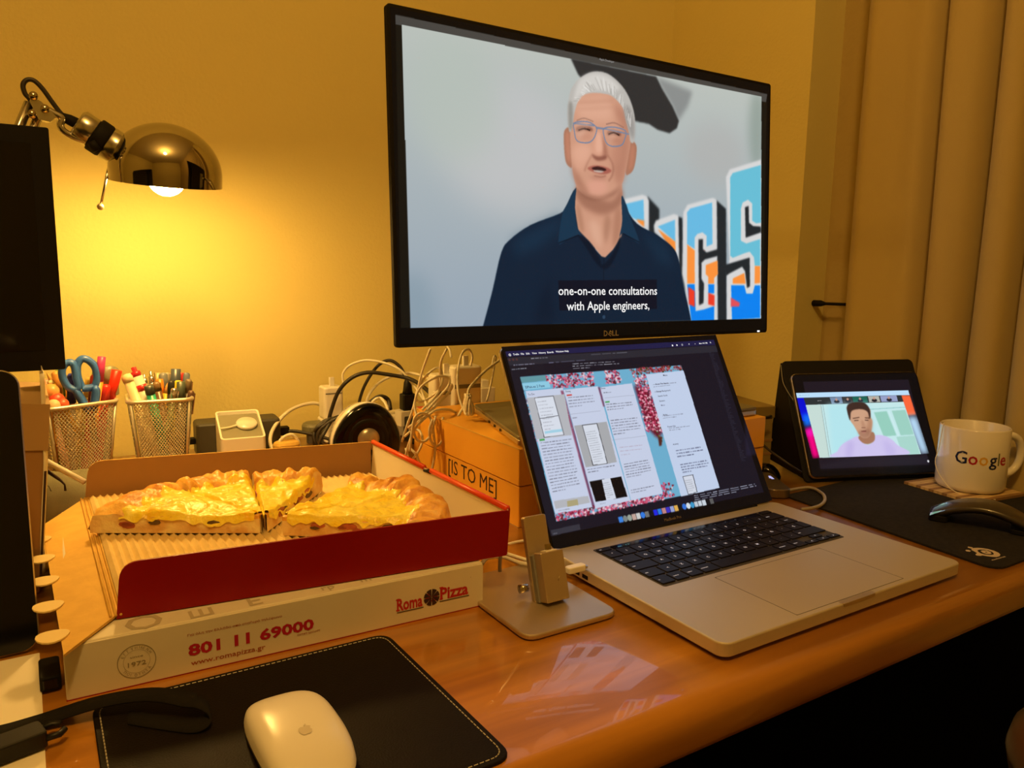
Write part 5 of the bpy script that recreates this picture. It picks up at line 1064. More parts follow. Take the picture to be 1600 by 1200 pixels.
cup('pen_cup', cB[0], cB[1], .080, .118, 'right wire mesh pen cup, packed with markers and ballpoints')
pm = {}
def pmat(c, rough=.35, metal=0.):
    k = (c, metal)
    if k not in pm: pm[k] = mat('pen_colour', c, rough, metal)
    return pm[k]
def pen(name, top, bot, r, barrel, cap_, capf, label, kind='pen', tip='round', clip=None):
    t = Vector(top); b0 = Vector(bot); L = (t-b0).length
    o = empty(name, b0, 0, label, kind, 'pens in the wire mesh cups'); o.rotation_euler = Vector((0,0,1)).rotation_difference((t-b0).normalized()).to_euler()
    cl = L*capf
    pr_ = [(0, 0), (r*.35, .0005), (r*.95, .008), (r, .012), (r, L-cl), (0, L-cl)]
    MB().lathe(pr_, 12).build('barrel', barrel, o)
    if cap_:
        if tip == 'round': pr2 = [(0, L-cl), (r*1.08, L-cl), (r*1.08, L-r*.7), (r*.75, L-r*.15), (0, L)]
        elif tip == 'flat': pr2 = [(0, L-cl), (r*1.06, L-cl), (r*1.06, L-.0006), (0, L)]
        elif tip == 'point': pr2 = [(0, L-cl), (r*1.0, L-cl), (r*.3, L-.002), (0, L)]
        else: pr2 = [(0, L-cl), (r*.9, L-cl), (r*.9, L-cl*.5), (r*.5, L-cl*.5), (r*.5, L-.001), (0, L)]
        MB().lathe(pr2, 12).build('cap', cap_, o)
    if clip: MB().box((r*1.0, -.0015, L-.035), (r*1.35, .0015, L-.004)).build('clip', clip, o)
    return o
YC = 1.235
def inside(cup_, u, v):
    c0, c1 = (cA, cB)[cup_]; D = (.085, .080)[cup_]; e = Vector((c1[0]-c0[0], c1[1]-c0[1], 0)); W = e.length; e.normalize(); n_ = Vector((-e.y, e.x, 0))
    p = Vector((c0[0], c0[1], 0))+e*(W/2+(u-.5)*W*.62)+n_*(D/2+(v-.5)*D*.62); return p.x, p.y
def pp(name, px0, bx, by, r, bc, cc, cf, label, kind='pen', tip='round', clip=None, dz=.008):
    return pen(name, px0, (bx, by, dz), r, bc, cc, cf, label, kind, tip, clip)
wood_ = pmat((.75, .42, .12)); steel_ = pmat((.55, .55, .52), .25, .9); blk = pmat((.02, .02, .02)); whi = pmat((.75, .72, .62)); dgr = pmat((.07, .08, .10))
T1 = [(0.0235,1.235,0.1629),(0.0911,1.225,0.1828),(0.0868,1.25,0.172),(0.0537,1.245,0.1589),(0.0397,1.26,0.1634),(0.1102,1.235,0.1614),(0.0338,1.25,0.1622),(0.0209,1.25,0.1522),(0.0815,1.235,0.1567),(0.0948,1.23,0.1427),(0.0427,1.27,0.1408),(0.077,1.27,0.1478)]
pp('pencil', T1[0], *inside(0, 0.95, 0.2), .0036, pmat((.78, .45, .02)), wood_, .10, 'yellow and black striped pencil leaning left in the left cup', 'pencil', 'point')
pp('felt_pen', T1[1], *inside(0, 0.75, 0.25), .0050, pmat((.85, .38, .04)), pmat((.55, .05, .22)), .20, 'orange felt pen with a tall pink cap, beside the scissors', 'pen', 'flat')
pp('felt_pen', T1[2], *inside(0, 0.7, 0.7), .0045, pmat((.4, .6, .05)), pmat((.35, .62, .03)), .25, 'lime green felt pen behind the pink-capped one')
pp('felt_pen', T1[3], *inside(0, 0.45, 0.6), .0055, pmat((.7, .68, .6)), pmat((.03, .04, .35)), .28, 'pen with a dark blue cap seen through the scissor handle')
pp('highlighter', T1[4], *inside(0, 0.35, 0.9), .0065, pmat((.25, .42, .06)), pmat((.22, .40, .05)), .25, 'green highlighter half hidden behind the left scissor handle', 'highlighter')
pp('marker', T1[5], *inside(0, 0.85, 0.5), .0068, pmat((.25, .25, .17)), pmat((.75, .03, .01)), .32, 'marker with a bright red cap at the right of the left cup', 'marker', 'flat')
pp('felt_pen', T1[6], *inside(0, 0.6, 0.8), .0050, pmat((.85, .48, .12)), pmat((.82, .4, .1)), .2, 'pale orange felt pen behind the yellow and black pencil')
pp('felt_pen', T1[7], *inside(0, 0.3, 0.3), .0050, pmat((.8, .45, .35)), pmat((.75, .35, .25)), .25, 'pinkish felt pen at the left edge of the left cup')
pp('felt_pen', T1[8], *inside(0, 0.65, 0.4), .0050, pmat((.75, .06, .02)), pmat((.7, .05, .02)), .25, 'red felt pen just behind the right scissor handle')
pp('felt_pen', T1[9], *inside(0, 0.8, 0.05), .0060, pmat((.65, .03, .02)), pmat((.6, .03, .02)), .2, 'thick dark red pen under the red-capped marker')
pp('highlighter', T1[10], *inside(0, 0.5, 0.95), .0060, pmat((.80, .35, .04)), pmat((.75, .3, .04)), .2, 'orange highlighter sunk low at the back of the left cup', 'highlighter')
pp('felt_pen', T1[11], *inside(0, 0.7, 0.9), .0048, pmat((.7, .5, .1)), pmat((.7, .5, .12)), .2, 'mustard felt pen seen inside the right scissor handle')
T2 = [(0.1215,1.235,0.1551),(0.1312,1.235,0.1648),(0.1556,1.25,0.1559),(0.1473,1.255,0.151),(0.1585,1.225,0.1428),(0.1659,1.24,0.1441),(0.1762,1.235,0.1383),(0.1736,1.255,0.1513),(0.1902,1.245,0.1574),(0.1996,1.255,0.1498),(0.206,1.25,0.15),(0.1914,1.235,0.1412),(0.1917,1.215,0.1419),(0.2041,1.225,0.1436),(0.2044,1.21,0.1283),(0.1818,1.21,0.1338),(0.1802,1.225,0.1432),(0.147,1.21,0.14),(0.1813,1.265,0.1496),(0.167,1.265,0.1505)]
b1 = cB[0]; bx = lambda u: cB[0][0]+(cB[1][0]-cB[0][0])*u
pp('marker', T2[0], *inside(1, 0.55, 0.15), .0075, pmat((.76, .66, .40)), pmat((.80, .70, .42)), .08, 'thick cream marker at the left of the right cup', 'marker')
o = pp('marker', T2[1], *inside(1, 0.8, 0.12), .0074, whi, pmat((.5, .02, .03)), .09, 'thick white marker with a red band and red cap', 'marker', 'step')
MB().lathe([(.0076, .128), (.0077, .128), (.0077, .137), (.0076, .137)], 14).build('red_band', pmat((.6, .02, .02)), o)
pp('ballpoint', T2[2], *inside(1, 0.5, 0.75), .0042, steel_, steel_, .12, 'tall silver ballpoint with a push button in the right cup', 'pen', 'step', steel_)
pp('ballpoint', T2[3], *inside(1, 0.3, 0.85), .0040, pmat((.3, .28, .2)), steel_, .1, 'short silver-topped ballpoint behind the white marker', 'pen', 'step')
pp('ballpoint', T2[4], *inside(1, 0.85, 0.3), .0055, pmat((.12, .06, .02)), pmat((.2, .12, .05)), .1, 'dark brown pen leaning right beside the teal one', 'pen', 'round')
pp('pencil', T2[5], *inside(1, 0.7, 0.6), .0048, pmat((.85, .25, .02)), pmat((.85, .25, .02)), .2, 'bright orange flat pencil in the middle of the right cup', 'pencil', 'flat')
pp('pencil', T2[6], *inside(1, 0.3, 0.3), .0044, pmat((.82, .48, .03)), wood_, .12, 'yellow pencil leaning right in the right cup', 'pencil', 'point')
pp('marker', T2[7], *inside(1, 0.6, 0.8), .0060, pmat((.16, .18, .20)), pmat((.18, .20, .22)), .25, 'grey marker at the back of the right cup', 'marker')
pp('marker', T2[8], *inside(1, 0.75, 0.6), .0066, dgr, pmat((.06, .08, .11)), .28, 'tallest slate-blue capped marker in the right cup', 'marker', 'flat')
pp('felt_pen', T2[9], *inside(1, 0.85, 0.85), .0040, pmat((.6, .03, .02)), pmat((.65, .03, .02)), .22, 'thin red pen near the right side of the right cup')
pp('felt_pen', T2[10], *inside(1, 0.9, 0.65), .0046, pmat((.18, .2, .25)), pmat((.15, .18, .24)), .22, 'blue-grey pen at the far right of the right cup')
pp('highlighter', T2[11], *inside(1, 0.75, 0.5), .0055, pmat((.8, .6, .03)), pmat((.85, .65, .03)), .2, 'pen with a round yellow cap in the right cup', 'highlighter')
pp('felt_pen', T2[12], *inside(1, 0.85, 0.15), .0058, pmat((.05, .06, .04)), pmat((.06, .08, .06)), .22, 'dark green pen at the front of the right cup', 'pen', 'flat')
pp('ballpoint', T2[13], *inside(1, 0.95, 0.4), .0045, pmat((.1, .08, .05)), pmat((.16, .12, .07)), .15, 'brown translucent ballpoint by the right rim of the cup', 'pen', 'round', steel_)
pp('ballpoint', T2[14], *inside(1, 0.95, 0.1), .0046, blk, pmat((.1, .05, .03)), .12, 'short black ballpoint lowest at the right rim of the cup', 'pen', 'round', steel_)
pp('ballpoint', T2[15], *inside(1, 0.45, 0.1), .0048, pmat((.1, .14, .05)), steel_, .12, 'dark pen with a silver clip low at the front of the right cup', 'pen', 'round', steel_)
pp('ballpoint', T2[16], *inside(1, 0.55, 0.35), .0045, blk, blk, .15, 'black pen leaning over the yellow pencil in the right cup', 'pen', 'round')
o = pp('ballpoint', T2[17], *inside(1, 0.65, 0.05), .0062, pmat((.02, .32, .2)), pmat((.04, .05, .04)), .10, 'teal green pen with a dark grip at the front of the right cup', 'pen', 'flat')
pp('felt_pen', T2[18], *inside(1, 0.5, 0.95), .0044, pmat((.25, .22, .15)), pmat((.3, .27, .2)), .2, 'drab grey-green pen at the very back of the right cup')
pp('ballpoint', T2[19], *inside(1, 0.4, 0.9), .0042, pmat((.5, .42, .2)), pmat((.55, .45, .2)), .2, 'tan pen behind the orange pencil in the right cup', 'pen', 'flat')
# scissors
scp = [(0.0689,1.205,0.112)][0]
scs = empty('scissors', scp, 0, 'blue-handled scissors standing in the left pen cup', 'scissors'); blu = mat('blue_plastic', (.035, .13, .48), .35)
def loop(pts, r):
    P = [Vector(p)-Vector(scp) for p in pts]; return spline(P+[P[0]], 6)
l1 = [(0.064,1.226,0.139),(0.0596,1.226,0.1565),(0.0605,1.226,0.1726),(0.0665,1.226,0.1803),(0.0742,1.226,0.1781),(0.0816,1.226,0.1687),(0.0839,1.226,0.1549),(0.0808,1.226,0.1424),(0.0743,1.226,0.1392)]
l2 = [(0.0551,1.222,0.1384),(0.0469,1.222,0.1435),(0.0416,1.222,0.1563),(0.0416,1.222,0.1679),(0.0466,1.222,0.1756),(0.0536,1.222,0.1761),(0.057,1.222,0.1688),(0.0577,1.222,0.1553),(0.0593,1.222,0.1426)]
MB().tube(loop(l1, 0), .0052, 8).build('handle', blu, scs); MB().tube(loop(l2, 0), .0050, 8).build('handle', blu, scs)
s1 = [(0.0786,1.228,0.1422),(0.0812,1.228,0.1329),(0.0765,1.228,0.1076),(0.0776,1.228,0.0705),(0.0813,1.228,0.0514)]; s2 = [(0.0547,1.226,0.1406),(0.0616,1.226,0.1256),(0.0692,1.226,0.1067),(0.0719,1.226,0.0714),(0.078,1.226,0.0522)]
MB().tube(spline([Vector(p)-Vector(scp) for p in s1[:3]], 4), [.009, .011, .012, .0125, .0125, .0125, .012, .012, .0115][:9], 8, flat=.5).build('shank', blu, scs)
MB().tube(spline([Vector(p)-Vector(scp) for p in s2[:3]], 4), [.008, .010, .011, .0115, .0115, .0115, .011, .011, .011][:9], 8, flat=.5).build('shank', blu, scs)
MB().tube([Vector(p)-Vector(scp) for p in s1[2:]], [.007, .006, .002], 6, flat=.2).build('blade', M['steel'], scs); MB().tube([Vector(p)-Vector(scp) for p in s2[2:]], [.007, .006, .002], 6, flat=.2).build('blade', M['steel'], scs)
# toy charm
tp_ = [(0.0268,1.225,0.1374),(0.032,1.22,0.1253),(0.0216,1.225,0.1262),(0.0383,1.215,0.1202),(0.0282,1.21,0.12),(0.027,1.23,0.1491)]
toy = empty('toy_charm', tp_[0], 0, 'small orange and red toy charm at the left of the left pen cup', 'toy')
def ball(r, c, name, m, par):
    MB().lathe([(0, -r)]+[(r*math.sin(PI*k/8), -r*math.cos(PI*k/8)) for k in range(1, 8)]+[(0, r)], 14, M=Matrix.Translation(Vector(c)-Vector(tp_[0]))).build(name, m, par)
for p, r, c, nm in zip(tp_, (.011, .011, .009, .009, .009, .004), ((.85,.38,.12),(.75,.08,.04),(.45,.03,.03),(.7,.12,.05),(.8,.6,.35),(.8,.7,.4)), ('head', 'body', 'arm', 'arm', 'belly', 'ear')): ball(r, p, nm, pmat(c), toy)
MB().tube([(0, 0, -.02), (0, .0, -.10)], .003).build('stick', wood_, toy)
gt = [(0.1013,1.24,0.1548),(0.0951,1.235,0.1401)]
o = empty('tape_roll', gt[0], 0, 'grey-green rounded tape dispenser top in the left pen cup', 'tape')
MB().lathe([(.004, -.005), (.0125, -.005), (.0125, .005), (.004, .005)], 24, M=Matrix.Rotation(PI/2, 4, 'X') @ Matrix.Rotation(.3, 4, 'Y')).build('roll', pmat((.22, .22, .14)), o)
MB().slab(-.0125, -.03, .010, -.002, -.005, .005, .003, .001, 4, M=Matrix.Rotation(PI/2, 4, 'X')).build('holder', pmat((.24, .23, .14)), o)
# cloth pouch, white stick, small litter in front of the cups
cl = MB(); v = []; f = []
for i in range(21):
    for j in range(13):
        x = -.03+.15*i/20; t_ = j/12; y = 1.065+.09*t_; z = .052*math.sin(PI*min(max(t_*.96+.02, 0), 1))**.55*(1+.15*noise.noise(Vector((x*30, y*30, 2))))
        v.append((x, y, z if 0 < j < 12 else .0005))
for i in range(20):
    for j in range(12): f.append((i*13+j, (i+1)*13+j, (i+1)*13+j+1, i*13+j+1))
po = empty('cloth_pouch', (0, 0, 0), 0, 'grey-green cloth pouch with a black branch print lying before the left pen cup', 'pouch')
cl.add(v, f, 0, True); o = cl.build('pouch_body', mat('pouch_cloth', (.22, .21, .13), .9, var=(30, (.18, .17, .10)), bump=(700, .0004)), po)
bpz = [[(0.0083,1.068,0.0711),(0.0158,1.068,0.0629),(0.0245,1.068,0.053),(0.0301,1.068,0.0449),(0.0304,1.068,0.0376)],[(0.0106,1.067,0.0654),(0.0193,1.067,0.0563),(0.027,1.067,0.0497)],[(0.0068,1.066,0.0487),(0.0133,1.066,0.0454),(0.0155,1.066,0.0387)]]
for q_, r_ in zip(bpz, (.004, .0035, .0012)): MB().tube([(p[0], 1.068, max(p[2], .003)) for p in q_], [r_*(1-.3*(k % 2)) for k in range(len(q_))], 6, flat=.4).build('branch_print', M['dark_ink'], po)
wp = [(0.0089,1.07,0.0792),(0.0497,1.03,0.0549)]; o = MB().tube([wp[0], wp[1]], .0035, 10).build('white_stick', M['white']); tag(o, 'thin white stick lying aslant behind the open pizza box flap', 'stick')
lt_ = [(-0.0087,1.137,0.012),(0.0365,1.1438,0.012),(-0.0092,1.0891,0.012),(0.0376,1.1077,0.012),(0.0531,1.1479,0.012)]
o = empty('usb_stick', (lt_[3][0], lt_[3][1], .006), .25, 'small cream usb plug with a black body left of the open pizza box', 'usb stick'); MB().slab(-.012, -.006, .008, .006, 0, .006, .001).build('plug', M['paper'], o); MB().slab(-.075, -.0065, -.012, .0065, 0, .007, .002).build('body', M['black_matte'], o)
for k in range(2): MB().box((.000, -.003+.004*k, .006), (.0025, -.001+.004*k, .0064)).build('contact_hole', M['black_matte'], o)
def cable(name, pts, r, m, label, cat='cable', n=7, parts=None, group=None):
    o = MB().tube(spline(pts, n), r, 8).build(name, m); tag(o, label, cat, group); return o
cable('cable', [(-0.0192,1.0961,0.01),(0.0081,1.1102,0.01),(0.0292,1.1136,0.01),(0.0479,1.1253,0.01)], .0035, M['cable_white'], 'thick cream cable end running in from the left under the flap')
cable('cable', [(-0.0195,1.0765,0.006),(0.002,1.0982,0.006),(0.0236,1.0686,0.006),(0.0412,1.0759,0.006)], .0016, M['cable_white'], 'thin pale cable beside the black usb stick')
o = MB().slab(-.10, .90, .035, 1.055, .0006, .0022, .002, M=Matrix.Rotation(.12, 4, 'Z') @ Matrix.Translation((.10, -.01, 0))).build('kraft_envelope', M['kraft']); tag(o, 'kraft envelope under the left flap of the open pizza box', 'envelope')
o = empty('pen_cable_tray', (0,0,0)); bpy.data.objects.remove(o)

# ================================================================ BACK OF THE DESK
# watch charger on its stand
ws = empty('watch_charger_stand', (.242, 1.205, 0), math.radians(-6), 'white charging stand with a recessed top and a round puck in it', 'charger')
Wd, Dd = .066, .078
def ZT(y): return .050+.030*y/Dd     # the top leans towards the viewer
pro = rrect(0, 0, Wd, Dd, .006, 5); inn = rrect(.0028, .0028, Wd-.0028, Dd-.0028, .004, 5); k = len(pro)
v = [(x, y, 0) for x, y in pro]+[(x, y, ZT(y)) for x, y in pro]+[(x, y, ZT(y)) for x, y in inn]+[(x, y, ZT(y)-.005) for x, y in inn]
ff = [(i, (i+1) % k, k+(i+1) % k, k+i) for i in range(k)]+[(k+i, k+(i+1) % k, 2*k+(i+1) % k, 2*k+i) for i in range(k)]+[(2*k+i, 2*k+(i+1) % k, 3*k+(i+1) % k, 3*k+i) for i in range(k)]
b = MB(); b.add(v, ff, 0); b.add(v, [tuple(range(k-1, -1, -1))], 0); b.build('shell', M['white'], ws)
b = MB(); b.add([(x, y, ZT(y)-.005) for x, y in inn], [tuple(range(k))]); b.build('recess_floor', mat('recess_grey', (.24, .23, .16), .5), ws)
MB().slab(.030, -.0006, Wd+.0006, .03, .0, .026, .006).build('front_cutout', M['grey'], ws)
MB().lathe([(0, 0), (.0155, 0), (.0165, .003), (.015, .0055), (0, .006)], 36, M=Matrix.Translation((.043, .042, ZT(.042)-.004)) @ Matrix.Rotation(math.atan(.030/Dd), 4, 'X')).build('puck', M['white_gloss'], ws)
MB().tube(spline([(.028, .038, ZT(.038)-.001), (.014, .034, ZT(.034)-.0015), (.002, .030, ZT(.030))], 5), .0016, 8).build('puck_cord', M['cable_white'], ws)
ad = empty('power_adapter', (.226, 1.312, 0), math.radians(-4), 'large dark grey power adapter standing behind the white charging stand', 'adapter')
MB().slab(0, 0, .135, .052, 0, .056, .008, .004, 4).build('body', mat('adapter_grey', (.045, .042, .030), .5), ad)
MB().slab(.135, .015, .152, .032, .022, .036, .003, .001).build('strain_relief', M['black_matte'], ad); MB().slab(-.012, .016, .0, .030, .020, .030, .003, .001).build('inlet_plug', M['black_matte'], ad)
cable('power_cable', [(0.3552,1.33,0.0294),(0.3959,1.31,0.0268),(0.4482,1.28,0.0101),(0.4564,1.24,0.0005)], .0030, M['cable_black'], 'black cable running right from the dark adapter')
cable('white_cable', [(0.4713,1.36,0.0515),(0.4326,1.35,0.0682),(0.3862,1.33,0.0639),(0.3496,1.3,0.0445),(0.3323,1.27,0.0248),(0.3339,1.24,0.0041)], .0032, M['cable_white'], 'white cable arching up the wall beside the charging stand')
cable('white_cable', [(0.3371,1.25,0.0176),(0.3458,1.25,0.0316),(0.3618,1.25,0.0374),(0.3731,1.25,0.0243),(0.3718,1.24,0.0103)], .0028, M['cable_white'], 'short white cable loop beside the foot of the arching one')
bw = [(0.3539,1.25,0.0221)][0]; o = empty('earphone_case', (bw[0], 1.25, 0), 0, 'cream oval lump in the white cable loop behind the pizza box', 'case')
MB().slab(-.022, -.012, .022, .014, 0, bw[2]+.006, .012, .006, 6).build('body', M['kraft'], o)
MB().slab(-.018, -.0125, .018, -.010, bw[2]-.012, bw[2]-.0112, .0008).build('seam', M['card_brown'], o)
# grey oval box
go = [(0.445,1.33,0.0296)][0]; o = empty('grey_adapter', (go[0], 1.335, 0), math.radians(-5), 'rounded grey-green adapter lying behind the black cable coil', 'adapter')
MB().slab(-.038, -.02, .045, .02, go[2]-.013, go[2]+.007, .018, .006, 6).build('body', mat('greygreen', (.16, .155, .09), .5), o); MB().slab(-.03, -.012, .035, .012, 0, go[2]-.012, .008).build('support', M['grey'], o)
# power strip with sockets
ps = empty('power_strip', (.44, 1.31, 0), math.radians(-3), 'cream power strip standing along the wall behind the speaker', 'power strip')
MB().slab(0, 0, .26, .055, 0, .042, .006, .003, 4).build('body', M['white'], ps)
for k in range(5): MB().lathe([(0, 0), (.017, 0), (.018, .003), (.0165, .004), (0, .001)], 24, M=Matrix.Translation((.027+.05*k, .0275, .0415))).build('socket', M['paper'], ps)
MB().slab(.19, .010, .205, .045, .042, .046, .001).build('switch', M['card_rim'], ps)
def brick(name, M_, W, H, D, label, mt='white', plug=True):
    o = empty(name, M=M_, label=label, cat='charger', group='white power bricks'); MB().slab(0, 0, W, D, 0, H, .006, .003, 4).build('body', M[mt], o)
    MB().slab(.003, -.0004, W-.003, .001, H*.78, H*.82, .0004).build('groove', M['mid_grey'], o)
    if plug: MB().slab(W*.5-.0045, D*.35-.003, W*.5+.0045, D*.35+.003, H, H+.016, .0015).build('cable_plug', M['white'], o)
    return o
w1 = [(0.4416,1.31,0.0256),(0.4878,1.31,0.1002),(0.4665,1.31,0.1017),(0.4713,1.31,0.1059)]
brick('wall_charger', Matrix.Translation((w1[0][0], 1.318, .042)), .036, w1[1][2]-.042, .034, 'white charger plugged upright into the left end of the power strip')
cable('white_cable', [(0.481,1.33,0.1048),(0.4813,1.33,0.1223),(0.4922,1.32,0.1379),(0.5175,1.31,0.1458),(0.5434,1.29,0.142),(0.5655,1.27,0.1304),(0.5811,1.25,0.1066),(0.5783,1.2,0.0856),(0.5512,1.12,0.079)], .0022, M['cable_white'], 'white cable making the highest arc from the charger to the tangle')
cable('black_cable', [(0.4407,1.3,0.0356),(0.4482,1.3,0.0634),(0.4593,1.29,0.0982),(0.4793,1.28,0.1207),(0.5049,1.27,0.1294),(0.5366,1.26,0.1253),(0.5703,1.24,0.1178),(0.5784,1.2,0.108),(0.5805,1.16,0.0949)], .0036, M['cable_black'], 'thick black cable arching low over the power strip')
cable('black_cable', [(0.5128,1.34,0.0392),(0.5158,1.34,0.0689),(0.5248,1.33,0.1019),(0.5435,1.32,0.1327),(0.5619,1.31,0.1434),(0.5776,1.3,0.1331),(0.5857,1.29,0.1126),(0.5861,1.28,0.0998)], .0030, M['cable_black'], 'slim black cable looping high behind the white arc, ending in the plug')
cable('cream_cable', [(0.5359,1.36,0.0459),(0.54,1.36,0.07),(0.5554,1.35,0.0947),(0.5797,1.34,0.109),(0.6072,1.32,0.1158),(0.6209,1.28,0.1117),(0.603,1.2,0.1063)], .0028, M['cable_white'], 'cream cable arching between the two black ones to the tangle')
hp = [(0.5847,1.28,0.0727),(0.5849,1.28,0.0975)]; o = empty('kettle_plug', (hp[0][0], 1.28, hp[0][2]-.018), 0, 'black kettle-lead plug standing in the power strip', 'plug')
MB().slab(-.013, -.010, .013, .010, 0, .030, .004, .002, 4).build('plug_body', M['black'], o); MB().lathe([(.010, .030), (.0085, .036), (.007, .05), (.004, .058), (0, .058)], 16).build('strain_relief', M['black'], o)
MB().slab(-.020, -.012, .022, .014, -.028, .0, .003, .001).build('adapter_block', M['white'], o)
blk_ = MB(); o = empty('black_adapter', (hp[0][0]-.012, 1.235, 0), 0, 'black adapter block between the speaker and the orange boxes', 'adapter'); MB().slab(0, 0, .055, .04, 0, .045, .004, .002).build('body', M['black'], o); MB().box((.02, -.0005, .02), (.045, .001, .034)).build('label_plate', M['grey'], o)
# coil of black cable
cc_ = [(0.4149,1.17,0.0338)][0]
P = []
for k in range(72):
    a = 2*PI*k/14; P.append((cc_[0]+.034*math.cos(a)*(1+.12*math.sin(k*1.3)), 1.17+.030*math.sin(a*.5)*.4+.006*math.sin(k), max(.045+.030*math.sin(a)*(1+.1*math.cos(k*.7)), .006)))
o = MB().tube(spline(P, 3), .0028, 6).build('cable_coil', M['cable_black']); tag(o, 'coil of black cable bundled behind the pizza box, left of the speaker', 'cable')
cable('black_cable', [(0.3975,1.16,0.0212),(0.3969,1.16,0.045),(0.4032,1.15,0.0668),(0.4189,1.15,0.0724),(0.4313,1.15,0.0609),(0.4314,1.14,0.0401)], .0026, M['cable_black'], 'black cable bight standing up at the left of the coil')
cable('black_cable', [(0.4516,1.18,0.0724),(0.4644,1.17,0.092),(0.4792,1.16,0.1049),(0.4947,1.16,0.0995),(0.4947,1.15,0.0842)], .0036, M['cable_black'], 'black cable humped over the top of the speaker')
cable('white_cable', [(0.4474,1.13,0.0916),(0.4541,1.12,0.1069),(0.4648,1.12,0.1101),(0.4691,1.11,0.1032),(0.47,1.1,0.0926)], .0022, M['cable_white'], 'white cable bight on top of the speaker')
# speaker
spc = [(0.425,1.06,0.0589)][0]
zr = max(spc[2], .053)
ndir = (Vector((0, 0, .30))-Vector(spc)); ndir.z = 0.02; ndir.normalize(); ndir = Matrix.Rotation(math.radians(16), 3, 'Z') @ ndir
SM = Matrix.Translation((spc[0], 1.075, zr)) @ Vector((0,0,1)).rotation_difference(ndir).to_matrix().to_4x4()
spk = empty('speaker', M=SM, label='round desktop speaker with a white shell, glossy black front and metal cone', cat='speaker')
def tri(r, sq=.05, n=48): return [(r*(1+sq*math.cos(3*(2*PI*k/n)+ph))*math.cos(2*PI*k/n), r*(1+sq*math.cos(3*(2*PI*k/n)+ph))*math.sin(2*PI*k/n)) for k in range(n)]
ph = 2.2
def loft(secs, mi=0):
    v = []; f = []; n_ = len(secs[0][0])
    for pl, z in secs: v += [(x, y, z) for x, y in pl]
    for s_ in range(len(secs)-1):
        for i in range(n_): f.append((s_*n_+i, s_*n_+(i+1) % n_, (s_+1)*n_+(i+1) % n_, (s_+1)*n_+i))
    f.append(tuple(range(n_-1, -1, -1))); f.append(tuple((len(secs)-1)*n_+i for i in range(n_))); return v, f
v, f = loft([(tri(.018), -.075), (tri(.036), -.062), (tri(.047), -.040), (tri(.051), -.015), (tri(.052), 0)]); b = MB(); b.add(v, f, 0, True); b.build('shell', M['white_gloss'], spk)
v, f = loft([(tri(.0515, .05), -.001), (tri(.0505, .05), .004), (tri(.046, .04), .009), (tri(.034, .03), .007)]); b = MB(); b.add(v, f, 0, True); b.build('front_baffle', M['black_gloss'], spk)
MB().lathe([(.031, .0075), (.027, .010), (.022, .004), (.019, .003), (.018, .002)], 40, cap=False).build('rubber_surround', M['black'], spk)
MB().lathe([(.019, .0030), (.016, .0085), (.010, .0115), (0, .0125)], 36, cap=False).build('cone', mat('cone_metal', (.55, .50, .42), .3, metal=.7), spk)
o = MB().lathe([(0, 0), (.03, 0), (.028, .006), (.012, .010), (0, .010)], 24, M=SM.inverted() @ Matrix.Translation((spc[0]+.005, 1.095, 0.0))).build('foot', M['black_matte'], spk)

# ---- orange boxes with lettering, olive things on and beside them
ob1 = empty('orange_box', (.497, .766, 0), 0, 'lower orange cardboard box printed [IS TO ME] on its side', 'box', 'orange boxes behind the laptop')
MB().slab(0, 0, .44, .30, 0, .0515, .0015, .0008).build('body', M['orange_box'], ob1)
FT = Matrix(((0, -1, 0, -.0004), (-1, 0, 0, .0), (0, 0, 1, 0), (0, 0, 0, 1)))
fa = [(0.497,0.9508,0.0265),(0.497,0.8187,0.0208),(0.497,0.951,0.0507)]
pn = empty('side_print'); pn.parent = ob1; pn.matrix_local = Matrix(((0, 1, 0, 0), (-1, 0, 0, 0), (0, 0, 1, 0), (0, 0, 0, 1)))
# local x runs toward the viewer (-y), local y points into the box (+x)
txt('lettering', '[IS TO ME]', M['dark_ink'], pn, (-(fa[0][1]-.766), -.0003, fa[0][2]+.001), h=(fa[2][2]-fa[0][2])*.86, width=fa[0][1]-fa[1][1], bold=.0)
MB().box((-.0012, 0, 0), (0, .30, .0008)).build('lid_edge', M['card_brown'], ob1)
ob2 = empty('orange_box', (.495, .764, .0532), 0, 'upper plain orange cardboard box with cables heaped on its far corner', 'box', 'orange boxes behind the laptop')
MB().box((.004, .004, -.0018), (.436, .298, .0002)).build('seam_filler', M['card_brown'], ob2); MB().slab(0, 0, .44, .302, 0, .0460, .0015, .0008).build('body', M['orange_box'], ob2); MB().box((-.0008, .0, .0455), (.0, .302, .0468)).build('lid_lip', M['kraft'], ob2)  # brown filler added to draw the dark seam between the two boxes
ol = empty('closed_laptop', (0, 0, .0995), 0, 'dull olive closed notebook computer lying on the orange boxes', 'laptop')
pol = rpoly([(.4985, .770), (.93, .775), (.945, .985), (.560, .992)], .008, 5)
b = MB(); b.prism(pol, .0015, .009, .001); b.build('base', M['metal_edge'], ol); b = MB(); b.prism([(x*.998+.001, y) for x, y in pol], .0092, .0135, .001); b.build('lid', M['olive'], ol)
for k in range(3):
    t_ = .35+.12*k; p = Vector((.4985, .770, 0)).lerp(Vector((.560, .992, 0)), t_); MB().box((p.x-.0006, p.y-.004, .0035), (p.x+.004, p.y+.004, .0065)).build('port', M['black'], ol)
for x, y in ((.52, .79), (.9, .79), (.58, .97), (.92, .97)): MB().lathe([(0, 0), (.006, 0), (.006, .0016), (0, .0016)], 12, M=Matrix.Translation((x, y, 0))).build('foot', M['black_matte'], ol)
rb = empty('olive_box', (.945, .835, 0), math.radians(-14), 'drab olive box between the laptop screen and the tablet', 'box')
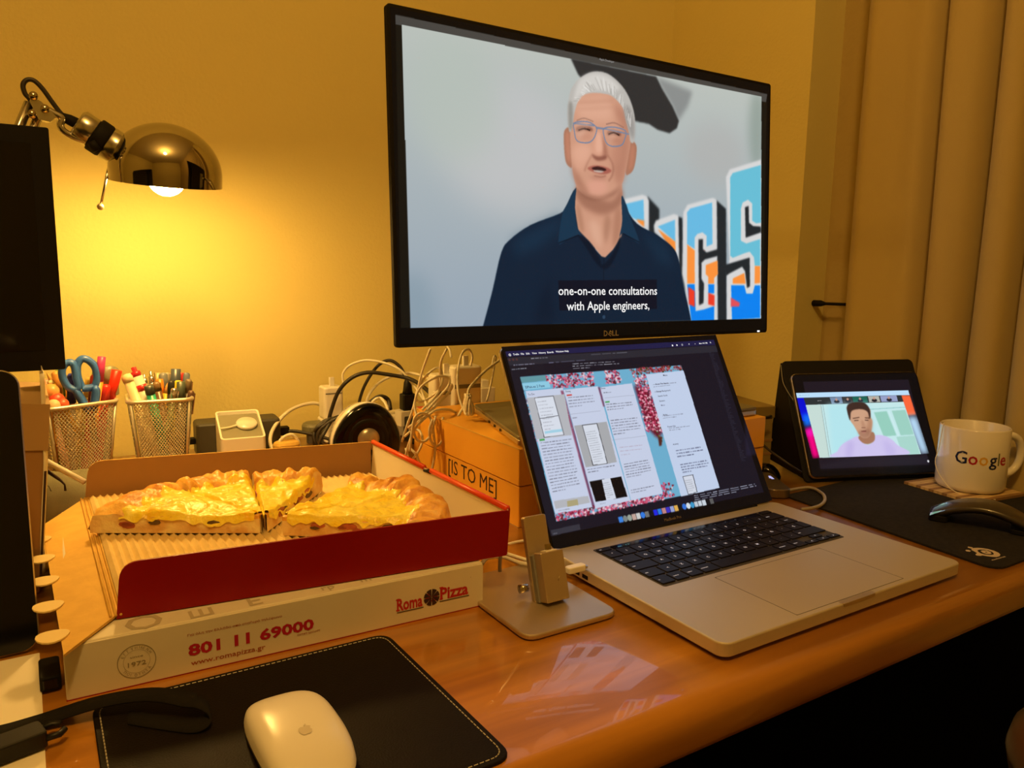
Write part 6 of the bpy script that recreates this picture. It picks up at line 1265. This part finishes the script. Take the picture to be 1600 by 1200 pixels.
MB().slab(0, 0, .075, .125, 0, .080, .002, .001).build('body', mat('olive_card', (.30, .22, .07), .6), rb); MB().slab(-.002, -.002, .077, .127, .0805, .100, .002, .001).build('lid', mat('olive_card_lid', (.26, .19, .06), .5), rb)
for k in range(2): MB().box((.0, -.0008, .02+.022*k), (.075, .001, .024+.022*k)).build('rib', M['card_brown'], rb)
cable('black_cable', [(0.9373,0.8,0.0796),(0.9543,0.8,0.0851),(0.991,0.8,0.0888)], .0022, M['cable_black'], 'black cable crossing the front of the olive box')
mo = (1.1663,0.9767,0.02)
bm = empty('black_plug', (.952, .775, 0), .4, 'small black plug between the laptop screen and the tablet folio', 'plug'); v, f = shell(.05, .03, .022, .004, 10, 28); b = MB(); b.add(v, f, 0, True); b.build('body', M['black_gloss'], bm); b = MB(); b.prism(ring(.049, .029), 0, .0045, .001); b.build('sole', M['black_matte'], bm)
cable('black_cable', [(0.9405,0.78,0.059),(0.9392,0.76,0.0493),(0.937,0.74,0.043),(0.9417,0.72,0.0333),(0.9571,0.712,0.0225)], .0018, M['cable_black'], 'thin black cable running to the foot of the tablet')
# usb hub
hb_ = [(0.8766,0.714,0.012),(0.9116,0.6761,0.012)]
hub = empty('usb_hub', (.892, .705, 0), math.radians(58), 'grey metal usb hub with a blue-white light, right of the laptop screen', 'usb hub')
MB().slab(-.022, -.017, .075, .017, .001, .0135, .012, .001, 7).build('shell', mat('hub_metal', (.22, .19, .15), .35, metal=.8), hub)
MB().slab(-.020, -.015, .073, .015, 0, .0012, .010).build('sole', M['black_matte'], hub)
txt('lit_lettering', 'slim', glow('hub_light', (.55, .55, 1.), 1.2), hub, (.034, -.010, .0137), h=.006, axes='xy', bold=.03, xs=1.3)
ww = empty('yellow_plug', (.885, .745, 0), math.radians(60), 'pale wooden-looking plug beside the usb hub', 'plug'); MB().slab(-.02, -.006, .02, .006, .0, .008, .001, .0005).build('shell', M['bamboo'], ww); MB().box((-.008, -.0062, .003), (.008, -.0058, .005)).build('slot', M['black'], ww)
cable('grey_cable', [(0.882,0.692,0.008),(0.9461,0.6912,0.006),(0.9408,0.6648,0.006),(0.9186,0.6423,0.006),(0.8909,0.6281,0.006),(0.8674,0.6255,0.006),(0.8506,0.6287,0.006)], .0024, mat('grey_cord', (.30, .27, .22), .5), 'grey cable looping from the usb hub to the laptop edge')
# ---- white power bricks on the boxes
def at(x, y, z, rz=0.): return Matrix.Translation((x, y, z)) @ Matrix.Rotation(rz, 4, 'Z')
k1 = [(0.5368,1.1,0.0888),(0.5873,1.1,0.1497)]; k2 = [(0.5722,1.05,0.094),(0.6062,1.05,0.1577)]
brick('power_brick', at(k1[0][0]+.004, 1.085, .0, -.10), .048, k1[1][2]-.004, .030, 'left of the two tall white power bricks under the monitor')
brick('power_brick', at(k2[0][0]-.004, 1.072, .0, -.10), .050, k2[1][2]+.001, .032, 'right of the two tall white power bricks under the monitor')
k3 = [(0.757,1.3,0.0469),(0.7949,1.3,0.0773)]
o = empty('wall_socket_adapter', (k3[0][0], 1.31, .042), 0, 'small beige adapter by the wall just left of the laptop screen', 'adapter'); MB().slab(0, 0, .032, .05, 0, k3[1][2]-.042, .002, .001).build('body', M['white'], o); MB().slab(.006, .01, .024, .035, k3[1][2]-.042, k3[1][2]-.028, .003, .001).build('plug_top', M['white'], o)
o = empty('adapter_foot', (k3[0][0], 1.20, 0), 0); bpy.data.objects.remove(o)
# ---- white cable tangle
wc = M['cable_white']; wt = 'white cables tangled at the far corner of the orange boxes'
TG = [[(0.4923,1.0,0.197),(0.4896,1.02,0.1632),(0.486,1.03,0.1317),(0.4833,1.04,0.1034),(0.4773,1.05,0.0749),(0.4743,1.06,0.0516)],[(0.5191,1.0,0.1967),(0.5148,1.01,0.1771),(0.5189,1.02,0.1519),(0.52,1.02,0.1374),(0.5112,1.03,0.124),(0.4922,1.03,0.1159),(0.4839,1.03,0.1223),(0.4881,1.03,0.1382),(0.4979,1.02,0.158),(0.5125,1.02,0.1666),(0.521,1.02,0.1613),(0.5159,1.01,0.1438),(0.5004,1.0,0.1275),(0.4751,0.99,0.1124)],[(0.4717,1.0,0.097),(0.4724,1.01,0.1168),(0.4796,1.01,0.1388),(0.4971,1.01,0.1508),(0.5159,1.01,0.1553),(0.5286,1.01,0.1506),(0.5213,1.0,0.141),(0.5087,1.0,0.1287),(0.4872,0.99,0.1151),(0.47,0.99,0.0989),(0.4595,1.0,0.0822)],[(0.5266,1.0,0.1445),(0.5276,1.0,0.1387),(0.515,1.0,0.1244),(0.4903,0.99,0.1111),(0.4653,0.98,0.1039),(0.4563,0.98,0.0927),(0.4602,0.98,0.0739),(0.4721,0.98,0.0679),(0.4823,0.98,0.0762),(0.4843,0.98,0.0947),(0.4783,0.98,0.1064),(0.4663,0.98,0.1093),(0.4573,0.98,0.1018),(0.4533,0.98,0.0792),(0.4502,0.98,0.0565)],[(0.5342,1.0,0.1008),(0.5162,0.99,0.1088),(0.4924,0.98,0.1116),(0.4783,0.98,0.1045),(0.4602,0.98,0.0896),(0.4548,0.99,0.0678),(0.4523,1.0,0.0425)],[(0.4889,0.975,0.1044),(0.4834,0.972,0.0869),(0.4854,0.97,0.0592),(0.4823,0.97,0.0361),(0.4773,0.97,0.0208)],[(0.4976,0.97,0.1026),(0.4986,0.97,0.0858),(0.4966,0.97,0.0692),(0.4884,0.97,0.0616),(0.4793,0.97,0.0692),(0.4763,0.97,0.0862),(0.4814,0.97,0.1013)],[(0.4997,1.05,0.1395),(0.5012,1.04,0.1213),(0.488,1.0,0.1096),(0.475,0.99,0.0984),(0.465,0.99,0.0947),(0.4576,1.0,0.0861)],[(0.4605,1.02,0.0688),(0.4692,1.01,0.0793),(0.4757,1.0,0.0787),(0.4749,0.99,0.0656),(0.4668,0.99,0.0496),(0.4593,1.0,0.037),(0.4579,1.01,0.054)],[(0.4594,1.0,0.0559),(0.4648,0.99,0.048),(0.4698,0.99,0.036),(0.4744,0.985,0.029),(0.4781,0.98,0.0221)]]
LB_ = ['white cable hanging down left from behind the monitor', 'white cable dropping from the monitor into two loops', 'white cable making the middle loop of the tangle', 'white cable with the ring-shaped bight on the box side', 'white cable laid flat over the orange box top corner', 'white cable hanging lowest down the orange box side', 'white cable loop hanging on the orange box side', 'short white cable crossing behind the tangle', 'white cable ring beside the black speaker rim', 'white cable end disappearing behind the red pizza box rim']
for p, s_ in zip(TG, LB_): cable('white_cable', p, .0019, wc, s_, 'cable', 7, group=wt)
cable('white_cable', [(0.581,1.04,0.1633),(0.5842,1.04,0.178),(0.5774,1.04,0.1893),(0.5608,1.03,0.1851),(0.5435,1.01,0.166),(0.5318,0.99,0.1455),(0.5297,0.98,0.1263),(0.5307,0.97,0.1109)], .0019, wc, 'white cable bowing out of the right power brick', group=wt)
cable('white_cable', [(0.5791,1.1,0.1709),(0.582,1.11,0.1801),(0.5825,1.12,0.1875),(0.583,1.13,0.2075)], .0019, wc, 'white cable rising from the left power brick behind the monitor', group=wt)
cable('white_cable', [(0.623,1.02,0.1733),(0.5862,1.0,0.1618),(0.5551,0.98,0.1491),(0.5389,0.97,0.1384),(0.5352,0.965,0.1254),(0.5204,0.955,0.1142),(0.5116,0.95,0.1066)], .0020, wc, 'white cable slanting from the bundle up to the laptop screen', group=wt)
cable('white_cable', [(0.5868,1.0,0.1129),(0.5992,1.01,0.1332),(0.6116,1.02,0.1609),(0.6209,1.03,0.1743),(0.6174,1.03,0.1775),(0.607,1.02,0.1612)], .0016, wc, 'thin white cable standing in a tall narrow loop', group=wt)
bd = MB(); rn = random.Random(3); bc = (0.5242,0.945,0.1156)
for k in range(9):
    a = -.5+1.0*k/8; top_ = Vector((bc[0]+.003*math.sin(k*2), bc[1]+.004*math.cos(k), bc[2]+.020)); r_ = .013+.003*rn.random()
    pts = [top_]+[Vector((bc[0]+math.sin(a)*r_*1.1*s_+.003*math.cos(k), bc[1]-.004+.006*math.sin(k), bc[2]+.020-.030*s_)) for s_ in (.4, .8)]+[Vector((bc[0]+math.sin(a)*r_*.8, bc[1]-.006, bc[2]-.006))]
    pts += [Vector((bc[0]+math.sin(a)*r_*.5, bc[1]+.006, bc[2]+.002)), top_+Vector((.001, .003, .002))]
    bd.tube(spline(pts, 4), .0017, 6)
o = bd.build('cable_bundle', wc); tag(o, 'knotted bundle of thin white cable in front of the right power brick', 'cable')

# ---- laptop charging cables
for pts, s_ in (([(0.457,0.5882,0.02),(0.4555,0.6162,0.0085),(0.4432,0.6333,0.0085),(0.4268,0.651,0.0085),(0.4188,0.6765,0.0085),(0.4032,0.6813,0.0085),(0.3884,0.6691,0.0085)], 'nearer white charging cable plugged into the laptop side'), ([(0.4753,0.6297,0.009),(0.457,0.632,0.009),(0.4397,0.6461,0.009),(0.429,0.6735,0.009),(0.4208,0.7002,0.009),(0.4185,0.7316,0.009)], 'farther white charging cable plugged into the laptop side')):
    o = empty('charging_cable', pts[0], 0, s_, 'cable', 'white charging cables at the laptop side'); P = [Vector(p)-Vector(pts[0]) for p in pts]
    MB().tube(spline(P, 6), .0022, 8).build('cord', wc, o); MB().slab(-.018, -.0045, .004, .0045, -.0032, .0032, .003, .001, 4).build('plug', M['white'], o)
    MB().slab(.004, -.0036, .0062, .0036, -.0012, .0012, .001).build('tip', M['steel'], o)
cable('grey_cable', [(0.3877,0.63,0.0315),(0.384,0.625,0.0259),(0.381,0.62,0.0197)], .0018, mat('grey_lead', (.35, .28, .16), .5), 'short grey lead dropping onto the phone stand foot')
cable('cream_cable', [(0.4539,0.7197,0.0025),(0.4692,0.7206,0.0025),(0.482,0.7157,0.0025),(0.4921,0.6978,0.0025)], .0018, wc, 'thin cream cable between the red box corner and the phone stand')

# ================================================================ RIGHT SIDE: CLOTH MAT, MUG, COASTER, DARK MOUSE
gp_ = empty('cloth_mouse_mat', (0, 0, 0), 0, 'large black cloth mouse mat with a beige round emblem, right of the laptop', 'mouse mat')
pol = rpoly([(.868, .392), (1.205, .392), (1.205, .700), (.895, .690)], [.022, .02, .02, .012], 7)
b = MB(); b.prism(pol, 0, .0028, .0006); b.build('mat', M['black_cloth'], gp_)
lgm = M['mousepad_print']
s_px = lambda L: L
LG = [[(1.9482,-1.217)]]
def flat(pts, name, m, z=.0030):
    v = [(p[0], p[1], z) for p in pts]; k = len(v); a = sum((v[i][0]*v[(i+1) % k][1]-v[(i+1) % k][0]*v[i][1]) for i in range(k))
    b = MB(); b.add(v, [tuple(range(k)) if a > 0 else tuple(range(k-1, -1, -1))]); return b.build(name, m, gp_)
def zlogo(*p): return p
o1 = [(0.9087,0.4401,0.003),(0.9127,0.4396,0.003),(0.9171,0.4376,0.003),(0.9208,0.4341,0.003),(0.9234,0.429,0.003),(0.9235,0.4228,0.003),(0.9214,0.4171,0.003),(0.9176,0.4133,0.003),(0.9114,0.4109,0.003),(0.9052,0.4112,0.003),(0.9012,0.4143,0.003),(0.8983,0.418,0.003),(0.8965,0.4221,0.003),(0.8933,0.4222,0.003),(0.8902,0.4254,0.003),(0.8924,0.4278,0.003),(0.8987,0.429,0.003),(0.9014,0.4338,0.003),(0.9031,0.4376,0.003)]
flat(o1, 'emblem', lgm)
flat([(0.9081,0.4336,0.0031),(0.9126,0.4332,0.0031),(0.9166,0.4309,0.0031),(0.9185,0.4266,0.0031),(0.9172,0.4218,0.0031),(0.9133,0.418,0.0031),(0.9094,0.4169,0.0031),(0.9048,0.4187,0.0031),(0.9015,0.4223,0.0031),(0.9011,0.4262,0.0031),(0.9037,0.4304,0.0031)], 'emblem_gap', M['black_cloth'], .00315)
flat([(0.9083,0.4304,0.0032),(0.9128,0.4301,0.0032),(0.9161,0.427,0.0032),(0.915,0.4228,0.0032),(0.9114,0.4197,0.0032),(0.9073,0.4195,0.0032),(0.9043,0.4221,0.0032),(0.9048,0.426,0.0032)], 'emblem_eye', lgm, .0033)
flat([(0.9094,0.426,0.0033),(0.9113,0.4246,0.0033),(0.9091,0.4232,0.0033),(0.9077,0.4246,0.0033)], 'emblem_pupil', M['black_cloth'], .00345)
flat([(0.9093,0.4451,0.003),(0.9112,0.4453,0.003),(0.9129,0.4418,0.003),(0.9108,0.4394,0.003),(0.9066,0.439,0.003),(0.9076,0.4413,0.003),(0.9071,0.4437,0.003)], 'emblem_tail', lgm)
flat([(0.8961,0.4409,0.003),(0.8989,0.441,0.003),(0.9005,0.4387,0.003),(0.8994,0.4362,0.003),(0.8955,0.4355,0.003),(0.8937,0.4383,0.003)], 'emblem_dot', lgm)
wt_ = [(0.8896,0.4078,0.0031),(0.923,0.4056,0.0031)]
an = math.atan2(wt_[1][1]-wt_[0][1], wt_[1][0]-wt_[0][0]); txt('lettering', 'steelseries', lgm, gp_, (wt_[0][0], wt_[0][1], .0031), h=.0028, axes='xy', rot=an, bold=.02, xs=(math.hypot(wt_[1][0]-wt_[0][0], wt_[1][1]-wt_[0][1])/.021))
# coaster of bamboo strips
cs = empty('coaster', (1.150, .577, .0029), math.radians(-8), 'square bamboo strip coaster under the white mug', 'coaster')
CS = .112
for k in range(16):
    x0 = -CS/2+CS*k/16; MB().slab(-CS/2, x0+.0003, CS/2, x0+CS/16-.0003, 0, .0038, .0006).build('strip', M['bamboo'] if k % 3 else M['bamboo_dark'], cs)
MB().slab(-CS/2+.004, -CS/2+.002, CS/2-.004, CS/2-.002, -.0, .002, .001).build('backing', M['bamboo_dark'], cs)
mc = (1.158, .574)
mug = empty('mug', (mc[0], mc[1], .0068), 0, 'white mug with colourful Google lettering and a teabag string, on the coaster'.replace('Google ', ''), 'mug')
MR, MHH = .0455, .0925
pr_ = [(0, 0), (MR-.006, 0), (MR-.002, .003), (MR, .008), (MR, MHH-.002), (MR-.0012, MHH), (MR-.003, MHH-.0015), (MR-.0036, .012), (MR-.010, .006), (0, .0055)]
MB().lathe(pr_, 64).build('body', M['white_gloss'], mug)
MB().lathe([(0, .0), (MR-.0037, .0)], 40, M=Matrix.Translation((0, 0, .060)), cap=False).build('tea', mat('tea', (.12, .03, .005), .05), mug)
hd = Vector((.846, -.532, 0)).normalized(); hd = Matrix.Rotation(math.radians(8), 3, 'Z') @ hd
hpts = [hd*(MR-.003)+Vector((0,0,.074)), hd*(MR+.012)+Vector((0,0,.0765)), hd*(MR+.026)+Vector((0,0,.070)), hd*(MR+.033)+Vector((0,0,.052)), hd*(MR+.029)+Vector((0,0,.032)), hd*(MR+.016)+Vector((0,0,.020)), hd*(MR-.002)+Vector((0,0,.019))]
MB().tube(spline(hpts, 6), .0055, 12).build('handle', M['white_gloss'], mug)
# lettering wrapped around the mug
gcol = {'b': (.01, .02, .10), 'r': (.42, .01, .03), 'y': (.72, .42, .06), 'g': (.10, .12, .04)}
a_mid = math.atan2(-mc[1], -mc[0])
def wrap(s, ang, z, h, c, wdt):
    o = txt('lettering', s, mat('print_'+s, c, .3), mug, (0, 0, 0), h=h, width=wdt, bold=.012)
    me = o.data; n = len(me.vertices); co = np.zeros(n*3); me.vertices.foreach_get('co', co); co = co.reshape(-1, 3)
    th = ang+co[:,0]/MR; zz_ = co[:,2].copy(); P = np.stack([(MR+.00035)*np.cos(th), (MR+.00035)*np.sin(th), zz_+z], 1); me.vertices.foreach_set('co', P.ravel()); me.update()
x = a_mid-.47
for s_, c_, wd, hh in (('G', 'b', .0155, .0185), ('o', 'r', .0115, .0185), ('o', 'y', .0115, .0185), ('g', 'b', .0110, .0185), ('l', 'g', .0022, .0185), ('e', 'r', .0110, .0185)):
    wrap(s_, x, .0435, hh, gcol[c_], wd); x += (wd+.0016)/MR
st_ = [Vector((p[0]-mc[0], p[1]-mc[1], p[2]-.0068)) for p in [(1.1136,0.6,0.1008),(1.1085,0.6,0.0919),(1.1053,0.598,0.0804),(1.0984,0.597,0.0625),(1.0937,0.594,0.0495),(1.0969,0.59,0.0377),(1.0937,0.58,0.0292),(1.0815,0.565,0.0188)]]
cam_l = Vector((-.846, .532, 0))
sp3 = [cam_l*(MR-.0035)+Vector((0,0,.070)), cam_l*(MR-.001)+Vector((0,0,.094)), cam_l*(MR+.0015)+Vector((0,0,.088)), cam_l*(MR+.004)+Vector((0,0,.06)), cam_l*(MR+.010)+Vector((-.002,-.004,.035)), cam_l*(MR+.004)+Vector((-.010,-.018,.012)), cam_l*(MR*.72)+Vector((-.020,-.030,.0)), Vector((-.030, -.052, -.001))]
MB().tube(spline(sp3, 6), .0006, 6).build('tea_string', M['paper'], mug)
tg = [(1.1166,0.5977,0.0035),(1.0954,0.5729,0.0035),(1.1037,0.5576,0.0035),(1.1258,0.5667,0.0035),(1.1369,0.5939,0.0035)]
o = empty('teabag_tag', (tg[0][0], tg[0][1], .0030), 0, 'green paper teabag tag lying against the coaster', 'tag'); v = [(p[0]-tg[0][0], p[1]-tg[0][1]) for p in tg]; b = MB(); b.prism(v, 0, .0014); b.build('tag_card', mat('green_card', (.16, .30, .07), .5), o); b = MB(); b.prism([(x*.6+.006, y*.6) for x, y in v], .0014, .0018); b.build('tag_print', mat('pale_green', (.42, .5, .22), .5), o)
# dark arc mouse
m0 = Vector((0.9844,0.5326,0.003)); m1v = Vector((1.0353,0.4141,0.003)); md_ = (m1v-m0); md_.z = 0; ml = .118; ang = math.atan2(md_.y, md_.x)
dmz = empty('dark_mouse', (m0.x, m0.y, .003), ang, 'dark arched mouse with a bright metal strip on the black cloth mat', 'mouse')
def arc(t): return .004+.0275*math.sin(PI*(.06+.88*t))**.85
v = []; f = []; na_, nb_ = 24, 10
for i in range(na_+1):
    t_ = i/na_; wd = .027*(1-.25*(abs(2*t_-1))**3)
    for j in range(nb_+1):
        s_ = -1+2*j/nb_; v.append((t_*ml, s_*wd, arc(t_)-.005*abs(s_)**2.5))
for i in range(na_):
    for j in range(nb_): f.append((i*(nb_+1)+j, (i+1)*(nb_+1)+j, (i+1)*(nb_+1)+j+1, i*(nb_+1)+j+1))
b = MB(); b.add(v, f, 0, True); o = b.build('shell', mat('mouse_black', (.035, .028, .020), .3, coat=.3), dmz); md2 = o.modifiers.new('t', 'SOLIDIFY'); md2.thickness = .007; md2.offset = -1
v = []; f = []
for i in range(9):
    t_ = .015+.14*i/8
    for s_ in (-1.0, 0, 1.0): v.append((t_*ml, s_*.0245, arc(t_)+.0006-.005*abs(s_)**2.5))
for i in range(8):
    for j in range(2): f.append((3*i+j, 3*(i+1)+j, 3*(i+1)+j+1, 3*i+j+1))
b = MB(); b.add(v, f, 0, True); b.build('metal_strip', M['chrome'], dmz)
MB().slab(0, -.022, .022, .022, 0, .008, .005, .001).build('front_foot', M['black_matte'], dmz); MB().slab(ml-.03, -.020, ml, .020, 0, .006, .005, .001).build('rear_foot', M['black_matte'], dmz)
